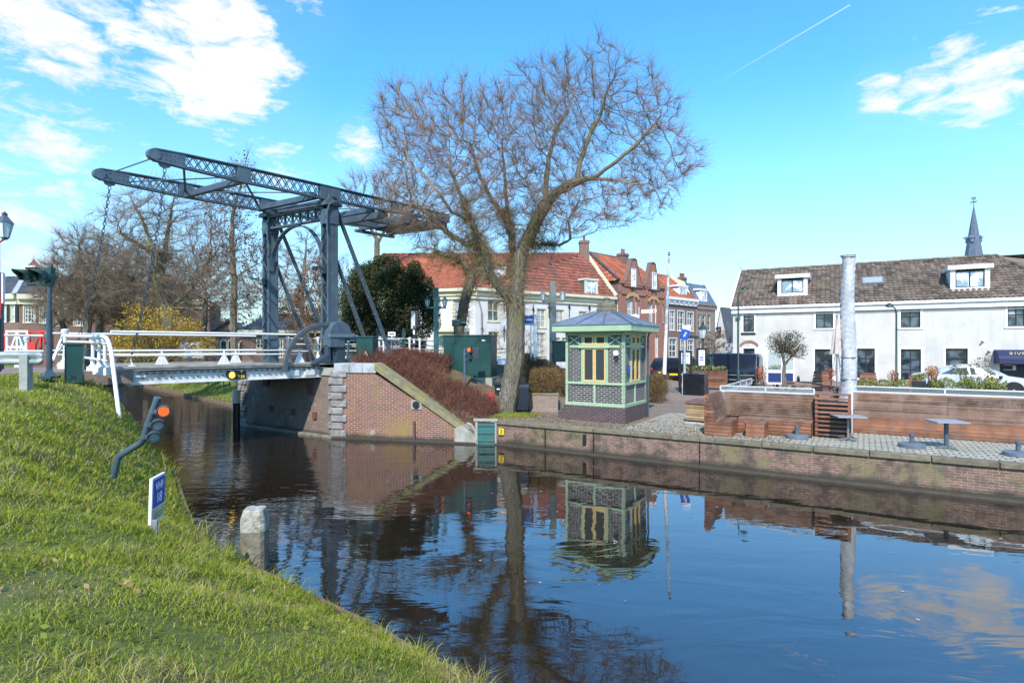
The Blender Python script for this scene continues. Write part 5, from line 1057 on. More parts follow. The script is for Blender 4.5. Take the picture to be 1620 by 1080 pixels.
# slatted gate panel between the benches
sg, tg = ST(G(1295, 676, .8)); gp = thing('slatted_cabinet', 'open slatted red hardwood cabinet between the two benches', 'cabinet', T(s1+.05, t0+TD-.45, .8), RZ)
mb = MB(); 
for i in range(9): mb.bb(0, .80, .0, .03, .06+i*.125, .06+i*.125+.055, t=R.random()); mb.bb(.83, .86, .03, .5, .06+i*.125, .06+i*.125+.055, t=R.random())
mb.build('slats', M_wood, gp); mb = MB()
for x, y in ((0, .03), (.8, .0), (.0, .5), (.8, .5)): mb.bb(x, x+.07, y, y+.05, 0, 1.18)
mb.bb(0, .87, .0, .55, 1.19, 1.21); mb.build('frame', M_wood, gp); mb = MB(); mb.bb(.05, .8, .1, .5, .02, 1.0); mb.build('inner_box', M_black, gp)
# beige slatted box
sb, tb = ST(G(1085, 668, .8)); bx = thing('slatted_box', 'pale slatted wooden cupboard with red wood top beside the corner bench', 'cupboard', T(sb, tb, .8), RZ)
mb = MB(); slats(mb, 0, .60, 0, .03, .08, .62, 7); slats(mb, .0, .03, .03, .8, .08, .62, 7); mb.build('slats', M_woodb, bx)
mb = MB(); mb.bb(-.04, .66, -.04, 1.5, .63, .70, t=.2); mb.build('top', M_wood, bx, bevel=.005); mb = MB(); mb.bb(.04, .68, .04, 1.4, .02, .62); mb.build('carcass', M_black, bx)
mb = MB(); mb.bb(0, .75, -.1, .5, .0, .03); mb.bb(.5, .75, -.08, .05, .03, .07, mi=1); mb.build('base_plate', [M_lgrey, M_black], bx)
# black covered heater
hv = thing('covered_box', 'tall box under a black plastic cover left of the wooden planter', 'covered box', T(*ST(G(1080, 633, .82)), .82), RZ)
mb = MB(); W_, D_, Hc = .98, .8, 1.26
g_ = [[None]*9 for _ in range(8)]
vs = []; nx, nz = 28, 10
for j in range(nz+1):
    z = j/nz*Hc
    for i in range(nx):
        w = i/nx*4; sdn = int(w); f_ = w-sdn; p = [(f_*W_, 0), (W_, f_*D_), (W_-f_*W_, D_), (0, D_-f_*D_)][sdn]; k2 = .02*math.sin(i*2.3+j*.35)*(1-j/nz)+.012*math.sin(i*1.1+j*1.7)
        cx_, cy_ = p[0]-W_/2, p[1]-D_/2; l = math.hypot(cx_, cy_); vs.append((W_/2+cx_*(1+k2/l+.03*(1-j/nz)), D_/2+cy_*(1+k2/l+.03*(1-j/nz)), z))
fs = [(j*nx+i, j*nx+(i+1) % nx, (j+1)*nx+(i+1) % nx, (j+1)*nx+i) for j in range(nz) for i in range(nx)]+[tuple(range(nz*nx, nz*nx+nx))]
mb.add(vs, fs); mb.build('plastic_cover', P('black plastic sheet', (.012, .013, .018), .28, bump=.3, bscale=5), hv, smooth=True)
mb = MB(); mb.bb(-.02, .01, -.02, .01, 0, 1.3); mb.build('edge_post', M_lgrey, hv)
# tables, parasol bases
def table(u, v, top_v, label, w=.72, thin=False):
    p = G(u, v, .8); y = p.y; zt = ZV(top_v, y)-.8; s, t = ST(p); o = thing('terrace_table', label, 'table', T(s, t, .8), RZ+.35, 'square tables by the water')
    mb = MB(); mb.bb(-w/2, w/2, -w/2, w/2, zt-.03, zt); mb.build('table_top', M_tabl, o, bevel=.006)
    mb = MB(); mb.tube([(0, 0, .05), (0, 0, zt-.03)], .028 if thin else .05, 10); mb.build('column', M_grey if thin else M_steel, o, smooth=True)
    mb = MB(); [mb.bar((0, 0, .06), (.30*math.cos(a), .30*math.sin(a), .015), .05, .03) for a in (.4, .4+PI/2, .4+PI, .4+1.5*PI)]; mb.build('foot', M_grey, o); return o
M_tabl = P('grey laminate', (.26, .27, .30), .45, var=.06, bump=0)
table(1341.5, 696, 657, 'thin legged square grey table below the tall wrapped parasol', thin=True); table(1497, 709, 665, 'square grey table on a thick column before the long bench, right')
pb = None
for j, (u, v, lab) in enumerate(((1260, 693.5, 'round grey parasol foot with short tube in front of the corner bench'), (1443, 708, 'round grey parasol foot standing between the two square tables'), (1613, 722, 'round grey parasol foot cut by the right edge of the photo'))):
    s, t = ST(G(u, v, .8)); t += .12
    if pb is None:
        pb = thing('parasol_foot', lab, 'parasol base', T(s, t, .8), RZ, 'round parasol feet'); mb = MB(); mb.lathe([(.28, 0), (.295, .01), (.295, .085), (.25, .10), (.0, .115)], (0, 0, 0), 28); mb.build('disc', P('blue grey cast foot', (.12, .145, .18), .5), pb, smooth=True)
        mb = MB(); mb.lathe([(.05, .09), (.05, .26), (.062, .27), (.062, .34), (.04, .35)], (0, 0, 0), 14); mb.build('tube', P('tube grey', (.09, .11, .14), .4), pb, smooth=True)
    else: dup(pb, T(s, t, .8), RZ+j, lab, 'round parasol feet')
# wrapped big parasol
y = 20.8; p = at(1342, y); zb, zt = ZV(640, y), ZV(406, y)
wp_ = thing('wrapped_parasol', 'very tall closed parasol wrapped in wrinkled grey tarpaulin', 'parasol', (p.x, p.y, .8)); zt -= .8; zb -= .8
vs = []; nx, nz = 22, 90
for j in range(nz+1):
    f_ = j/nz; z = zb+(zt-zb)*f_; r = .262-.055*f_+(.07*(1-f_*8) if f_ < .125 else 0)
    for i in range(nx):
        a = 2*PI*i/nx; k2 = 1+.07*math.sin(3*a+f_*9)+.05*math.sin(7*a-f_*40+2*math.sin(f_*25))+.035*math.sin(f_*170+3*math.sin(2*a+f_*6))
        zz = z-(.22*max(0, math.cos(a-3.6))*(1-f_*10) if f_ < .1 else 0); vs.append((r*k2*math.cos(a)+.02*math.sin(f_*7), r*k2*math.sin(a), zz))
mb = MB(); mb.add(vs, [(j*nx+i, j*nx+(i+1) % nx, (j+1)*nx+(i+1) % nx, (j+1)*nx+i) for j in range(nz) for i in range(nx)]+[tuple(range(nz*nx, nz*nx+nx))]); mb.build('tarpaulin', M_tarp, wp_, smooth=True)
mb = MB(); mb.lathe([(.25, zt-.02), (.25, zt+.03), (.27, zt+.03), (.27, zt+.05), (0, zt+.06)], (0, 0, 0), 12); mb.build('cap', M_tarp, wp_); mb = MB(); mb.tube([(0, -.05, 0), (0, -.05, zb+.4)], .075, 10); mb.bb(-.4, .4, -.4, .4, 0, .06); mb.build('mast_foot', M_lgrey, wp_)
mb = MB(); 
for z in (zb+1.75, zb+.95): mb = MB(); mb.lathe([(.265, -.02), (.272, 0), (.265, .02)], (0, 0, z), 18); mb.build('strap', M_grey, wp_)
y = 23.5; p = at(1324, y); zt = ZV(505, y)-1; zb = ZV(560, y)-1
pa = thing('closed_parasol', 'small closed beige grey parasol to the left of the wrapped mast', 'parasol', (p.x, p.y, 1.0)); mb = MB(); vs = []; nx = 24; nz = 10
for j in range(nz+1):
    f_ = j/nz; z = zt-(zt-zb)*f_
    for i in range(nx): a = 2*PI*i/nx; r = (.06+.16*f_)*(1+.25*math.cos(6*a+f_*2)); vs.append((r*math.cos(a), r*math.sin(a), z))
mb.add(vs, [(j*nx+i, j*nx+(i+1) % nx, (j+1)*nx+(i+1) % nx, (j+1)*nx+i) for j in range(nz) for i in range(nx)]); mb.build('canopy', P('grey beige cloth', (.52, .44, .39), .8), pa, smooth=True)
mb = MB(); mb.tube([(0, 0, 0), (0, 0, zt+.15)], .028, 8); mb.lathe([(.0, 0), (.06, .04), (.0, .1)], (0, 0, zt+.1), 8); mb.build('pole', M_grey, pa)
mb = MB()
for i in range(5): a = i*1.3; mb.bar((.05*math.cos(a), .05*math.sin(a), zb+.05), (.16*math.cos(a), .16*math.sin(a), zb-.55-.1*i), .02, .02)
mb.build('ribs', M_grey, pa)
# big planter with olive tree and deck ramp with glass rail
sr, tr_ = ST(G(1160, 628, 1.96)); 
rp_ = thing('timber_ramp', 'sloping timber planter deck behind the corner bench with a glass rail', 'deck', T(s0+.3, t0+TD+.25, .82), RZ)
mb = MB()
for i in range(16): mb.bb(0, 2.7, .0+i*.42, .0+i*.42+.40, .95, 1.0, t=R.random()) if i < 8 else None
mb.bb(0, 2.7, .0, 3.4, .3, .95, t=.2); mb.build('deck_boards', M_woodg, rp_)
glassrail(rp_, (-.1, -.15, 0), (-.1, 4.6, 0), BZ-.05, BZ+.14, 4)
# low glass wind screen with blue panel
f_a, f_b = at(1214, 26.5), at(1256, 26.1)
gs = thing('wind_screen', 'tall glass wind screen with navy panel and white frame beneath the olive tree', 'screen', (f_a.x, f_a.y, .95), math.atan2(f_b.y-f_a.y, f_b.x-f_a.x)); L = (f_b-f_a).length; zc = lambda v: ZV(v, 26.4)-.95
mb = MB(); z0, z1, z2, z3 = zc(606), zc(589), zc(585), zc(557)
for x in (0, L*.55, L): mb.bb(x-.03, x+.03, 0, .05, z0, z3)
mb.bb(0, L, -.002, .05, z1-.02, z2); mb.bb(0, L, 0, .05, z0-.05, z0+.04); mb.build('frame', M_white, gs); mb = MB(); mb.bb(.03, L-.03, .01, .04, z0+.04, z1-.02); mb.build('panel', M_blue2 if False else P('deep blue panel', (.01, .03, .13), .5), gs); mb = MB(); mb.bb(.03, L-.03, .02, .03, z2, z3); mb.build('pane', M_scr, gs)
# ---------------- bins, cabinets, poles ----------------
M_lantern_pole = P('dark green lamp post', (.012, .045, .04), .45)
def cabinet(label, p, rz, w, d, h, zb, plinth=None, name='utility_cabinet'):
    o = thing(name, label, 'cabinet', (p[0], p[1], zb), rz); mb = MB(); mb.bb(-w/2, w/2, -d/2, d/2, 0, h); b = mb.build('housing', M_green, o, bevel=.012)
    mb = MB(); mb.bb(-w/2-.03, w/2+.03, -d/2-.03, d/2+.03, h+.002, h+.06); mb.build('lid', M_green, o, bevel=.012)
    mb = MB()
    for i in range(1, 3 if w > 1 else 1): mb.bb(-w/2+w*i/2-.006, -w/2+w*i/2+.006, -d/2-.004, -d/2+.01, .1, h-.05)
    mb.bb(-w/2+.02, w/2-.02, -d/2-.005, -d/2+.01, .08, .095)
    for x in ((w*.28, -w*.1) if w > 1 else (0,)): mb.bb(x-.05, x+.05, -d/2-.01, -d/2, .12, .19)
    mb.build('door_joint', M_black, o)
    if plinth: mb = MB(); mb.bb(-w/2-.02, w/2+.06, -d/2-.02, d/2+.02, -plinth, -.002); mb.build('plinth', M_conc, o)
    return o
y = 24.0; p = at(744, y); cb_ = cabinet('large dark green steel substation cabinet on a concrete plinth', (p.x, p.y+.2), -.18, 2.05, 1.25, ZV(532, y)-ZV(596, y), ZV(596, y), .62)
mb = MB(); mb.box((.72, -.64, 1.55), (.14, .01, .05)); mb.build('label_plate', M_signw, cb_)
y = 14.2; p = at(118, y); zb = ZV(605, y); cabinet('slim dark green cabinet standing in the grass by the left railing', (p.x, p.y), .55, .36, .40, ZV(546, y)-ZV(605, y)+.0, zb)
y = 21.6; p = at(581, y); c3 = cabinet('small dark green cabinet behind the bridge machinery on the abutment', (p.x, p.y), -.2, .68, .5, .98, 2.7)
mb = MB(); mb.ext([(-.05, -.26, .3), (.15, -.26, .3), (.05, -.26, .5)], (0, .01, 0)); mb.build('warning_triangle', M_signw, c3)
def bin_(p, rz, label, cat='wheelie bin'):
    o = thing('wheelie_bin', label, cat, p, rz, 'black wheelie bins'); w, d, h = .60, .70, .98
    mb = MB(); lo = [(-w*.42, -d*.40, .08), (w*.42, -d*.40, .08), (w*.42, d*.36, .08), (-w*.42, d*.36, .08)]; hi = [(-w/2, -d/2, h), (w/2, -d/2, h), (w/2, d/2, h), (-w/2, d/2, h)]
    mb.add(lo+hi, [(3, 2, 1, 0), (4, 5, 6, 7), (0, 1, 5, 4), (1, 2, 6, 5), (2, 3, 7, 6), (3, 0, 4, 7)]); mb.bb(-w/2-.02, w/2+.02, -d/2-.02, d/2, h-.06, h-.01); mb.build('body', M_binb, o, bevel=.02)
    mb = MB(); mb.ext([(-w/2-.03, -d/2-.05, h), (-w/2-.03, -d/2-.05, h+.03), (-w/2-.03, 0, h+.09), (-w/2-.03, d/2+.04, h+.08), (-w/2-.03, d/2+.04, h)], (w+.06, 0, 0)); mb.tube([(-w/2, d/2+.09, h+.02), (w/2, d/2+.09, h+.02)], .02, 8); mb.build('lid', M_binb, o, bevel=.012)
    for s in (-1, 1): mb = MB(); mb.lathe([(.1, -.03), (.1, .03)], (s*w*.42, d*.36, .1), 14, axis=(1, 0, 0)); mb.build('wheel', M_rubber, o)
    return o
M_binb = P('bin plastic', (.018, .022, .035), .4, var=.1, bump=.05)
b1 = G(797, 650, .85); q = bin_((b1.x, b1.y+1.1, .84), -.35, 'black wheelie bin with a white sticker left of the leaning tree trunk')
mb = MB(); mb.box((-.12, -.352, .80), (.13, .01, .05)); mb.box((.02, -.343, .55), (.16, .01, .25)); mb.build('sticker', M_signw, q)
b2 = G(826, 655, .85); bin_((b2.x, b2.y+.9, .84), -.1, 'black wheelie bin half behind the right side of the tree trunk')
bd = G(900, 646, .82); o = thing('blue_barrel', 'blue plastic barrel beside the left side of the kiosk', 'barrel', tuple(T(KS[0]-KW-.22, KS[1]+1.5, .82))); mb = MB(); mb.lathe([(.26, 0), (.29, .05), (.29, .3), (.3, .32), (.29, .34), (.29, .8), (.26, .86)], (0, 0, 0), 20); mb.build('drum', P('barrel blue', (.01, .05, .30), .4), o, smooth=True)
mb = MB(); mb.lathe([(.27, .86), (.27, .9), (.1, .91)], (0, 0, 0), 20); mb.build('lid', M_black, o)
# brick planter
pl = G(868, 652, .82); o = thing('brick_planter', 'low brick planting box left of the kiosk holding a clipped brown hedge', 'planter', (pl.x-.15, pl.y+.5, .82), -.06)
mb = MB(); mb.bb(-.70, .55, 0, 1.3, -.05, .62); mb.build('box', M_brickP, o); mb = MB(); mb.bb(-.73, .58, -.03, 1.33, .62, .68); mb.build('rim', M_moss, o, bevel=.01)
# steps behind the red hedge
o = thing('garden_steps', 'short flight of mossy brick steps beside the cabinet plinth', 'steps', (at(765, 22.2).x, 22.2, .85), -.9)
for i in range(4): mb = MB(); mb.bb(-.55, .55, i*.32, i*.32+1.2-.3*i, 0, .17*(i+1)); mb.build('step', P('step stone', (.24, .13, .09), .9, stain=(.2, .18, .1)), o, bevel=.015)
o = thing('red_can', 'red plastic can standing between the steps and the bins', 'can', (at(776, 22).x, 21.8, .95), .3); mb = MB(); mb.lathe([(.16, 0), (.18, .05), (.18, .5), (.1, .6), (.06, .62)], (0, 0, 0), 14); mb.build('body', M_red, o, smooth=True); mb = MB(); mb.tube([(-.1, 0, .6), (0, 0, .72), (.1, 0, .6)], .02, 6); mb.build('handle', M_red, o)
# posts: flagpole, lamps
def flagpole(u0, v0, u1, v1, y):
    p = at(u1, y); o = thing('flagpole', 'tall plain white flagpole behind the kiosk, leaning slightly', 'flagpole', (p.x, p.y, ZV(v1, y))); q = at(u0, y, ZV(v0, y)); q -= Vector(o.location)
    mb = MB(); mb.tube([(0, 0, 0), q*.5, q], [.085, .065, .045], 12); mb.build('pole', M_white, o, smooth=True); mb = MB(); mb.lathe([(.05, 0), (.08, .03), (.02, .07), (.05, .12), (0, .18)], q, 10); mb.build('truck', M_grey, o)
flagpole(1058.5, 404, 1051, 592, 24.5)
def streetlight(u, vb, vt, y, side, label, z0=1.1):
    p = at(u, y); o = thing('street_lamp', label, 'street lamp', (p.x, p.y, z0)); zt = ZV(vt, y)-z0; mb = MB()
    mb.tube([(0, 0, 0), (0, 0, 1.0), (0, 0, 1.05), (0, 0, zt-.35), (side*.06, 0, zt-.1), (side*.22, 0, zt)], [.075, .075, .045, .035, .03, .03], 10); mb.build('pole', M_lantern_pole, o, smooth=True)
    mb = MB(); mb.lathe([(.02, .14), (.09, .1), (.17, .02), (.18, -.02), (0, -.03)][::-1], (side*.32, 0, zt), 14); mb.build('lamp_head', M_lantern_pole, o, smooth=True); mb = MB(); mb.lathe([(.13, 0), (.08, -.05), (0, -.06)], (side*.32, 0, zt-.02), 14); mb.build('lamp_glass', M_lantern, o, smooth=True)
streetlight(1168, 600, 457, 29, 1, 'dark green curved street lamp before the left end of the white house'); streetlight(1418, 600, 484, 25.5, -1, 'thin dark curved street lamp before the middle of the white house')
def lantern(mb_f, mb_g, c, s=1.0):
    c = Vector(c); mb_f.lathe([(.05*s, 0), (.07*s, .03*s), (.09*s, .05*s)], c, 6); mb_g.lathe([(.085*s, .05*s), (.16*s, .38*s)], c, 6); mb_f.lathe([(.18*s, .38*s), (.17*s, .41*s), (.08*s, .52*s), (.05*s, .56*s), (.06*s, .6*s), (.0, .66*s)], c, 6)
    for i in range(6): a = i*PI/3; mb_f.bar(c+Vector((.086*s*math.cos(a), .086*s*math.sin(a), .05*s)), c+Vector((.162*s*math.cos(a), .162*s*math.sin(a), .38*s)), .012, .012)
# twin lantern post left of the villa
y = 27.5; p = at(690, y); o = thing('lantern_post', 'teal square post carrying two small lanterns beside the dark yew', 'lantern post', (p.x, p.y, 2.2)); zt = ZV(455, y)-2.2; mb = MB(); mb.bb(-.11, .11, -.11, .11, -.6, zt); mb.bb(-.48, .48, -.03, .03, ZV(487, y)-2.2-.03, ZV(487, y)-2.2+.05); mb.build('post', M_dgreen, o, bevel=.01)
for s in (-1, 1): mf, mg = MB(), MB(); lantern(mf, mg, (s*.42, 0, ZV(487, y)-2.2+.04), .85); l_ = mf.build('lantern', M_dgreen, o); mg.build('glass', M_lantern, l_)
# weathered post with lanterns in front of the villa
y = 30; p = at(874.5, y); z0 = 1.2; o = thing('lantern_post', 'tall weathered grey post with lantern arms before the white villa', 'lantern post', (p.x, p.y, z0)); zt = ZV(446, y)-z0; mb = MB(); mb.bb(-.17, .17, -.17, .17, 0, zt); mb.bb(-.55, .55, -.03, .03, ZV(478, y)-z0, ZV(478, y)-z0+.07); mb.build('post', P('weathered zinc grey', (.14, .17, .17), .7, stain=(.25, .24, .2)), o, bevel=.02)
for s in (-1, 1): mf, mg = MB(), MB(); lantern(mf, mg, (s*.52, 0, ZV(478, y)-z0+.05), .95); l_ = mf.build('lantern', M_grey, o); mg.build('glass', M_lantern, l_)
# street lantern with blue glass, signs
y = 40; p = at(1112, y); o = thing('street_lantern', 'classic lantern on a post with dark name board behind the parked van', 'lantern', (p.x, p.y, 1.15)); zt = ZV(537, y)-1.15; mb = MB(); mb.tube([(0, 0, 0), (0, 0, zt)], .06, 8); mb.bar((-.3, 0, zt+.15), (-1.1, 0, zt+.17), .05, .22); mb.build('post', M_steeld, o); mf, mg = MB(), MB(); lantern(mf, mg, (0, 0, zt), 1.9); l_ = mf.build('lantern', M_steeld, o); mg.build('glass', M_lantern, l_)
y = 27.0; p = at(1083, y); z0 = 1.0; o = thing('route_sign', 'blue sign board with white arrows on a pale post near the flagpole', 'sign', (p.x, p.y, z0)); mb = MB(); zt = ZV(515, y)-z0; mb.tube([(0, 0, 0), (0, 0, zt)], .06, 10); mb.build('post', M_lgrey, o, smooth=True)
mb = MB(); zl = ZV(536, y)-z0; mb.ext([(-.26, -.07, zl), (.12, -.07, zl-.05), (.26, -.07, zt-.25), (-.14, -.07, zt-.15)], (0, .03, 0)); b_ = mb.build('board', M_blue, o); mb = MB(); mb.ext([(-.14, -.075, zt-.14), (.26, -.075, zt-.23), (.27, -.075, zt), (-.12, -.075, zt+.03)], (0, .03, 0)); mb.build('number_plate', M_signw, o)
text_mb('↗', .2, frame((.02, -.08, zt-.37), (1, 0, .0), (0, 0, 1)), 'arrow', M_signw, b_); text_mb('↗', .2, frame((-.04, -.08, zl+.15), (1, 0, .0), (0, 0, 1)), 'arrow', M_signw, b_)
def board(u0, v0, u1, v1, y, z0, label, face, blue):
    p = at((u0+u1)/2, y); w = (u1-u0)/F*y; zt, zb = ZV(v0, y)-z0, ZV(v1, y)-z0; o = thing('notice_board', label, 'notice board', (p.x, p.y, z0)); mb = MB(); mb.bb(-w/2-.1, -w/2, -.03, .08, 0, zt+.08); mb.bb(w/2, w/2+.1, -.03, .08, 0, zt+.08); mb.bb(-w/2, w/2, -.03, .08, zt, zt+.08); mb.bb(-w/2, w/2, 0, .06, zb-.1, zb); mb.build('frame', M_black, o)
    mb = MB(); mb.bb(-w/2, w/2, -.0, .03, zb, zt); f_ = mb.build('panel', face, o)
    if blue:
        mb = MB(); r = w*.33; mb.lathe([(r, 0), (r, .012), (0, .013)], (0, -.0, zt-r-.12), 24, axis=(0, -1, 0)); e_ = mb.build('emblem', M_blue, f_); mb = MB(); mb.ext([(-.12, -.02, zt-r-.27), (.02, -.02, zt-r-.27), (.02, -.02, zt-r-.02), (-.06, -.02, zt-r+.10), (-.12, -.02, zt-r-.02)], (0, .005, 0)); mb.bb(.05, .13, -.02, -.014, zt-r-.27, zt-r-.03); mb.build('pictogram', M_signw, e_)
        mb = MB(); 
        for i in range(2): mb.bb(-w*.3, w*.3, -.006, 0, zt-w-.12-i*.13, zt-w-.06-i*.13)
        mb.build('text_lines', M_blue, f_)
    else:
        mb = MB(); mb.bar((-w*.36, -.004, zt-.2), (-w*.05, -.004, zt-.13), .01, .05); mb.bar((-w*.1, -.004, zt-.12), (w*.35, -.004, zt-.2), .01, .045)
        for i in range(9):
            if i in (3, 6): continue
            mb.bb(-w*.36, w*(.2+.12*((i*7) % 3)/2), -.006, 0, zt-.38-i*.085, zt-.36-i*.085)
        mb.build('text_lines', M_grey, f_)
board(1077.5, 557, 1091.5, 575.5, 27.5, 1.0, 'dark framed notice board with a printed white menu sheet', M_signw, False)
board(1105, 553, 1115, 578, 31, 1.05, 'slim white board with round blue emblem beside the van', M_signw, True)
y = 31; p = at(1005, y); o = thing('direction_sign', 'white direction signs on a thin pole above the kiosk roof', 'sign', (p.x+.2, p.y, 1.1)); z1 = ZV(493, y)-1.1; mb = MB(); mb.tube([(0, 0, 0), (0, 0, z1+.25)], .04, 8); mb.build('pole', M_lgrey, o)
mb = MB(); mb.ext([(.12, -.06, z1-.1), (.95, -.06, z1-.03), (.95, -.06, z1+.14), (.12, -.06, z1+.1)], (0, .03, 0)); a_ = mb.build('arm', M_signw, o); mb = MB(); mb.box((.80, -.065, z1+.05), (.12, .02, .1)); mb.build('red_mark', M_red, a_); mb = MB(); mb.box((.42, -.065, z1+.02), (.4, .01, .03)); mb.build('text_line', M_red, a_)
mb = MB(); mb.ext([(-.55, -.06, z1-.42), (.0, -.06, z1-.48), (.0, -.06, z1-.2), (-.2, -.06, z1-.12), (-.55, -.06, z1-.2)], (0, .03, 0)); mb.build('arm', M_signw, o)
y = 26; p = at(840, y); o = thing('blue_sign', 'blue rectangular place sign with white lettering just right of the tree trunk', 'sign', (p.x, p.y, 1.05)); z1, z0_ = ZV(499, y)-1.05, ZV(514, y)-1.05; mb = MB(); mb.bb(-.03, .03, 0, .05, 0, z1+.05); mb.build('post', M_signw, o); mb = MB(); mb.bb(.12, .28, 0, .1, 0, z1+.05); mb.build('post', M_signw, o); mb = MB(); mb.box((-.08, -.02, (z1+z0_)/2), (.42, .03, z1-z0_)); b_ = mb.build('panel', M_blue, o); mb = MB(); mb.box((-.08, -.037, (z1+z0_)/2+.02), (.30, .006, .07)); mb.box((-.08, -.037, z0_+.06), (.36, .006, .025)); mb.build('lettering', M_signw, b_)
# traffic signal for road (seen from behind), little signs on the approach
y = 27; p = at(655, y); o = thing('traffic_light', 'grey road traffic light on a white banded pole in front of the yew', 'traffic light', (p.x, p.y, 2.45)); z1, z0_ = ZV(492, y)-2.45, ZV(520, y)-2.45; mb = MB()
for i in range(11): mb.lathe([(.05, 0), (.05, .21)], (0, 0, i*.21-.2), 10, mi=i % 2)
mb.build('pole', [M_signw, M_steeld], o); mb = MB(); mb.bb(-.14, .06, -.03, .03, z0_, z1); mb.bb(.06, .22, -.05, .12, z0_+.05, z1-.03, mi=1); mb.build('backboard', [M_lgrey, M_black], o, bevel=.01)
for i in range(3): z = z0_+(z1-z0_)*(i+.5)/3; mb = MB(); mb.lathe([(.08, 0), (.09, .12)], (.22, -.0, z), 12, axis=(1, .3, 0)); mb.build('visor', M_black, o)
y = 24.5; p = at(620, y); o = thing('small_sign', 'little white plate on a pole among the approach railings', 'sign', (p.x, p.y, 2.6)); zt = ZV(526, y)-2.6; mb = MB(); mb.tube([(0, 0, 0), (0, 0, zt)], .025, 8); mb.build('pole', M_white, o); mb = MB(); mb.box((0, -.03, zt-.06), (.32, .02, .17)); mb.box((0, -.042, zt-.06), (.22, .006, .05), mi=1); mb.build('plate', [M_signw, M_black], o, bevel=.004)
# dark green pipe signal heads hanging behind (camera housing at the villa front)
y = 28; p = at(722, y); o = thing('signal_head', 'dark green horizontal signal housing on a thin pole left of the pollard tree', 'signal', (p.x, p.y, 1.6)); zc_ = ZV(511, y)-1.6; mb = MB(); mb.tube([(-.1, 0, 0), (-.1, 0, zc_)], .04, 8); mb.build('pole', M_steeld, o); mb = MB(); mb.box((0, 0, zc_), (.42, .3, .32)); mb.lathe([(.13, 0), (.15, .3)], (.2, 0, zc_), 12, axis=(1, .1, 0)); mb.build('housing', M_green, o, bevel=.02)
y = 30; p = at(892, y); cabinet('dark green box half hidden behind the kiosk hedge before the villa', (p.x, p.y), .3, 1.3, .6, 1.05, ZV(572, y)+.0)
# ---------------- navigation signals ----------------
def lens_head(mb_b, mb_l, mb_v, c, ax, r=.095):
    c = Vector(c); ax = Vector(ax).normalized(); mb_b.lathe([(r*.7, -.16), (r*1.1, -.02), (r*1.18, 0), (r*1.18, .02), (r, .02)], c, 18, axis=ax); mb_l.lathe([(r*.92, .0), (r*.92, .022), (r*.6, .035), (0, .04)], c, 18, axis=ax)
    sd = ax.cross(Vector((0, 0, 1))).normalized(); up = sd.cross(ax); n = 11; vs = []
    for d_ in (0.0, 1.0):
        for i in range(n): a = -.25+(PI+.5)*i/(n-1); L_ = d_*(.17*(.35+.65*math.sin(max(0, min(PI, a))))); vs.append(c+sd*math.cos(a)*r*1.16+up*math.sin(a)*r*1.16+ax*L_)
    mb_v.add(vs, [(i, i+1, n+i+1, n+i) for i in range(n-1)])
# bent one on the grass bank
yb = 9.6; b0 = at(173, yb); zb0 = ZV(772, yb)
o = thing('bent_signal', 'bent navigation signal leaning from the grass bank with its top lamp lit red', 'signal', (b0.x, b0.y, zb0-.1))
def q_(u, v, y=9.6): p = at(u, y, ZV(v, y)); return p-Vector(o.location)
mb = MB(); pts = [q_(172, 784), q_(175, 770), q_(181, 746), q_(186, 727), q_(190, 720), q_(221, 701.5), q_(227, 695), q_(237, 664), q_(249, 631)]; mb.tube(pts, [.055]*9, 12); mb.lathe([(.06, -.02), (.06, .03), (.0, .035)], pts[-1], 12, axis=pts[-1]-pts[-2]); mb.build('pole', P('blue grey pole', (.05, .085, .11), .45, stain=(.10, .12, .12)), o, smooth=True)
ax = (.62, -1, -.10); heads = [(259, 650), (250, 671), (244, 690)]
for i, (u, v) in enumerate(heads):
    a, b, c_ = MB(), MB(), MB(); pc = q_(u, v, 9.45); lens_head(a, b, c_, pc, ax, .088); pp = q_((242.5, 235, 229)[i], v+1, 9.6); a.bar(pp, pc+Vector((-.02, .08, 0)), .07, .07); a.lathe([(.068, -.03), (.068, .03)], pp, 12, axis=(.25, 0, 1))
    h_ = a.build('signal_lamp', P('lamp housing', (.07, .09, .10), .5), o, smooth=True); b.build('lens', EMI('red lens', (1, .10, .02), .9, (.8, .06, .01)) if i == 0 else M_lens, h_, smooth=True); v_ = c_.build('hood', P('hood', (.05, .065, .075), .5), h_); v_.modifiers.new('s', 'SOLIDIFY').thickness = .006
# second signal before the green cabinet
y = 22.3; p = at(735, y); o = thing('navigation_signal', 'upright blue grey navigation signal showing red in front of the large green cabinet', 'signal', (p.x, p.y, ZV(624, y))); zz = lambda v: ZV(v, y)-ZV(624, y); mb = MB(); mb.tube([(0, 0, -.3), (0, 0, zz(554))], .05, 10); mb.build('pole', P('signal pole', (.07, .11, .15), .45), o, smooth=True)
mb = MB(); mb.box((.42, .12, zz(559)), (.3, .2, .42)); mb.box((.2, .05, zz(559)), (.3, .05, .05)); mb.build('repeater_box', M_steeld, o, bevel=.01)
for i, v in enumerate((552.5, 561, 571)):
    a, b, c_ = MB(), MB(), MB(); pc = (.16, -.08, zz(v)); lens_head(a, b, c_, pc, (.75, -1, -.08), .095); a.bar((0, 0, zz(v)), (.14, -.03, zz(v)), .06, .06); h_ = a.build('signal_lamp', P('lamp housing 2', (.06, .09, .11), .5), o, smooth=True); b.build('lens', EMI('red lens 2', (1, .12, .03), 1.2, (.8, .08, .02)) if i == 0 else M_lens, h_, smooth=True); v_ = c_.build('hood', M_steeld, h_); v_.modifiers.new('s', 'SOLIDIFY').thickness = .006
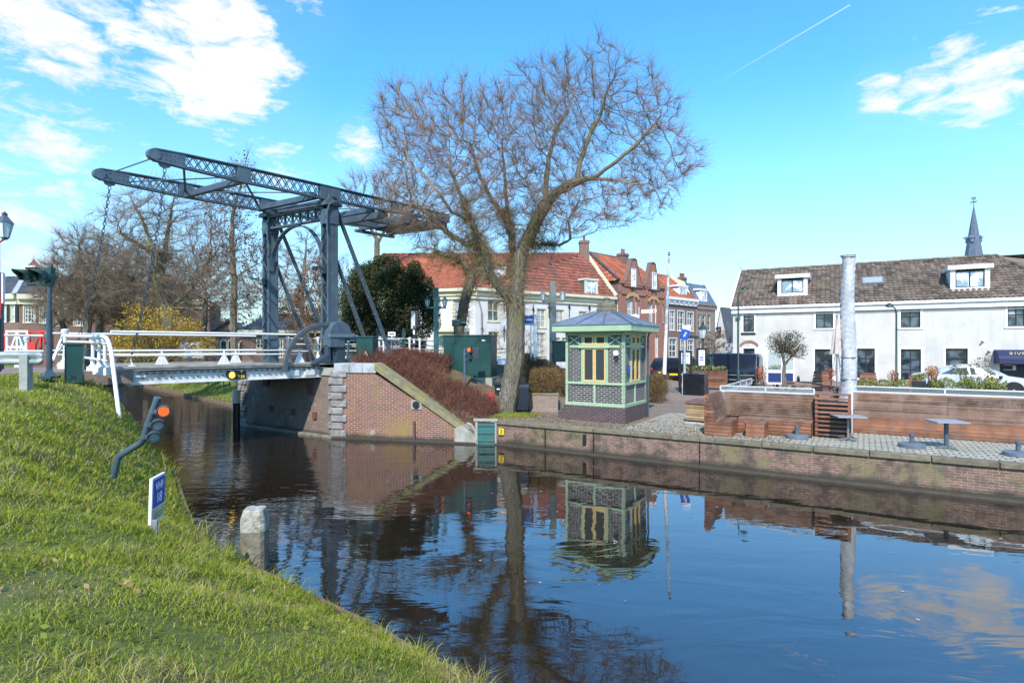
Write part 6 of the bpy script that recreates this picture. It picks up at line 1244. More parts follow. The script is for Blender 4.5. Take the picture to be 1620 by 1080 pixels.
# double headed signal at the left
y = 13.6; p = at(78, y); zb = 2.62; o = thing('navigation_signal', 'tall dark post with two large round signal hoods side by side at the left', 'signal', (p.x, p.y, zb)); zz = lambda v: ZV(v, y)-zb; mb = MB(); mb.tube([(0, 0, -.1), (.0, 0, zz(490)), (.0, 0, zz(489)), (.03, 0, zz(421))], [.062, .062, .045, .045], 12); mb.lathe([(.2, 0), (.065, .22)], (0, 0, -.02), 4); mb.bb(-.16, .16, -.16, .16, -.04, .02); mb.build('post', P('ink blue post', (.035, .06, .085), .4), o, smooth=True)
mb = MB(); mb.bb(-.5, .05, -.05, .05, zz(452.5), zz(449)); mb.bb(-.05, .09, -.06, .06, zz(452), zz(424)); mb.build('bracket', M_green, o)
for i, x in enumerate((-.44, -.06)):
    a, b, c_ = MB(), MB(), MB(); pc = Vector((x, -.1, zz(438))); d_ = Vector((-.30, -1, -.05)).normalized(); a.lathe([(.05, -.3), (.12, -.22), (.15, -.04), (.155, 0), (.155, .02)], pc, 20, axis=d_); b.lathe([(.14, -.0), (0, .01)], pc, 20, axis=d_)
    h_ = a.build('signal_lamp', P('sea green housing', (.03, .09, .08), .45), o, smooth=True); b.build('lens', M_steeld, h_)
    sd = d_.cross(Vector((0, 0, 1))).normalized(); up = sd.cross(d_); n = 15; vs = []
    for k2 in (0., 1.):
        for j in range(n): w = -.6+(PI+1.2)*j/(n-1); vs.append(pc+sd*math.cos(w)*.158+up*math.sin(w)*.158+d_*(k2*.32*(.35+.65*max(0, math.sin(w)))))
    c_.add(vs, [(j, j+1, n+j+1, n+j) for j in range(n-1)]); v_ = c_.build('hood', P('hood green', (.03, .06, .06), .5), h_, smooth=True); v_.modifiers.new('s', 'SOLIDIFY').thickness = .006
# street lantern far left
y = 15; p = at(-2, y); o = thing('street_lantern', 'classic glazed street lantern on an arm at the left edge of the photo', 'lantern', (p.x, p.y, 2.5)); mb = MB(); zt = ZV(378, y)-2.5; mb.tube([(0, 0, 0), (0, 0, 1.6)], .06, 10, mi=0); mb.tube([(0, 0, 1.6), (0, 0, zt-.1), (.16, 0, zt)], .03, 8, mi=1); mb.tube([(-.02, 0, 1.3), (.05, 0, 1.9), (.0, 0, 2.5), (-.03, 0, zt-.1)], .02, 6, mi=1); mb.build('post', [M_steeld, M_red], o, smooth=True)
mf, mg = MB(), MB(); lantern(mf, mg, (.16, 0, zt-.02), 1.15); l_ = mf.build('lantern', M_steel, o); mg.build('glass', M_lantern, l_)
y = 16.5; p = at(3, y); o = thing('marker_pole', 'short dark pole with white reverse at the left edge', 'pole', (p.x, p.y, 2.6)); mb = MB(); mb.bb(-.06, .02, -.05, .05, 0, ZV(431, y)-2.6); mb.bb(.02, .06, -.04, .04, ZV(480, y)-2.6, ZV(432, y)-2.6, mi=1); mb.build('post', [M_steel, M_white], o)
# VHF sign
y = 6.5; o = thing('channel_sign', 'narrow blue sign reading VHF 18 on a short grey post in the grass', 'sign', tuple(at(243, y, ZV(868, y)))); zz = lambda v: ZV(v, y)-ZV(868, y)
mb = MB(); mb.box((0, .02, zz(846)), (.07, .03, .34)); mb.build('post', P('grey post', (.22, .25, .30), .5), o, bevel=.004)
e1 = Vector((.42, -1, 0)).normalized() if False else Vector((-.20, .98, 0)).normalized(); wS = .37
lean = Vector((.035, 0, 1)).normalized(); n_ = e1.cross(lean).normalized(); o0 = Vector((-.03, -.0, zz(831))); hS = (zz(757)-zz(831))
mb = MB(); P0 = [o0, o0+e1*wS, o0+e1*wS+lean*hS, o0+lean*hS]; mb.ext(P0, -n_*.035); mb.build('panel', M_white, o, bevel=.004)
fN = n_
def on_s(a, b, c_, d_, mat, nm, off=.002):
    m_ = MB(); m_.ext([o0+e1*a+lean*c_+fN*off, o0+e1*b+lean*c_+fN*off, o0+e1*b+lean*d_+fN*off, o0+e1*a+lean*d_+fN*off], fN*.003); return m_.build(nm, mat, o)
on_s(.03, wS-.02, hS*.34, hS*.95, M_blue, 'blue_field'); on_s(.03, wS-.02, .03, hS*.31, P('faded yellow film', (.55, .50, .22), .6, stain=(.35, .35, .3), stain_s=12), 'yellow_field')
mS = lambda a, c_: frame(o0+e1*a+lean*c_+fN*.008, e1, lean)
text_mb('VHF', .125, mS(wS/2, hS*.78), 'letters', M_signw, o, ext=.001); text_mb('18', .16, mS(wS/2, hS*.52), 'numerals', M_signw, o, ext=.001)
for zt_ in (.10, .15, .20): on_s(.07, wS-.07, hS*zt_, hS*(zt_+.022), P('worn print', (.25, .25, .22), .7), 'faded_print', .006)
# mooring posts
w_ = G(396, 903, 0); o = thing('mooring_post', 'thick weathered wooden mooring post with white top by the grassy bank', 'mooring post', (w_.x, w_.y+.15, 0), .15)
mb = MB(); r_ = .18; ch = .055
def oc(r, z, c0=ch): return [(x*r/.195, y*r/.195, z) for x, y in ((-r_+c0, -r_), (r_-c0, -r_), (r_, -r_+c0), (r_, r_-c0), (r_-c0, r_), (-r_+c0, r_), (-r_, r_-c0), (-r_, -r_+c0))]
M_post = P('weathered oak', (.17, .15, .11), .95, var=.4, scale=7, bump=1., bscale=18, stain=(.30, .16, .03), stain_s=5, stain_r=(.56, .66))
v = oc(.188, -1)+oc(.188, .60); mb.add(v, [(i, (i+1) % 8, 8+(i+1) % 8, 8+i) for i in range(8)]); mb.build('shaft', M_post, o, bevel=.012)
mb = MB(); v = oc(.192, .58)+oc(.19, .76)+oc(.155, .90); mb.add(v, [(j*8+i, j*8+(i+1) % 8, j*8+8+(i+1) % 8, j*8+8+i) for j in (0, 1) for i in range(8)]+[tuple(range(16, 24))]); mb.build('white_top', P('flaking white paint', (.40, .38, .33), .9, var=.3, bump=1., bscale=25, stain=(.22, .20, .14), stain_s=7, stain_r=(.46, .58)), o, bevel=.012)
w_ = G(374, 678, 0); o = thing('mooring_pile', 'slim dark pile with a white cap beside the far corner of the abutment', 'pile', (w_.x, w_.y, 0)); mb = MB(); zt = ZV(617, w_.y); mb.tube([(0, 0, -1), (0, 0, zt-.5)], .14, 12); mb.build('pile', M_black, o, smooth=True); mb = MB(); mb.tube([(0, 0, zt-.52), (0, 0, zt)], .155, 12); mb.build('white_cap', M_white, o, smooth=True)
# ---------------- left side railings ----------------
def castpost(mb, x, y, z, h, s=1.):
    mb.bb(x-.09*s, x+.09*s, y-.09*s, y+.09*s, z, z+.2*h); mb.lathe([(.075*s, .2*h), (.09*s, .22*h), (.055*s, .26*h), (.045*s, .36*h), (.065*s, .38*h), (.04*s, .41*h), (.035*s, .82*h), (.06*s, .85*h), (.045*s, .88*h), (.075*s, .93*h), (.075*s, .98*h), (.03*s, h)], (x, y, z), 12)
o = thing('approach_railing', 'white pipe railing with ornate cast posts bending down to the bank, left', 'railing', (OB+C2*-7.2).to_tuple())
pj = [at(147, 15.6), at(157, 15.2), at(166, 14.8)]
for p in pj: mb = MB(); castpost(mb, p.x, p.y, 2.60, ZV(535, p.y)-2.60, 1.15); mb.build('cast_post', M_white, o, w=True, smooth=True)
mb = MB(); a_ = at(104, 17.0, ZV(531, 17)); b_ = at(162, 14.8, ZV(532, 14.8)); c0 = at(168, 14.5, ZV(534, 14.5)); d0 = at(176, 14.0, ZV(556, 14.0)); e0 = at(189, 13.6, ZV(655, 13.6)-.1)
mb.tube([a_, b_, c0, at(171.5, 14.3, ZV(540, 14.3)), d0, e0], .050, 10); mb.build('bent_pipe', M_white, o, w=True, smooth=True)
for v0, v1 in ((540, 542), (561, 570)): mb = MB(); mb.tube([at(104, 17, ZV(v0, 17)), at(166, 14.8, ZV(v1, 14.8))], .03, 8); mb.build('lower_rail', M_white, o, w=True, smooth=True)
mb = MB(); p = at(103, 17.0); castpost(mb, p.x, p.y, 2.62, ZV(520, 17)-2.62, 1.4); mb.build('cast_post', M_white, o, w=True, smooth=True)
mb = MB(); mb.bar(at(99, 16.8, ZV(530, 16.8)), at(84, 16.0, ZV(570, 16)), .05, .05); mb.bar(at(99, 16.8, ZV(545, 16.8)), at(80, 16.0, ZV(572, 16)), .05, .05); mb.build('brace', M_white, o, w=True)
# red and white barrier gate
o = thing('barrier_gate', 'red and white painted swing barrier with cross bracing on the left approach', 'barrier', (at(40, 18.5).x, 18.5, 2.62)); yy = 18.5; zt, zb = ZV(524, yy), ZV(573, yy); X = lambda u: at(u, yy).x
for nm, segs, m_ in (('red_section', ((-14, 10), (45, 84)), M_red), ('white_section', ((10, 45),), M_white)):
    for a, b in segs:
        mb = MB(); xa, xb = X(a), X(b)
        for z in (zt, ZV(549, yy) if m_ is M_white else zb): mb.bb(xa, xb, yy-.03, yy+.03, z-.035, z+.035)
        for x in (xa+.03, (xa+xb)/2, xb-.03): mb.bb(x-.03, x+.03, yy-.028, yy+.028, zb, zt)
        mb.bar((xa, yy, zb), ((xa+xb)/2, yy, zt), .04, .045); mb.bar(((xa+xb)/2, yy, zt), (xb, yy, zb), .04, .045)
        if m_ is M_red: mb.bb(xa, xa+.25, yy-.03, yy+.03, (zt+zb)/2-.15, (zt+zb)/2+.15)
        mb.build(nm, m_, o, w=True)
mb = MB(); castpost(mb, X(26), yy+.2, 2.62, ZV(535, yy)-2.62, 1.5); mb.build('cast_post', M_white, o, w=True, smooth=True)
# far side approach railing left of bridge
o = thing('approach_railing', 'straight white pipe railing on the far side of the left approach road', 'railing', (OB+C2*-9+Q2*3.8).to_tuple())
mb = MB(MBr)
for z in (1.0, .5): mb.tube([(-7.2, SP+.4, z), (-16, SP+.6, z)], .035, 8)
mb.build('rail', M_white, o, w=True, smooth=True)
for x in (-7.6, -10, -13): mb = MB(); p = MBr @ Vector((x, SP+.45, 0)); castpost(mb, p.x, p.y, 2.62, 1.05, 1.2); mb.build('cast_post', M_white, o, w=True, smooth=True)
# crash barrier
y0 = 12.0; o = thing('crash_barrier', 'rounded end of a weathered grey road guard rail on a short post at the left', 'guard rail', (at(20, y0).x, y0, 2.4)); zA, zB = ZV(556, y0), ZV(577, y0); zc_ = (zA+zB)/2
mb = MB(); x0, x1 = at(-60, y0).x, at(60, y0).x; hh = (zA-zB)/2
prof = [(0, hh), (-.05, hh*.75), (-.05, hh*.35), (.0, 0), (-.05, -hh*.35), (-.05, -hh*.75), (0, -hh)]
vs = [(x, y0+a+.0, zc_+b) for x in (x0, x1) for a, b in prof]; mb.add(vs, [(i, i+1, 8+i, 7+i) for i in range(6)])
n = 8
for k2 in range(n):
    w0, w1 = k2/n, (k2+1)/n; fa = lambda w: math.sqrt(max(0, 1-w*w)); xx = lambda w: x1+w*.12
    mb.add([(xx(w), y0+a, zc_+b*(fa(w)*.55+.45)) for w in (w0, w1) for a, b in prof], [(i, i+1, 8+i, 7+i) for i in range(6)])
r_ = mb.build('rail', P('weathered galvanised rail', (.34, .37, .36), .6, .2, var=.2, scale=4, stain=(.20, .22, .2), stain_s=6), o, w=True, smooth=True, recalc=False); r_.modifiers.new('s', 'SOLIDIFY').thickness = .01
mb = MB(); p = at(42, y0); mb.bb(p.x-.09, p.x+.09, y0-.09, y0+.06, 2.25, ZV(561, y0)); mb.build('post', P('grey timber', (.30, .30, .27), .9, bump=.6), o, w=True, bevel=.01); mb = MB(); p = at(-20, y0); mb.bb(p.x-.07, p.x+.07, y0+.0, y0+.1, 2.2, ZV(570, y0)); mb.build('post', P('grey timber', (.30, .30, .27), .9, bump=.6), o, w=True, bevel=.01)
o = thing('round_tank', 'dark round drum lying behind the slim green cabinet', 'drum', tuple(at(136, 16.4, 2.6))); mb = MB(); mb.lathe([(.0, 0), (.22, .03), (.29, .15), (.29, .55), (.22, .66), (0, .7)], (0, 0, 0), 16); mb.build('drum', P('dark green drum', (.015, .035, .035), .4), o, smooth=True)
# approach railing on the far side of the canal
o = thing('approach_railing', 'white railing with cast posts above the red brown hedge on the town side', 'railing', tuple(at(640, 25, 2.4)))
def rl(pts, zs, r=.028):
    mb = MB()
    for z in zs: mb.tube([Vector((p.x, p.y, p.z+z)) for p in pts], r, 8)
    mb.build('rail', M_white, o, w=True, smooth=True)
def gz(p, e=0): return Vector((p.x, p.y, float(right_z(p.x, p.y))+e))
ra = [gz(at(598, 23.6)), gz(at(640, 25.2)), gz(at(700, 28.5))]; rl(ra, (1.05, .62, .30))
rb_ = [gz(at(610, 26.6)), gz(at(700, 32))]; rl(rb_, (1.0, .6, .3))
for u, y in ((600, 23.6), (648, 25.4), (664, 26.2), (690, 27.7), (612, 26.6), (632, 27.5), (672, 30)): mb = MB(); p = gz(at(u, y)); castpost(mb, p.x, p.y, p.z, 1.12, 1.2); mb.build('cast_post', M_white, o, w=True, smooth=True)
# far side railing of the bridge approach between the towers
o = thing('approach_railing', 'low white railing with cast posts between the two bridge towers', 'railing', (MBr @ Vector((.6, SP, 0))).to_tuple())
mb = MB(MBr)
for z in (1.0, .75, .45): mb.tube([(.3, SP+.25, z), (6, SP+.25, z)], .026, 8)
mb.build('rail', M_white, o, w=True, smooth=True)
for x in (.9, 2.3, 3.8, 5.3): mb = MB(); p = MBr @ Vector((x, SP+.25, 0)); castpost(mb, p.x, p.y, 2.68, 1.1, 1.1); mb.build('cast_post', M_white, o, w=True, smooth=True)
mb = MB(MBr)
o = thing('approach_railing', 'near white railing between the machine housing and the small green cabinet', 'railing', (MBr @ Vector((1.2, 0, 0))).to_tuple())
for z in (.95, .65, .3): mb.tube([(.7, .2, z), (3.4, .2, z)], .024, 8)
mb.build('rail', M_white, o, w=True, smooth=True)
for x in (.95, 2.6): mb = MB(); p = MBr @ Vector((x, .2, 0)); castpost(mb, p.x, p.y, 2.68, 1.0, 1.1); mb.build('cast_post', M_white, o, w=True, smooth=True)
o = thing('iron_fence', 'dark iron railings with pointed posts behind the small green cabinet', 'fence', tuple(at(605, 25, 2.5))); mb = MB()
for u in np.arange(592, 640, 2.2): p = at(u, 25.6); mb.bar((p.x, p.y, 2.5), (p.x, p.y, ZV(536, 25.6)), .018, .018)
mb.tube([at(590, 25.6, ZV(538, 25.6)), at(641, 25.6, ZV(538, 25.6))], .02, 6); mb.build('bars', M_green, o, w=True)
for u, v in ((597, 519), (606, 517), (639, 520)): mb = MB(); p = at(u, 25.2); mb.bb(p.x-.06, p.x+.06, p.y-.06, p.y+.06, 2.4, ZV(v+4, 25.2)); mb.lathe([(.09, 0), (0, .16)], (p.x, p.y, ZV(v+4, 25.2)), 4); mb.build('post', M_green, o, w=True)
# banner in the park
y = 36; o = thing('site_banner', 'white banner with blue stripes hung on a fence beyond the bridge deck', 'banner', tuple(at(304, y, 1.3))); mb = MB(); w = 37/F*y; z0_, z1 = ZV(566, y)-1.3, ZV(541, y)-1.3; mb.bb(-w/2, w/2, 0, .04, z0_, z1); mb.build('cloth', M_signw, o)
mb = MB(); mb.ext([(-w/2, -.01, z1), (-w/2+.25, -.01, z1), (-.05, -.01, z0_+.55), (-.3, -.01, z0_+.45)], (0, .008, 0)); mb.ext([(-.35, -.012, z0_), (-.05, -.012, z0_), (-.1, -.012, z0_+.4), (-.35, -.012, z0_+.4)], (0, .008, 0)); mb.build('blue_stripe', P('banner blue', (.03, .25, .6), .6), o)
mb = MB(); mb.bb(-w/2-.05, -w/2, 0, .06, -.3, z1); mb.build('post', M_grey, o); mb = MB(); mb.bb(w/2, w/2+.05, 0, .06, -.3, z1); mb.build('post', M_grey, o)
# ---------------- vehicles ----------------
M_tyre = P('tyre', (.012, .012, .013), .85, bump=.1); M_rim = P('alloy', (.42, .43, .45), .3, .7, bump=0); M_tail = P('tail lamp', (.5, .02, .02), .25, bump=0); M_cglass = GLASS('car glass', (.012, .018, .02), .05, 1.0)
def car(label, loc, rz, L, W_, prof, glass, paint, wheels, rw=.31, plate='rear', roofn=.80, van=False):
    """prof: list of stations (x, z_sill, z_belt, z_roof, halfwidth). x from the rear (0) to the front (L)."""
    o = thing('parked_van' if van else 'parked_car', label, 'van' if van else 'car', loc, rz)
    mb = MB(); ring = []
    for x, zs, zb, zr, w in prof:
        wr = w*roofn if zr > zb+.05 else w*.93
        ring.append([(x, -w*.96, zs), (x, -w, zs+.12), (x, -w, zb-.06), (x, -w*.97, zb), (x, -wr, zr-.05), (x, -wr*.88, zr), (x, 0, zr+.02), (x, wr*.88, zr), (x, wr, zr-.05), (x, w*.97, zb), (x, w, zb-.06), (x, w, zs+.12), (x, w*.96, zs)])
    n = 13; vs = [v for r in ring for v in r]; k = len(ring)
    fs = [(i*n+j, (i+1)*n+j, (i+1)*n+(j+1) % n, i*n+(j+1) % n) for i in range(k-1) for j in range(n)]+[tuple(range(n)), tuple(range((k-1)*n+n-1, (k-1)*n-1, -1))]
    mb.add(vs, fs); b = mb.build('body', paint, o, smooth=True, bevel=.02)
    li = lambda x, c: float(np.interp(x, [p[0] for p in prof], [p[c] for p in prof]))
    for (x0, x1, x2, x3) in glass:      # side windows: bottom rear, bottom front, top front, top rear
        for s in (-1, 1):
            mb = MB()
            def pt(x, top):
                z = li(x, 3)-.12 if top else li(x, 2)+.04; zb, zr = li(x, 2), li(x, 3)-.05; w = li(x, 4); wr = w*roofn; f_ = (z-zb)/max(.01, zr-zb); return (x, s*((w*.97)*(1-f_)+wr*f_+.008), z)
            mb.add([pt(x0, 0), pt(x1, 0), pt(x2, 1), pt(x3, 1)], [(0, 1, 2, 3)]); mb.build('side_window', M_cglass, o)
    for x in wheels:
        for s in (-1, 1):
            y = s*(W_/2-.10); mb = MB(); mb.lathe([(rw*.62, -.09), (rw*.95, -.1), (rw, -.06), (rw, .06), (rw*.95, .1), (rw*.62, .09)], (x, y, rw), 26, axis=(0, 1, 0)); t_ = mb.build('wheel', M_tyre, o, smooth=True)
            mb = MB(); mb.lathe([(rw*.64, -.0), (rw*.62, .03), (rw*.15, .02), (rw*.12, .04), (0, .045)], (x, y+s*.075, rw), 20, axis=(0, s, 0)); mb.build('rim', M_rim, t_)
            mb = MB(); mb.lathe([(rw*1.13, 0), (rw*1.13, .02)], (x, s*(W_/2-.008), rw+.01), 24, axis=(0, s, 0)); mb.build('wheel_arch', M_rubber, o)
    for s in (-1, 1):
        mb = MB(); x = prof[0][0]; zb = li(0, 2); mb.bb(x-.015, x+.06, s*(W_/2-.16)-.07, s*(W_/2-.16)+.07, zb-(.45 if van else .22), zb-(.02 if van else .06)); mb.build('tail_light', M_tail, o, bevel=.01)
        mb = MB(); mb.box((L-.06, s*(W_/2-.25), li(L, 2)-.12), (.14, .3, .12)); mb.build('headlight', M_lens, o, bevel=.03)
        mb = MB(); mb.box((li(0, 0)*0+glass[-1][1]-.0, s*(W_/2+.09), prof[0][2]+.1), (.12, .18, .13)); mb.build('mirror', M_black, o, bevel=.02)
    mb = MB(); mb.bb(-.04, .03, -.62, .62, prof[0][1]+.08, prof[0][1]+.26); mb.build('bumper', M_black, o, bevel=.02); mb = MB(); mb.bb(L-.02, L+.05, -.6, .6, prof[-1][1]+.02, prof[-1][1]+.2); mb.build('bumper', M_black, o, bevel=.02)
    mb = MB(); mb.box((-.05, 0, prof[0][2]-.35), (.02, .5, .11)); mb.build('number_plate', M_ylw, o)
    return o
M_paintD = P('dark blue black paint', (.012, .014, .024), .18, .2, var=.1, bump=0); M_paintS = P('silver white paint', (.50, .53, .57), .22, .25, var=.05, bump=0)
fl = math.atan2(.530, -.848)     # nose pointing to the left, along the quay
pv = at(1204, 31.5); van = car('dark blue black small panel van parked before the left end of the white house', (pv.x, pv.y, 1.12), fl, 4.3, 1.8,
    [(0, .30, 1.0, 1.62, .78), (.12, .22, 1.02, 1.80, .88), (1.2, .20, 1.05, 1.84, .90), (2.5, .20, 1.05, 1.83, .90), (2.9, .20, 1.04, 1.72, .90), (3.35, .20, 1.03, 1.35, .89), (3.6, .20, 1.02, 1.06, .88), (4.1, .22, .85, .92, .84), (4.3, .30, .70, .76, .72)],
    [(2.35, 3.35, 2.85, 2.40)], M_paintD, (.75, 3.45), .31, van=True)
mb = MB(); 
for z in (.62, .36): mb.bb(.2, 3.0, .905, .925, z, z+.05)
mb.build('side_strip', M_grey, van)
ps = at(1442, 27.6); car('silver white car behind the shrub planter at the right of the terrace', (ps.x, ps.y, 1.1), RZ, 4.6, 1.8,
    [(0, .35, .78, .84, .72), (.12, .22, .86, .93, .84), (.6, .2, .92, 1.02, .89), (1.05, .2, .93, 1.22, .90), (1.7, .2, .93, 1.40, .90), (2.4, .2, .92, 1.42, .90), (2.9, .2, .90, 1.28, .90), (3.4, .2, .88, 1.0, .89), (3.55, .2, .86, .90, .89), (4.3, .22, .74, .78, .84), (4.6, .32, .60, .64, .72)],
    [(1.05, 2.1, 2.05, 1.55), (2.15, 3.2, 2.65, 2.15)], M_paintS, (.85, 3.65), .32)
pc = at(1047, 37); car('dark parked car behind the flagpole, tail towards the canal', (pc.x, pc.y, 1.15), 1.05, 4.1, 1.7, [(0, .35, .85, .92, .7), (.12, .22, .92, 1.25, .82), (.6, .2, .94, 1.42, .86), (2.0, .2, .94, 1.45, .86), (2.6, .2, .92, 1.25, .86), (3.1, .2, .88, .95, .85), (3.9, .24, .72, .76, .8), (4.1, .3, .6, .64, .7)], [(.3, 1.6, 1.55, .5), (1.65, 2.7, 2.3, 1.7)], M_paintD, (.75, 3.2), .3)
pc = at(1066, 34); car('black parked car with yellow number plate between flagpole and sign post', (pc.x, pc.y, 1.12), 1.0, 4.0, 1.7, [(0, .35, .9, 1.3, .72), (.1, .22, .95, 1.5, .82), (.6, .2, .96, 1.55, .86), (2.2, .2, .95, 1.52, .86), (2.8, .2, .92, 1.2, .86), (3.1, .2, .9, .96, .85), (3.8, .24, .76, .8, .8), (4.0, .3, .6, .64, .7)], [(.3, 1.6, 1.55, .5), (1.65, 2.7, 2.3, 1.7)], P('black car paint', (.008, .008, .01), .2, .1, var=.1, bump=0), (.7, 3.2), .3)
pc = at(800, 36); car('white car half hidden behind the tree trunk before the villa', (pc.x-1.2, pc.y, 1.15), .25, 4.1, 1.7, [(0, .35, .85, .92, .7), (.12, .22, .92, 1.25, .82), (.6, .2, .94, 1.42, .86), (2.0, .2, .94, 1.45, .86), (2.6, .2, .92, 1.25, .86), (3.1, .2, .88, .95, .85), (3.9, .24, .72, .76, .8), (4.1, .3, .6, .64, .7)], [(.3, 1.6, 1.55, .5), (1.65, 2.7, 2.3, 1.7)], P('white car paint', (.55, .56, .57), .25, .1, var=.05, bump=0), (.75, 3.2), .3)
# ---------------- leafy things ----------------
def leaves(mb, pts, size, up=.3, mi=0, aspect=.5, tint=None):
    pts = np.asarray(pts); n = len(pts); d = NR.normal(size=(n, 3)); d[:, 2] += up; d /= np.linalg.norm(d, axis=1)[:, None]+1e-9
    e = np.cross(d, NR.normal(size=(n, 3))); e /= np.linalg.norm(e, axis=1)[:, None]+1e-9; s = size*(.6+.8*NR.random(n))[:, None]
    a = pts-e*s*aspect*.5; b = pts+d*s*.5; c = pts+e*s*aspect*.5; g = pts-d*s*.5
    k = len(mb.v); mb.v.extend(map(tuple, np.stack([g, a, b, c], 1).reshape(-1, 3).tolist())); mb.f.extend([(k+4*i, k+4*i+1, k+4*i+2, k+4*i+3) for i in range(n)]); mb.m.extend([mi]*n)
    mb.t.extend((NR.random(n) if tint is None else tint).tolist())
def twigs(mb, base, dirs, L, r, seg=4, wig=.25, mi=0, droop=0.):
    """thin three sided wiggly twigs, vectorised"""
    n = len(base)
    if not n: return
    p = np.array(base, float); d = np.array(dirs, float); d /= np.linalg.norm(d, axis=1)[:, None]+1e-9; L = np.broadcast_to(L, (n,)); rings = []
    ax = np.cross(d, NR.normal(size=(n, 3))); ax /= np.linalg.norm(ax, axis=1)[:, None]+1e-9; r = np.broadcast_to(r, (n,))
    for i in range(seg+1):
        b2 = np.cross(d, ax); rr = (r*(1-.75*i/seg))[:, None]
        rings.append(np.stack([p+rr*(ax*math.cos(w)+b2*math.sin(w)) for w in (0, 2.094, 4.189)], 1))
        d = d+NR.normal(size=(n, 3))*wig; d[:, 2] -= droop; d /= np.linalg.norm(d, axis=1)[:, None]; p = p+d*(L/seg)[:, None]
    V = np.stack(rings, 1).reshape(n, -1, 3); k = len(mb.v); m = (seg+1)*3
    mb.v.extend(map(tuple, V.reshape(-1, 3).tolist())); pat = [(i*3+j, i*3+(j+1) % 3, i*3+3+(j+1) % 3, i*3+3+j) for i in range(seg) for j in range(3)]
    F_ = (np.array(pat)[None]+(k+np.arange(n)*m)[:, None, None]).reshape(-1, 4); mb.f.extend(map(tuple, F_.tolist())); mb.m.extend([mi]*len(F_)); mb.t.extend(np.repeat(NR.random(n), len(pat)).tolist())
def grow(skel, A, seg=.3, infl=2.2, kill=.45, iters=120, jit=.12, upb=.05):
    """space colonisation from a given skeleton: list of (polyline). returns nodes, parents"""
    N_, Pn = [], []
    for line in skel:
        pts = [Vector(p) for p in line]
        if N_: par = int(np.argmin([(Vector(q)-pts[0]).length for q in N_]))
        else: N_.append(tuple(pts[0])); Pn.append(-1); par = 0
        for a, b in zip(pts[:-1], pts[1:]):
            n = max(1, int((b-a).length/seg))
            for i in range(1, n+1): q = a.lerp(b, i/n)+Vector(NR.normal(size=3))*seg*.06; N_.append(tuple(q)); Pn.append(par); par = len(N_)-1
    nodes = np.array(N_); parents = list(Pn); A = np.array(A); first = len(nodes)
    D = np.full(len(A), 1e9); I = np.zeros(len(A), int)
    def upd(i0, new):
        for s in range(0, len(new), 400):
            d = np.linalg.norm(A[:, None, :]-new[None, s:s+400, :], axis=2); j = d.argmin(1); m = d[np.arange(len(A)), j]; w = m < D; D[w] = m[w]; I[w] = j[w]+i0+s
    upd(0, nodes)
    for it in range(iters):
        alive = D > kill
        if not alive.any(): break
        A = A[alive]; D = D[alive]; I = I[alive]; act = D < infl*(3 if it < 6 else 1)
        if not act.any(): break
        idx = np.unique(I[act]); new = []; pp = []
        v = A[act]-nodes[I[act]]; v /= np.linalg.norm(v, axis=1)[:, None]; ss = np.zeros((len(nodes), 3)); np.add.at(ss, I[act], v)
        for i in idx:
            d = ss[i]; l = np.linalg.norm(d)
            if l < 1e-6: continue
            d = d/l+NR.normal(size=3)*jit; d[2] += upb; d /= np.linalg.norm(d); new.append(nodes[i]+d*seg); pp.append(i)
        if not new: break
        new = np.array(new); i0 = len(nodes); nodes = np.vstack([nodes, new]); parents += pp; upd(i0, new)
    return nodes, np.array(parents)
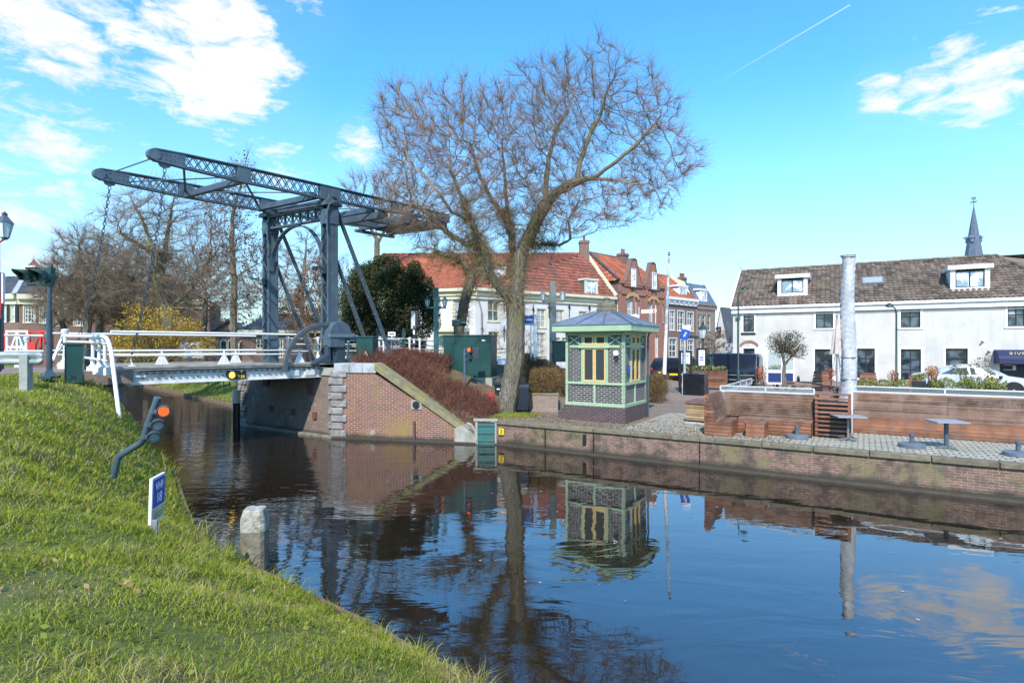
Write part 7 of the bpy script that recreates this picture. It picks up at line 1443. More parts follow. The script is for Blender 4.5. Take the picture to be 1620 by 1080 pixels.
def tree(name, label, base, skel, A, r_base, mats, seg=.3, infl=2.2, kill=.45, tip=.008, e=2.2, tw=None, jit=.12, group=None, cat='tree', shoots=None, leafs=None, thick=.05, upb=.05, sides=(8, 4), iters=120):
    nodes, par = grow(skel, A, seg, infl, kill, iters=iters, jit=jit, upb=upb); n = len(nodes); acc = np.zeros(n); has = np.zeros(n, bool)
    for i in range(n-1, 0, -1):
        if not has[i]: acc[i] = tip**e
        acc[par[i]] += acc[i]; has[par[i]] = True
    if not has[0]: acc[0] = tip**e
    r = acc**(1/e); k = r_base/r[0]
    r = np.where(r > .02, tip+(r-tip)*(k if k < 1 else 1+(k-1)*np.clip(r/r[0]*1.4, 0, 1)), r); r = np.maximum(r, tip)
    kids = [[] for _ in range(n)]
    for i in range(1, n): kids[par[i]].append(i)
    o = thing(name, label, cat, base, 0, group); bx = Vector(base)
    mt, mc = MB(), MB(); st = [(0, None)]
    chains = []; stack = [(0, [0])]
    # split into chains following the thickest child
    todo = [0]
    while todo:
        i = todo.pop(); ch = [int(par[i]), i] if i and par[i] >= 0 else [i]
        j = i
        while kids[j]:
            ks = sorted(kids[j], key=lambda q: -r[q]); j = ks[0]; ch.append(j); todo += ks[1:]
        chains.append(ch)
    for ch in chains:
        pts = [tuple(nodes[c]) for c in ch]; rs = [float(r[c]) for c in ch]
        if len(ch) > 1 and par[ch[1]] == ch[0] and ch[0] != 0: rs[0] = min(rs[0], rs[1]*1.15)
        # thick prefix to the trunk mesh, thin rest to the crown mesh
        c = 0
        while c < len(rs) and rs[c] > thick: c += 1
        if c >= 2: mt.tube(pts[:c+(1 if c < len(pts) else 0)], rs[:c+(1 if c < len(pts) else 0)], sides[0], cap=False)
        if c < len(pts)-1 or c < 2:
            s = max(0, c-1); 
            if len(pts)-s >= 2: mc.tube(pts[s:], rs[s:], sides[1], cap=False, t=R.random())
    mt.build('trunk', mats[0], o, w=True, smooth=True, recalc=False)
    tipn = np.array([i for i in range(n) if r[i] < (tw or {}).get('maxr', .02)])
    if tw and len(tipn):
        m_ = tw['n']; sel = tipn[NR.integers(0, len(tipn), m_)]; pd = nodes[sel]-nodes[par[sel]]; pd /= np.linalg.norm(pd, axis=1)[:, None]+1e-9
        cen = np.array(tw.get('cen', nodes.mean(0))); od = nodes[sel]-cen; od /= np.linalg.norm(od, axis=1)[:, None]+1e-9
        d = pd*tw.get('fwd', .8)+od*tw.get('out', .4)+NR.normal(size=(m_, 3))*tw.get('rnd', .45)+np.array([0, 0, tw.get('up', .3)])
        twigs(mc, nodes[sel]-pd*seg*NR.random((m_, 1)), d, tw['L']*(.5+NR.random(m_)), tw.get('r', .007), tw.get('seg', 5), tw.get('wig', .3), droop=tw.get('droop', 0))
    c_ = mc.build('crown', mats[1], o, w=True, recalc=False)
    if shoots:
        zn = nodes; ok = np.array([i for i in range(n) if shoots['cond'](zn[i], r[i])]); m_ = shoots['n']
        if len(ok):
            sel = ok[NR.integers(0, len(ok), m_)]; d = NR.normal(size=(m_, 3)); d /= np.linalg.norm(d, axis=1)[:, None]; ms = MB(); twigs(ms, zn[sel]+d*r[sel][:, None]*.8, d+np.array([0, 0, shoots.get('up', .1)]), shoots['L']*(.4+NR.random(m_)), shoots.get('r', .008), 5, .35, droop=shoots.get('droop', .08)); ms.build('shoots', mats[2], o, w=True, recalc=False)
    if leafs:
        m_ = leafs['n']; sel = tipn[NR.integers(0, len(tipn), m_)] if len(tipn) else np.arange(n); ml = MB(); leaves(ml, nodes[sel]+NR.normal(size=(m_, 3))*leafs.get('spread', .15), leafs['s'], aspect=leafs.get('asp', .6)); ml.build('leaves', leafs['mat'], o, w=True, recalc=False)
    return o
def cloud(ells, y, n, dy=None):
    """points inside ellipsoids given by photo centre and radii, at depth y"""
    out = []; k = F/y; w = [e[2]*e[3] for e in ells]; tot = sum(w)
    for e_, ww in zip(ells, w):
        u, v, ru, rv = e_[:4]; yy = y+(e_[4] if len(e_) > 4 else 0); m = int(n*ww/tot); c = np.array(at(u, yy, ZV(v, yy))); k2 = F/yy
        q = NR.normal(size=(m, 3)); q /= np.linalg.norm(q, axis=1)[:, None]; q *= (NR.random(m)**.42)[:, None]; rd = dy or (ru+rv)/2/k2*.8
        out.append(c+q*np.array([ru/k2, rd, rv/k2]))
    return np.vstack(out)
# ---- the big willow on the quay ----
y = 21.3; PX = lambda u, v, dd=0.: at(u, y+dd, ZV(v, y+dd))
b = PX(800, 656); zb = .80
sk = [[(b.x, b.y, zb-.1), PX(806, 620), PX(815, 570), PX(816, 520), PX(815, 480), PX(818, 440), PX(822, 405), PX(832, 385, .1)],
      [PX(816, 485), PX(795, 460, -.3), PX(778, 440, -.5), PX(768, 415, -.6), PX(762, 385, -.8), PX(745, 350, -1.0), PX(730, 310, -1.2), PX(712, 270, -1.4)],
      [PX(820, 430), PX(812, 395, .6), PX(806, 350, .9), PX(800, 310, 1.2), PX(798, 270, 1.4), PX(795, 225, 1.5)],
      [PX(830, 388, .1), PX(846, 355, -.3), PX(862, 325, -.5), PX(880, 305, -.6), PX(905, 290, -.8), PX(930, 282, -1.0), PX(960, 284, -1.4), PX(1000, 290, -1.8), PX(1040, 292, -2.1)],
      [PX(862, 325, -.5), PX(864, 290, -.1), PX(868, 250, .2), PX(880, 205, .4), PX(900, 170, .6), PX(912, 130, .9)],
      [PX(912, 288, -.8), PX(918, 255, -.6), PX(930, 220, -.3), PX(950, 180, 0), PX(965, 130, .4)],
      [PX(828, 390, .1), PX(855, 386, .8), PX(885, 388, 1.4), PX(902, 378, 1.8), PX(900, 350, 2.1), PX(915, 320, 2.4)],
      [PX(765, 395, -.7), PX(735, 385, -.2), PX(705, 365, .2), PX(680, 340, .4), PX(650, 320, .6)],
      [PX(745, 350, -1.0), PX(715, 335, -1.6), PX(690, 300, -2.0), PX(665, 270, -2.2)],
      [PX(940, 283, -1.2), PX(975, 255, -1.6), PX(1010, 225, -1.7), PX(1045, 185, -1.8)],
      [PX(806, 350, .9), PX(780, 320, 1.5), PX(760, 280, 2.0), PX(745, 230, 2.3)]]
E_ = [(655, 200, 62, 75), (690, 250, 85, 85), (650, 300, 55, 55), (765, 200, 75, 75), (735, 165, 40, 40), (850, 175, 85, 80), (925, 130, 72, 62), (915, 85, 30, 22), (985, 170, 75, 62), (1040, 200, 35, 55), (1030, 265, 62, 45), (1070, 270, 36, 24), (830, 270, 130, 95), (985, 315, 85, 42), (740, 330, 90, 55), (900, 330, 80, 50), (655, 355, 40, 30)]
A = cloud(E_, y, 10000, 3.0)
A = np.array([p for p in A if p[2] > 3.2 and p[2] < ZV(92, y)]); ctr = np.array(PX(835, 400)); A = ctr+(A-ctr)*np.array([1.0, 1.0, .955]); _g = np.sin(A[:, 0]*2.3+A[:, 2]*.9)*np.sin(A[:, 2]*2.1-A[:, 0]*.8+A[:, 1])+.5*np.sin(A[:, 0]*4.7+A[:, 1]*3)*np.sin(A[:, 2]*4.1); A = A[_g > -.38]
tree('willow_tree', 'huge bare willow with twisting purple brown twigs leaning beside the kiosk', (b.x, b.y, .8), sk, A, .36, (M_bark, M_twig, M_shoot), seg=.22, infl=2.4, kill=.30, tip=.0058, e=2.2, jit=.20, thick=.055, iters=160,
     tw=dict(n=33000, L=.66, r=.0042, maxr=.014, wig=.25, seg=5, fwd=1.0, out=.4, up=.15, cen=tuple(PX(830, 420)), rnd=.28), shoots=dict(n=4200, L=.75, r=.008, cond=lambda p, r_: r_ > .05 and ZV(495, y) < p[2] < ZV(318, y) and ((p[0]-PX(800, 0).x) < 2.0) and p[0] > PX(735, 0).x, droop=.10))
# ---- other bare trees ----
def bare(label, u, vb, vt, y, ells, n, rb, mats, z0, skel=None, **k):
    base = at(u, y, z0); PXx = lambda a, c, d=0.: at(a, y+d, ZV(c, y+d))
    sk = skel(PXx) if skel else [[tuple(base-Vector((0, 0, .3))), PXx(u, vb), PXx(u+2, vt)]]
    if skel: sk[0][0] = tuple(base-Vector((0, 0, .3)))
    return tree(k.pop('name', 'bare_tree'), label, tuple(base), sk, cloud(ells, y, n), rb, mats, **k)
bare('broad bare park tree with thick forked trunk behind the yellow bush', 262, 500, 430, 36, [(215, 360, 75, 60), (255, 330, 75, 50), (300, 345, 60, 55), (330, 400, 50, 60), (190, 420, 65, 50), (250, 420, 90, 50), (230, 455, 80, 30)], 3200, .42, (M_bark, M_twigd, M_shoot), 1.4,
     skel=lambda p: [[0, p(266, 560), p(268, 510), p(264, 480), p(250, 440, -.6), p(245, 400, -1), p(225, 350, -1.2), p(205, 310, -1.4)], [p(267, 490), p(290, 470, .5), p(315, 440, 1), p(335, 400, 1.2)], [p(250, 440, -.6), p(262, 395, .3), p(268, 350, 1), p(275, 310, 1.2)], [p(262, 475), p(235, 455, 1), p(205, 440, 1.4), p(170, 425, 1.5)], [p(245, 400), p(215, 385), p(185, 365)]],
     seg=.34, infl=2.8, kill=.48, tip=.010, jit=.2, thick=.09, tw=dict(n=8000, L=1.0, r=.0065, maxr=.03, wig=.22, up=.15, fwd=1.1, rnd=.25), shoots=dict(n=1500, L=.8, r=.014, cond=lambda q, r_: r_ > .06 and q[2] > 3.5))
bare('slender bare tree hung with withered brown leaves left of the far bridge tower', 372, 520, 300, 33, [(365, 330, 38, 55), (385, 275, 25, 32), (392, 245, 9, 14), (370, 400, 50, 50), (375, 460, 50, 35)], 1600, .22, (M_barkd, M_twigd, M_shoot), 1.4,
     skel=lambda p: [[0, p(371, 560), p(369, 500), p(371, 440), p(366, 380), p(370, 330), p(385, 280), p(392, 240)], [p(371, 440), p(395, 425, .6), p(420, 410, 1)], [p(370, 460), p(345, 440, -.5), p(325, 415, -1)]],
     seg=.36, infl=3, kill=.5, tip=.009, jit=.18, thick=.07, tw=dict(n=3800, L=.7, r=.006, maxr=.03, wig=.22, fwd=1.0, rnd=.3), leafs=dict(n=2300, s=.13, spread=.28, mat=LEAF('withered leaves', (.09, .045, .018), (.22, .10, .035))))
bare('thin bare tree rising behind the counterweight of the bridge', 598, 480, 380, 46, [(590, 330, 50, 50), (565, 310, 40, 35), (620, 320, 35, 45), (600, 300, 60, 30)], 700, .26, (M_barkd, M_twigd, M_shoot), 1.4,
     skel=lambda p: [[0, p(598, 500), p(597, 430), p(596, 370), p(590, 330)], [p(596, 380), p(580, 350), p(565, 320)], [p(597, 385), p(615, 355), p(625, 320)]], seg=.42, infl=4, kill=.6, tip=.010, jit=.18, thick=.1, tw=dict(n=3200, L=1.0, r=.007, maxr=.04, up=.6, fwd=1.1, rnd=.25, wig=.2))
bare('feathery bare trees seen through the portal arch of the bridge', 478, 520, 440, 50, [(480, 420, 45, 60), (500, 400, 35, 50), (460, 450, 40, 50)], 700, .22, (M_barkd, M_twigd, M_shoot), 1.4, skel=lambda p: [[0, p(480, 530), p(478, 470), p(482, 420), p(485, 380)], [p(479, 480), p(495, 450), p(505, 410)]], seg=.42, infl=4, kill=.6, tip=.010, jit=.2, thick=.09, tw=dict(n=3000, L=.9, r=.008, maxr=.04, fwd=1.1, rnd=.25, wig=.2))
bare('reddish brown hazel thicket between the bridge towers', 497, 550, 500, 36, [(505, 440, 32, 45), (495, 490, 40, 45), (470, 500, 38, 40)], 500, .2, (M_bark, M_twig, M_shoot), 1.4, skel=lambda p: [[0, p(498, 560), p(500, 520), p(505, 470)], [p(498, 555), p(480, 510), p(470, 470)], [p(498, 555), p(515, 510), p(520, 450)]], seg=.4, infl=3, kill=.6, tip=.014, jit=.25, thick=.07, tw=dict(n=2600, L=.8, r=.012, maxr=.05), leafs=dict(n=2200, s=.13, spread=.35, mat=LEAF('russet leaves', (.16, .07, .045), (.26, .12, .08))))
bare('bare tree at the far left beyond the brick mansion corner', 135, 520, 470, 42, [(130, 400, 50, 45), (110, 440, 45, 45), (150, 450, 50, 50), (95, 470, 30, 40)], 2200, .3, (M_barkd, M_twigd, M_shoot), 1.4, skel=lambda p: [[0, p(135, 560), p(138, 500), p(132, 440), p(125, 390)], [p(137, 490), p(160, 450), p(175, 420)], [p(137, 500), p(112, 460), p(95, 430)]], seg=.4, infl=4, kill=.55, tip=.010, jit=.22, thick=.09, tw=dict(n=6500, L=1.1, r=.007, maxr=.035, wig=.22, fwd=1.1, rnd=.26, up=.2))
bare('bare twiggy tree behind the chains of the bridge', 190, 530, 480, 47, [(190, 430, 55, 50), (220, 470, 50, 45), (165, 480, 50, 40), (320, 460, 45, 45)], 2200, .28, (M_barkd, M_twigd, M_shoot), 1.4, seg=.4, infl=5, kill=.55, tip=.010, jit=.22, thick=.09, tw=dict(n=6500, L=1.1, r=.007, maxr=.035, wig=.22, fwd=1.1, rnd=.26, up=.2))
bare('second bare tree between the slender tree and the arch, further off', 425, 530, 480, 55, [(425, 440, 45, 60), (400, 470, 45, 45), (450, 480, 40, 40)], 1600, .25, (M_barkd, M_twigd, M_shoot), 1.4, seg=.45, infl=5, kill=.6, tip=.010, jit=.22, thick=.1, tw=dict(n=3500, L=1.1, r=.008, maxr=.035, wig=.22, fwd=1.1, rnd=.26))
bare('leaning pollard tree with brown knobbly trunk before the white villa', 725, 560, 520, 29.5, [(715, 410, 50, 30), (690, 395, 45, 28), (760, 410, 45, 35), (735, 380, 50, 25)], 600, .32, (M_bark, M_shoot, M_shoot), 1.3, skel=lambda p: [[0, p(726, 555), p(727, 520), p(735, 480), p(745, 440), p(748, 410), p(750, 390)], [p(745, 440), p(735, 415), p(715, 405), p(690, 400)], [p(747, 420), p(765, 405), p(780, 395)]], seg=.35, infl=3, kill=.6, tip=.012, jit=.3, thick=.08, tw=dict(n=1600, L=.8, r=.009, maxr=.04, wig=.4), shoots=dict(n=1400, L=.6, r=.010, cond=lambda q, r_: r_ > .07 and q[2] > 4.5))
bare('little bare ornamental tree against the narrow brick house', 1132, 560, 540, 40, [(1133, 545, 26, 28), (1120, 555, 18, 20), (1148, 550, 15, 22)], 400, .12, (M_barkd, M_twigd, M_shoot), 1.15, skel=lambda p: [[0, p(1132, 580), p(1131, 560), p(1130, 540)]], seg=.3, infl=3, kill=.4, tip=.010, jit=.3, thick=.05, tw=dict(n=1100, L=.5, r=.009, maxr=.04, wig=.45), leafs=dict(n=350, s=.09, spread=.2, mat=LEAF('pale buds', (.42, .36, .32), (.5, .45, .42))))
bare('bare climbing shrub with white flecked twigs before the villa wall', 838, 570, 550, 37, [(845, 540, 24, 40), (790, 545, 25, 30), (720, 550, 20, 30), (830, 575, 40, 20)], 500, .1, (M_barkd, M_twigd, M_shoot), 1.2, name='bare_shrub', cat='shrub', seg=.35, infl=6, kill=.5, tip=.012, jit=.3, thick=.06, tw=dict(n=900, L=.6, r=.010, maxr=.05, wig=.4))
LT = [o for o in bpy.data.objects if o.parent is None and o.name.startswith('bare_tree')]
_a = [o for o in LT if 'far left' in o['label']][0]; _b = [o for o in LT if 'behind the chains' in o['label']][0]; _c = [o for o in LT if 'further off' in o['label']][0]
for src, u, yy, rz, sc, lb in ((_a, 98, 46, 1.6, .85, 'bare tree between the twin signal post and the first chain'), (_b, 158, 44, 2.2, 1.0, 'bare tree directly behind the bent end of the left railing'), (_a, 232, 45, 4.0, .95, 'bare tree rising out of the yellow bush, behind the broad park tree'), (_c, 322, 44, .8, 1.0, 'bare tree between yellow bush and brick chapel'),
                               (_b, 290, 56, 4.1, 1.05, 'distant bare tree right of the broad park tree'), (_c, 545, 54, 2.0, .9, 'distant bare tree between the near bridge tower and the yew')):
    r_ = dup(src, tuple(at(u, yy, 1.3)), rz, lb); r_.scale = (sc, sc, sc)
# ---- shrubs ----
def blob(label, ells, y, n, size, mat, z0, name='shrub', cat='shrub', stems=12, stemmat=None, shell=.35, tw_n=0, base=None, asp=.5, up=.3, dy=None, lump=0, lumpr=.2):
    pts = []; k = F
    cx = base if base else ells[0][0]; bs = at(cx, y, z0); o = thing(name, label, cat, tuple(bs))
    for e_ in ells:
        u, v, ru, rv = e_[:4]; yy = y+(e_[4] if len(e_) > 4 else 0); c = np.array(at(u, yy, ZV(v, yy))); k2 = F/yy; rd = dy or (ru+rv)/2/k2*.8
        m = int(n*e_[2]*e_[3]/sum(q[2]*q[3] for q in ells))
        if lump:
            lc = NR.normal(size=(lump, 3)); lc /= np.linalg.norm(lc, axis=1)[:, None]; lc *= (.55+.45*NR.random(lump))[:, None]; q = lc[NR.integers(0, lump, m)]; w = NR.normal(size=(m, 3)); w /= np.linalg.norm(w, axis=1)[:, None]; q = q+w*lumpr*(NR.random(m)**shell)[:, None]
        else: q = NR.normal(size=(m, 3)); q /= np.linalg.norm(q, axis=1)[:, None]; q *= (NR.random(m)**shell)[:, None]
        pts.append(c+q*np.array([ru/k2, rd, rv/k2]))
    pts = np.vstack(pts); pts = pts[pts[:, 2] > z0-.05]; mb = MB(); leaves(mb, pts, size, up=up, aspect=asp); mb.build('foliage', mat, o, w=True, recalc=False)
    if stems:
        mb = MB(); sel = pts[NR.integers(0, len(pts), stems)]
        for p in sel: q0 = Vector((bs.x+R.uniform(-.15, .15), bs.y+R.uniform(-.15, .15), z0)); p = Vector(p); m_ = q0.lerp(p, .5)+Vector((R.uniform(-.1, .1), R.uniform(-.1, .1), .1)); mb.tube([q0, m_, p], [.03, .02, .008], 5, cap=False)
        if tw_n: sel = pts[NR.integers(0, len(pts), tw_n)]; d = sel-np.array([bs.x, bs.y, z0]); twigs(mb, sel-d*.15, d+NR.normal(size=d.shape)*.3, .45, .008, 4, .3)
        mb.build('stems', stemmat or M_stem, o, w=True, recalc=False)
    return o
L_yew = LEAF('yew needles', (.012, .022, .008), (.085, .095, .028), .8, .15)
blob('tall dark green yew between the bridge stays and the villa', [(600, 480, 52, 62), (640, 455, 38, 42), (568, 490, 34, 60), (660, 500, 32, 62), (610, 425, 24, 22), (615, 530, 62, 40), (655, 430, 16, 16), (585, 440, 22, 28), (678, 480, 14, 36)], 30, 95000, .115, L_yew, 1.6, name='yew_tree', cat='yew', stems=14, stemmat=M_barkd, shell=.33, lump=55, lumpr=.30, asp=.45)
blob('bright yellow flowering forsythia behind the left part of the bridge', [(225, 520, 45, 38), (270, 520, 55, 32), (200, 545, 35, 25), (300, 535, 38, 25), (330, 545, 15, 18), (240, 555, 70, 20), (180, 535, 16, 16)], 33.5, 11000, .11, LEAF('forsythia flowers', (.28, .17, .02), (.60, .40, .04)), 1.4, stems=60, stemmat=M_shoot, shell=.6, tw_n=1400, lump=26, lumpr=.34)
L_red = LEAF('red brown hedge leaves', (.085, .030, .018), (.20, .075, .042), .8, .1)
# hedge on the slope behind the wing wall: follows the ground
def hedge(label, poly_pts, h, n, size, mat, stemmat, name='hedge', up=.8, tw_n=2500, tw_L=.4, zf=None, rnd=.12, tw_r=.007):
    """poly_pts: list of (x, y) centre line points with half width"""
    P_ = [np.array(p) for p in poly_pts]; seg_ = [np.linalg.norm(P_[i+1][:2]-P_[i][:2]) for i in range(len(P_)-1)]; cum = np.concatenate([[0], np.cumsum(seg_)]); o = thing(name, label, 'hedge', (float(P_[0][0]), float(P_[0][1]), float((zf or right_z)(P_[0][0], P_[0][1]))))
    def sample(m, top):
        s = NR.random(m)*cum[-1]; i = np.clip(np.searchsorted(cum, s)-1, 0, len(seg_)-1); f_ = (s-cum[i])/np.array(seg_)[i]; a = np.array(P_)[i]; b_ = np.array(P_)[i+1]; c = a+(b_-a)*f_[:, None]; d = b_[:, :2]-a[:, :2]; d /= np.linalg.norm(d, axis=1)[:, None]; nn = np.stack([-d[:, 1], d[:, 0]], 1); w = NR.uniform(-1, 1, m); x = c[:, 0]+nn[:, 0]*w*c[:, 2]; y_ = c[:, 1]+nn[:, 1]*w*c[:, 2]
        hh = h*(1-.35*np.abs(w)**3)*(1+rnd*np.sin(x*3.1+y_*2.3)+rnd*.6*np.sin(x*7.7-y_*5)); q = NR.random(m)**(.35 if top else 1); return np.stack([x, y_, (zf or right_z)(x, y_)+hh*q], 1)
    mb = MB(); leaves(mb, sample(n, True), size, up=up); mb.build('foliage', mat, o, w=True, recalc=False)
    mb = MB(); b_ = sample(tw_n, True); d = NR.normal(size=b_.shape)*.45; d[:, 2] += 1; twigs(mb, b_-np.array([0, 0, tw_L*.6]), d, tw_L*(.6+.8*NR.random(len(b_))), tw_r, 4, .2); mb.build('stems', stemmat, o, w=True, recalc=False); return o
M_redtw = P('red brown hedge twigs', (.15, .055, .036), .85, var=.35, scale=3, bump=0, tint=.4, col2=(.22, .09, .055))
def wing_zf(x, y):
    x = np.asarray(x, float); y = np.asarray(y, float); qx = (x+6.5)/5.25; wt = 2.72+(.16-2.72)*np.clip(qx, 0, 1); t = (x-(-6.5+5.25*np.clip(qx, 0, 1)))*B2.x+(y-(20.6-1.25*np.clip(qx, 0, 1)))*B2.y; return np.minimum(right_z(x, y), wt-.06+.95*np.clip(t-.3, 0, 3))
hedge('wide red brown bare hedge covering the slope behind the wing wall', [(-5.9, 21.6, .45), (-4.6, 21.6, .75), (-3.4, 21.35, .95), (-2.2, 21.0, 1.0), (-1.2, 20.7, .85), (-.75, 20.5, .6)], .50, 9500, .055, L_red, M_redtw, zf=wing_zf, tw_n=8000, tw_L=.5, rnd=.22)
hedge('red brown low hedge below the white railing beside the big cabinet', [(-4.9, 23.0, .4), (-3.6, 23.2, .5), (-2.6, 23.3, .5)], .55, 3500, .055, L_red, M_redtw, zf=right_z, tw_n=2500)
L_brn = LEAF('brown hedge leaves', (.12, .075, .025), (.27, .17, .06), .8, .15)
M_brntw = P('brown hedge twigs', (.17, .11, .05), .85, var=.35, scale=3, bump=0, tint=.4)
p0 = G(868, 652, .82); zf_pl = lambda x, y: 1.48+0*np.asarray(x)
hedge('clipped brown hedge growing in the low brick planter', [(p0.x-.78, p0.y+1.15, .56), (p0.x+.36, p0.y+1.12, .56)], .95, 9000, .05, L_brn, M_brntw, zf=zf_pl, tw_n=3500, tw_L=.3, rnd=.03)
p1 = at(858, 26); hedge('long low brown hedge further back between tree and kiosk', [(at(828, 26.2).x, 26.2, .5), (at(868, 25.8).x, 25.8, .6), (at(915, 25).x, 25, .6)], 1.05, 9000, .06, L_brn, M_brntw, tw_n=3500, tw_L=.35, rnd=.06)
p2 = G(1044, 640, .85); hedge('bushy golden brown hedge right of the kiosk', [(p2.x-.75, p2.y+.9, .4), (p2.x+.28, p2.y+.25, .42)], 1.15, 5500, .05, L_brn, M_brntw, tw_n=3200, tw_L=.45, rnd=.05)
# olive trees and planters on the terrace
L_olv = LEAF('olive leaves', (.045, .060, .028), (.19, .20, .12), .6, .2); L_grn = LEAF('yellow green box leaves', (.10, .14, .02), (.34, .36, .08), .6, .2); L_or = LEAF('orange leaves', (.35, .10, .01), (.62, .30, .04), .6, .3)
y = 23.0; p = at(1241, y); o = thing('olive_tree', 'small olive tree with round airy crown behind the corner bench', 'olive tree', (p.x, p.y, 1.75)); PXo = lambda u, v, d=0.: at(u, y+d, ZV(v, y+d))
mb = MB(); mb.tube([p+Vector((0, 0, 1.7)), PXo(1240, 590), PXo(1241, 575)], [.10, .08, .065], 8); mb.tube([PXo(1241, 577), PXo(1238, 562), PXo(1232, 545), PXo(1225, 535)], [.06, .045, .03, .015], 6); mb.tube([PXo(1241, 577), PXo(1250, 566), PXo(1260, 556), PXo(1266, 545)], [.055, .042, .03, .015], 6); mb.tube([PXo(1238, 562), PXo(1246, 545), PXo(1248, 530)], [.035, .025, .01], 6); mb.build('trunk', M_bark, o, w=True, smooth=True)
c_ = cloud([(1245, 545, 31, 25), (1250, 532, 22, 12), (1225, 540, 14, 16), (1268, 555, 12, 14)], y, 1500); mb = MB(); leaves(mb, c_, .085, aspect=.35); mb.build('crown', L_olv, o, w=True, recalc=False)
sel = c_[NR.integers(0, len(c_), 260)]; mb = MB(); ct = np.array(PXo(1243, 562)); twigs(mb, ct+(sel-ct)*.25, sel-ct, np.linalg.norm(sel-ct, axis=1)*.8, .010, 4, .12); mb.build('twigs', M_stem, o, w=True, recalc=False)
def planter(label, u0, u1, vt, vb, y, z0, mat, plants, psize=.07, n=900, rr=None, lbl_mat=None, name='planter_box', dep=.4, slat=False, vtop=None):
    p = at((u0+u1)/2, y); w = (u1-u0)/F*y; o = thing(name, label, 'planter', (p.x, p.y, z0), RZ if not slat else RZ); zt, zb = ZV(vt, y)-z0, ZV(vb, y)-z0; w = w/.87
    mb = MB()
    if slat:
        slats(mb, -w/2, w/2, 0, .03, zb, zt, 6); mb.bb(w/2, w/2+.05, -.01, .3, -.1, zt); mb.bb(-w/2-.05, -w/2, -.01, .3, -.1, zt); mb.bb(-w/2, w/2, .03, dep, zb, zt-.05)
    else: mb.bb(-w/2, w/2, 0, dep, zb, zt)
    mb.build('box', mat, o, bevel=.006); m = n; xx = NR.uniform(-w/2, w/2, m); zz = (ZV(vtop or vt-10, y)-z0-zt)*NR.random(m)**.6*(.55+.45*np.abs(np.sin(xx*5+y))); mb = MB(); leaves(mb, np.stack([xx, NR.uniform(0, dep, m), zt+zz], 1), psize, up=.8); mb.build('plants', plants, o, recalc=False); return o
M_ant = P('anthracite planter', (.018, .020, .028), .5, bump=.05)
planter('wooden slatted planter box with yellow green plants beside the van', 1086, 1142, 586, 612, 28.8, 1.0, M_wood, L_grn, n=420, slat=True, vtop=578, psize=.09)
planter('long black planter box with yellow green box plants behind the wrapped parasol', 1352, 1424, 612, 622, 22.5, .9, M_ant, L_grn, n=1300, vtop=600, psize=.07)
planter('tall square anthracite planter with a small lime green bush', 1447, 1462, 603, 622, 23.0, .9, M_ant, L_grn, n=350, vtop=591, psize=.08)
planter('long anthracite planter box before the silver car, filled with variegated shrubs', 1492, 1574, 618, 636, 20.5, .9, M_ant, L_grn, n=2300, vtop=598, psize=.065)
planter('tall dark planter with golden plant at the right end of the shrubs', 1562, 1577, 606, 636, 21.3, .9, M_ant, LEAF('golden leaves', (.40, .26, .02), (.6, .45, .05)), n=300, vtop=592, psize=.07)
y = 21.0; blob('silvery olive bush with feathery open branches in front of the silver car', [(1537, 605, 24, 26), (1548, 580, 20, 15), (1520, 588, 16, 13), (1560, 568, 12, 8), (1510, 578, 9, 8), (1570, 590, 9, 12), (1534, 625, 16, 14)], y, 1700, .075, LEAF('silvery leaves', (.09, .10, .05), (.34, .33, .22), .6, .2), 1.0, name='olive_bush', cat='bush', stems=26, stemmat=M_shoot, shell=.6, tw_n=130, asp=.35, base=1537)
blob('small orange brown shrub before the middle of the white house', [(1476, 587, 12, 9), (1473, 594, 9, 7)], 24, 520, .075, L_or, 1.0, stems=12)
blob('red leaved shrub on the terrace in front of a ground floor window', [(1313, 590, 9, 8), (1311, 600, 7, 7)], 25, 380, .07, LEAF('red leaves', (.35, .04, .02), (.6, .14, .04)), 1.0, stems=8)
blob('reddish thin shrub beside the tail of the van', [(1204, 586, 9, 9), (1206, 596, 7, 6)], 27, 260, .07, LEAF('red orange leaves', (.45, .06, .03), (.62, .25, .05)), 1.0, stems=8)
blob('russet dwarf maple behind the long planter box', [(1413, 594, 10, 9), (1420, 604, 10, 5)], 24.5, 420, .065, LEAF('russet', (.30, .08, .03), (.50, .20, .06)), 1.0, stems=10)
blob('yellow green plants behind the glass wind screen', [(1228, 583, 14, 6)], 27.2, 420, .08, L_grn, 1.2, stems=8)
# background terrace furniture
def hiback(label, u, vt, vb, y, w=.75):
    p = at(u, y); z0 = 1.0; o = thing('garden_chair', label, 'seat', (p.x, p.y, z0), RZ+.1); zt = ZV(vt, y)-z0; mb = MB(); n = 7
    for i in range(n): z = .42+i*(zt-.42)/n; f_ = 1-.3*(i/n); mb.bb(-w/2*f_, w/2*f_, .0+.03*i, .03+.03*i, z, z+(zt-.42)/n-.012, t=R.random())
    mb.build('backrest', M_wood, o); mb = MB(); mb.bb(-w/2, w/2, -.5, .02, .36, .42); mb.bb(-w/2, w/2, -.5, -.46, .0, .36); mb.build('seat', M_wood, o)
hiback('orange brown slatted seat with sloping back left of the wrapped parasol', 1299, 587, 612, 24.0); hiback('slatted wooden seat seen behind the long black planter', 1374, 589, 612, 24.5, .8); hiback('slatted wooden seat half hidden by the tall square planter', 1449, 593, 622, 24.2, .6)
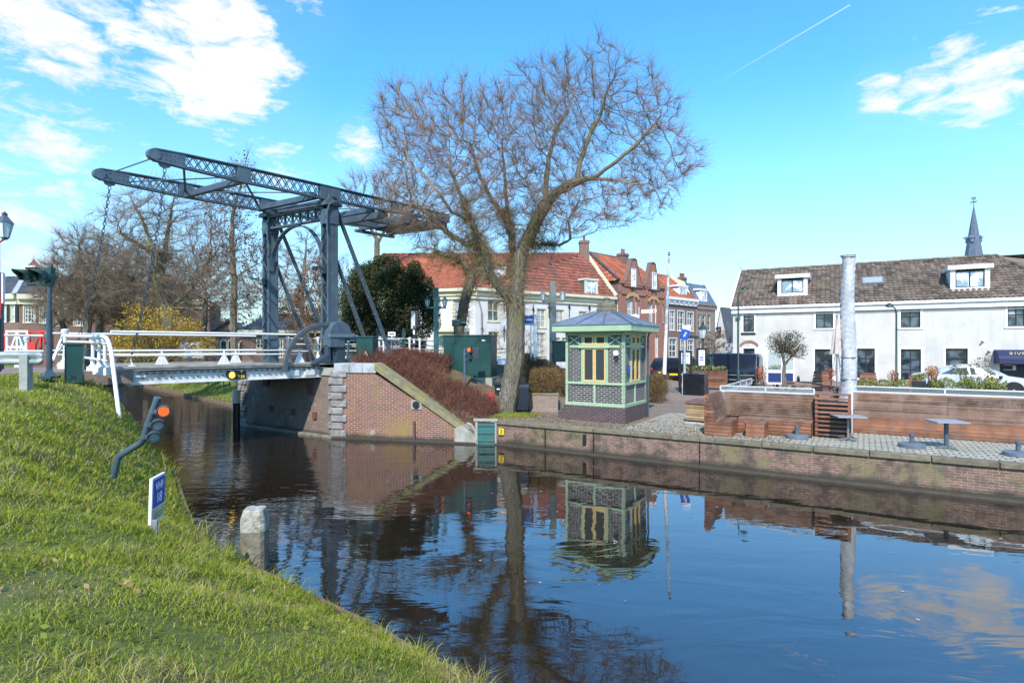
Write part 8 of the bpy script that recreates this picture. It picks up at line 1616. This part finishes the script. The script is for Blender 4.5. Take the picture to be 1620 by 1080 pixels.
def chair(label, p, rz, group='black wire chairs on the terrace'):
    o = thing('wire_chair', label, 'chair', p, rz, group); mb = MB(); a = [(.24*math.cos(w), .24*math.sin(w), .75) for w in np.linspace(-.3, PI+.3, 12)]; mb.tube(a, .014, 5)
    for w in np.linspace(-.2, PI+.2, 9): mb.tube([(.24*math.cos(w), .24*math.sin(w), .75), (.21*math.cos(w), .21*math.sin(w), .45)], .008, 4)
    mb.build('backrest', M_black, o); mb = MB(); mb.lathe([(.22, .43), (.23, .46), (0, .47)], (0, 0, 0), 14); mb.build('seat', M_black, o)
    for w in (.8, 2.3, 3.9, 5.5): mb = MB(); mb.tube([(.17*math.cos(w), .17*math.sin(w), .44), (.23*math.cos(w), .23*math.sin(w), 0)], .013, 5); mb.build('leg', M_black, o)
    return o
lab = ['wire chair below the red leaved shrub, left of the wrapped parasol', 'wire chair closest to the wrapped parasol', 'wire chair by the end of the ramp behind the corner bench', 'wire chair left below the end of the silver car bonnet', 'second black wire chair to the right of the golden planter', 'third wire chair near the right edge, before the dark door', 'wire chair cut off by the right edge behind the long bench']
ch0 = None
for (u, y, rz), l in zip(((1322, 22.3, .4), (1330, 21.4, 1.2), (1262, 23.2, 2.0), (1583, 20.6, .3), (1594, 20.5, 1.0), (1606, 20.3, .6), (1619, 20.0, .2)), lab):
    if ch0 is None: ch0 = chair(l, tuple(at(u, y, .95)), rz)
    else: dup(ch0, tuple(at(u, y, .95)), rz, l, 'black wire chairs on the terrace')
def ptable(label, u, y, w=1.3, d=.7, z0=1.0, zt=.74):
    p = at(u, y); o = thing('dining_table', label, 'table', (p.x, p.y, z0), RZ, 'dark dining tables of the terrace'); mb = MB(); mb.bb(-w/2, w/2, -d/2, d/2, zt-.04, zt); mb.build('table_top', M_woodg, o)
    for a, b_ in ((-1, -1), (1, -1), (1, 1), (-1, 1)): mb = MB(); mb.bb(a*(w/2-.06)-.03, a*(w/2-.06)+.03, b_*(d/2-.06)-.03, b_*(d/2-.06)+.03, 0, zt-.04); mb.build('leg', M_black, o)
    return o
ptable('dark table behind the olive tree before the white wall', 1266, 25.8); ptable('dark table in front of the orange brown slatted seat', 1290, 23.4, 1.7); ptable('dark table right behind the wrapped parasol', 1330, 25.5); ptable('table behind the long black planter box', 1394, 23.8, 1.2)
y = 25.8; p = at(1263, y); o = thing('table_lantern', 'tiny dark lantern on the table beside the blue screen', 'lantern', (p.x, p.y, 1.74)); mb = MB(); mb.lathe([(.06, 0), (.07, .02), (.06, .2), (.03, .26), (0, .28)], (0, 0, 0), 8); mb.build('body', M_black, o)
# fence in the park, near the water beyond the bridge
o = thing('park_fence', 'low thin dark rail fence on the lawn beyond the bridge', 'fence', (-17.5, 36, 1.3)); mb = MB()
fp = [at(262, 40), at(300, 38.5), at(345, 36.5), at(372, 35.5)]
for a, b_ in zip(fp[:-1], fp[1:]):
    for i in range(3): q_ = a.lerp(b_, i/3); mb.tube([(q_.x, q_.y, .8), (q_.x, q_.y, 2.3)], .03, 6)
    mb.tube([(a.x, a.y, 2.2), (b_.x, b_.y, 2.2)], .02, 5)
mb.build('rails', M_black, o, w=True)
# timber edging and reeds at far bank
o = thing('bank_edging', 'weathered timber edging along the far bank beyond the bridge', 'edging', (-11.8, 24.2, 0)); mb = MB(); ed = [Vector((-11.7, 24.1, 0)), Vector((-15.6, 31.4, 0)), Vector((-37.7, 54, 0)), Vector((-120, 140, 0))]
for a, b_ in zip(ed[:-1], ed[1:]):
    for z in (.02, .13): mb.bar(a+Vector((0, 0, z)), b_+Vector((0, 0, z)), .10, .08)
mb.build('boards', P('edging', (.20, .13, .09), .9, bump=.5), o, w=True)
o = thing('bank_edging', 'narrow rusty edging strip along the near grass bank waterline', 'edging', (-5.5, 9.7, 0)); mb = MB()
mm = [3, 6, 8.55, 9.94, 11.66, 14, 17.34, 19.5]
ed = []
for m_ in mm: w = float(np.interp(m_, Wm, Ww)); ed.append(Vector((MX*m_+NX*w, MY*m_+NY*w, .02)))
for a, b_ in zip(ed[:-1], ed[1:]): mb.bar(a, b_, .05, .16)
mb.build('boards', P('rusty edging', (.16, .10, .065), .9, bump=.5), o, w=True)
# ---------------- grass and ground cover ----------------
L_grass = LEAF('grass blades', (.14, .205, .010), (.46, .48, .05), .85, .45)
L_straw = LEAF('straw blades', (.24, .18, .06), (.55, .46, .22), .8, .35)
def blades(name, label, X, Y, Z, h, w, mats, frac, wig=.35, kind='stuff', ch=0.):
    n = len(X); a = NR.random(n)*2*PI; lean = NR.normal(size=(n, 2))*wig; d = np.stack([lean[:, 0], lean[:, 1], np.ones(n)], 1); d /= np.linalg.norm(d, axis=1)[:, None]; e = np.stack([np.cos(a), np.sin(a), 0*a], 1); p = np.stack([X, Y, Z], 1); h = h[:, None]; w = w[:, None]
    m1 = p+d*h*.55; d2 = d+np.stack([lean[:, 0]*1.6, lean[:, 1]*1.6, -np.abs(NR.normal(size=n))*.5], 1); d2 /= np.linalg.norm(d2, axis=1)[:, None]; tp = m1+d2*h*.5
    V = np.stack([p-e*w, p+e*w, m1+e*w*.8, m1-e*w*.8, tp], 1).reshape(-1, 3); k = np.arange(n)*5
    me = bpy.data.meshes.new(name); nv = n*5; me.vertices.add(nv); me.vertices.foreach_set('co', V.ravel()); nl = n*7; me.loops.add(nl); li = np.stack([k, k+1, k+2, k+3, k+3, k+2, k+4], 1).ravel(); me.loops.foreach_set('vertex_index', li.astype(np.int32))
    me.polygons.add(n*2); ls = np.stack([np.arange(n)*7, np.arange(n)*7+4], 1).ravel(); me.polygons.foreach_set('loop_start', ls.astype(np.int32))
    for m in mats: me.materials.append(m)
    mi = np.repeat(frac.astype(np.int32), 2); me.polygons.foreach_set('material_index', mi); at_ = me.attributes.new('tint', 'FLOAT', 'FACE'); t = np.clip(NR.random(n)*.7+.3*(.5+.5*np.sin(X*1.7+Y*2.1)*np.sin(X*.9-Y*1.3)), 0, 1); at_.data.foreach_set('value', np.repeat(t, 2))
    me.update(calc_edges=True); me.validate(); o = bpy.data.objects.new(name, me); COL.objects.link(o); o['kind'] = kind
    tag(o, label, 'grass'); return o
def bank_grass():
    N0 = 900000; m = NR.uniform(-1.5, 22, N0); d = NR.random(N0)**1.0*9.5
    w = np.interp(m, Wm, Ww); nn = w-d; X = MX*m+NX*nn; Y = MY*m+NY*nn; dist = np.hypot(X, Y); u = CU+F*X/np.maximum(Y, .1); keep = (Y > 1.5) & (u > -60) & (u < 900)
    dens = np.clip((5.2/dist)**1.55, 0, 1)*1.0; keep &= NR.random(N0) < dens
    keep &= ~((m > 17.6+.0*d) & (d < 1.3)); keep &= d > .05+.12*np.sin(m*6)
    qx = (X-OB.x)*.68+(Y-OB.y)*.733; qy_ = (X-OB.x)*(-.733)+(Y-OB.y)*.68; keep &= ~((qy_ > -.9) & (Y > 12))
    patch = np.sin(m*1.7+d*.8)*np.sin(d*2.3-m*.6)+.5*np.sin(m*4.1-d*3.3); bare_ = ((patch > 1.35) | (np.sin(X*5.1+1)*np.sin(Y*4.3+X)*np.sin(X*1.3-Y*2.2) > .80)) & (NR.random(N0) < .45); keep &= ~bare_
    X, Y, m, d, dist, patch = X[keep], Y[keep], m[keep], d[keep], dist[keep], patch[keep]
    Z = left_fz(m, d)-.01; n = len(X); sc = np.clip(dist/6, .65, 2.2); tall = 1+.7*np.clip(-patch, 0, 1)
    tuft = (np.sin(X*9+3*np.sin(Y*5))*np.sin(Y*11+2*np.sin(X*7)) > .1); h = (.03+.055*NR.random(n))*tall*np.where(tuft, 1.35, .8)*np.clip(sc, .8, 1.5); edge = d < .35; h = np.where(edge, h*(1.4+1.2*(np.sin(m*5.1)+np.sin(m*13.7) > .3)), h); wd = (.0022+.0022*NR.random(n))*sc*1.15
    straw = NR.random(n) < np.clip(.10+.3*np.clip(-patch-.2, 0, 1)+.22*(np.sin(X*2.9+Y*1.1)*np.sin(Y*3.3-X*.7) > .45), 0, .8)
    print('blades', n); blades('bank_grass', 'thick sunlit green grass with straw coloured tufts on the near bank', X, Y, Z, h, wd, [L_grass, L_straw], straw, wig=.55)
bank_grass()
def park_grass():
    n = 60000; t = NR.uniform(.1, 9, n); q = NR.random(n)
    a0 = np.array([-11.9, 24.6]); a1 = np.array([-15.6, 31.4]); a2 = np.array([-37.7, 54.]); f1 = q < .45; f_ = np.where(f1, q/.45, (q-.45)/.55)[:, None]; b_ = np.where(f1[:, None], a0+(a1-a0)*f_, a1+(a2-a1)*f_); X = b_[:, 0]+B2.x*t; Y = b_[:, 1]+B2.y*t
    z0 = .12+1.25*smooth(t, .2, 4.5); Z = np.where(f1, np.maximum(z0, mound(X, Y, z0)), z0)-.02
    dx, dy = X+8.3, Y-22.5; pe = np.abs(dx*.733-dy*.68); k = pe > 3.2; X, Y, Z, t = X[k], Y[k], Z[k], t[k]; n = len(X)
    h = np.where(t < 2.2, .16, .08)*(.6+.8*NR.random(n)); straw = NR.random(n) < np.where(t < 2.4, .55, .06); blades('lawn_grass', 'bright green lawn with reed fringe beyond the bridge', X, Y, Z, h, .012+.008*NR.random(n), [L_grass, L_straw], straw)
park_grass()
def verge():
    n = 9000; X = np.concatenate([NR.normal(-.05, .42, 4500), NR.uniform(-.6, .6, 4500)]); Y = np.concatenate([NR.normal(20.75, .28, 4500), NR.uniform(20.2, 21.4, 4500)]); Z = right_z(X, Y)-.01; blades('tree_foot_grass', 'small tuft of fresh grass at the foot of the willow', X, Y, Z, .05+.07*NR.random(n), .008+.004*NR.random(n), [L_grass, L_straw], NR.random(n) < .1)
verge()
# fallen twigs and leaves: litter on the clinker paving and floating on the water
mb = MB(); n = 2600; s = NR.uniform(-.5, 9, n); t = np.abs(NR.normal(0, 1, n))*1.6+.35; X = Q0.x+A2.x*s+B2.x*t; Y = Q0.y+A2.y*s+B2.y*t; leaves(mb, np.stack([X, Y, right_z(X, Y)+.012], 1), .06, up=0); o = mb.build('leaf_litter', LEAF('litter', (.09, .055, .03), (.28, .20, .11), .9, 0), recalc=False); tag(o, 'scattered dry leaves on the paving near the kiosk', 'leaf litter', kind='stuff')
mb = MB(); n = 60; X = NR.uniform(-4, 9, n); Y = NR.uniform(6, 17, n); k = (X*.764+Y*.645 > 4.4)
for x, y in zip(X[k], Y[k]): a = R.random()*6.3; r_ = R.uniform(.012, .035); mb.add([(x+r_*math.cos(a+i*PI/2.5)*(1, .6)[i % 2], y+r_*math.sin(a+i*PI/2.5), .004) for i in range(5)], [(0, 1, 2, 3, 4)], 0, R.random())
o = mb.build('floating_leaves', LEAF('floating leaf', (.18, .14, .08), (.38, .33, .24), .7, 0), recalc=False); tag(o, 'tiny pale leaves floating on the canal', 'leaves', kind='stuff')
# distant trees beyond the park
mb = MB(); n = 16000; X = NR.uniform(-75, -12, n); Y = NR.uniform(62, 95, n); hh = 3.2+1.6*np.sin(X*.31)+1.2*np.sin(X*.83+1)+NR.normal(0, .5, n); Z = 1.2+np.clip(hh, 1, 9)*NR.random(n)**.6; leaves(mb, np.stack([X, Y, Z], 1), .55, up=.3, aspect=.5)
n = 9000; X = NR.uniform(-75, -12, n); Y = NR.uniform(62, 95, n); b_ = np.stack([X, Y, 1.5+NR.random(n)*3.5], 1); d = NR.normal(size=(n, 3))*.4; d[:, 2] += 1; twigs(mb, b_, d, 2.0, .03, 4, .2)
o = mb.build('distant_wood', LEAF('bare wood', (.075, .050, .035), (.17, .12, .075), .9, 0), recalc=False); tag(o, 'brown band of distant bare trees beyond the park', 'wood', kind='stuff')
# broad leaved weeds and dead leaves among the grass of the near bank
mb = MB(); n = 5200; m_ = NR.uniform(-.5, 19, n); d_ = .15+NR.random(n)*6; w = np.interp(m_, Wm, Ww); nn = w-d_; X = MX*m_+NX*nn; Y = MY*m_+NY*nn; cl = np.sin(X*3.3+Y)*np.sin(Y*2.7-X*1.9); k = (cl > .2) & (Y > 2) & (np.hypot(X, Y) < 15); X, Y, m_, d_ = X[k], Y[k], m_[k], d_[k]
leaves(mb, np.stack([X, Y, left_fz(m_, d_)+.03+.03*NR.random(len(X))], 1), .035, up=.9, aspect=.7); o = mb.build('bank_weeds', LEAF('weed leaves', (.10, .15, .015), (.26, .30, .05), .9, .3), recalc=False); tag(o, 'low broad leaved weeds scattered through the grass of the bank', 'weeds', kind='stuff')
mb = MB(); n = 2600; m_ = NR.uniform(-.5, 19, n); d_ = .1+NR.random(n)*6; w = np.interp(m_, Wm, Ww); nn = w-d_; X = MX*m_+NX*nn; Y = MY*m_+NY*nn; k = (Y > 2) & (np.sin(X*1.7-Y*1.3) > -.3); X, Y, m_, d_ = X[k], Y[k], m_[k], d_[k]
leaves(mb, np.stack([X, Y, left_fz(m_, d_)+.04], 1), .045, up=.2, aspect=.6); o = mb.build('dead_leaves', LEAF('dead leaves', (.16, .08, .035), (.38, .26, .14), .9, .1), recalc=False); tag(o, 'brown dead leaves lying in the grass of the near bank', 'dead leaves', kind='stuff')
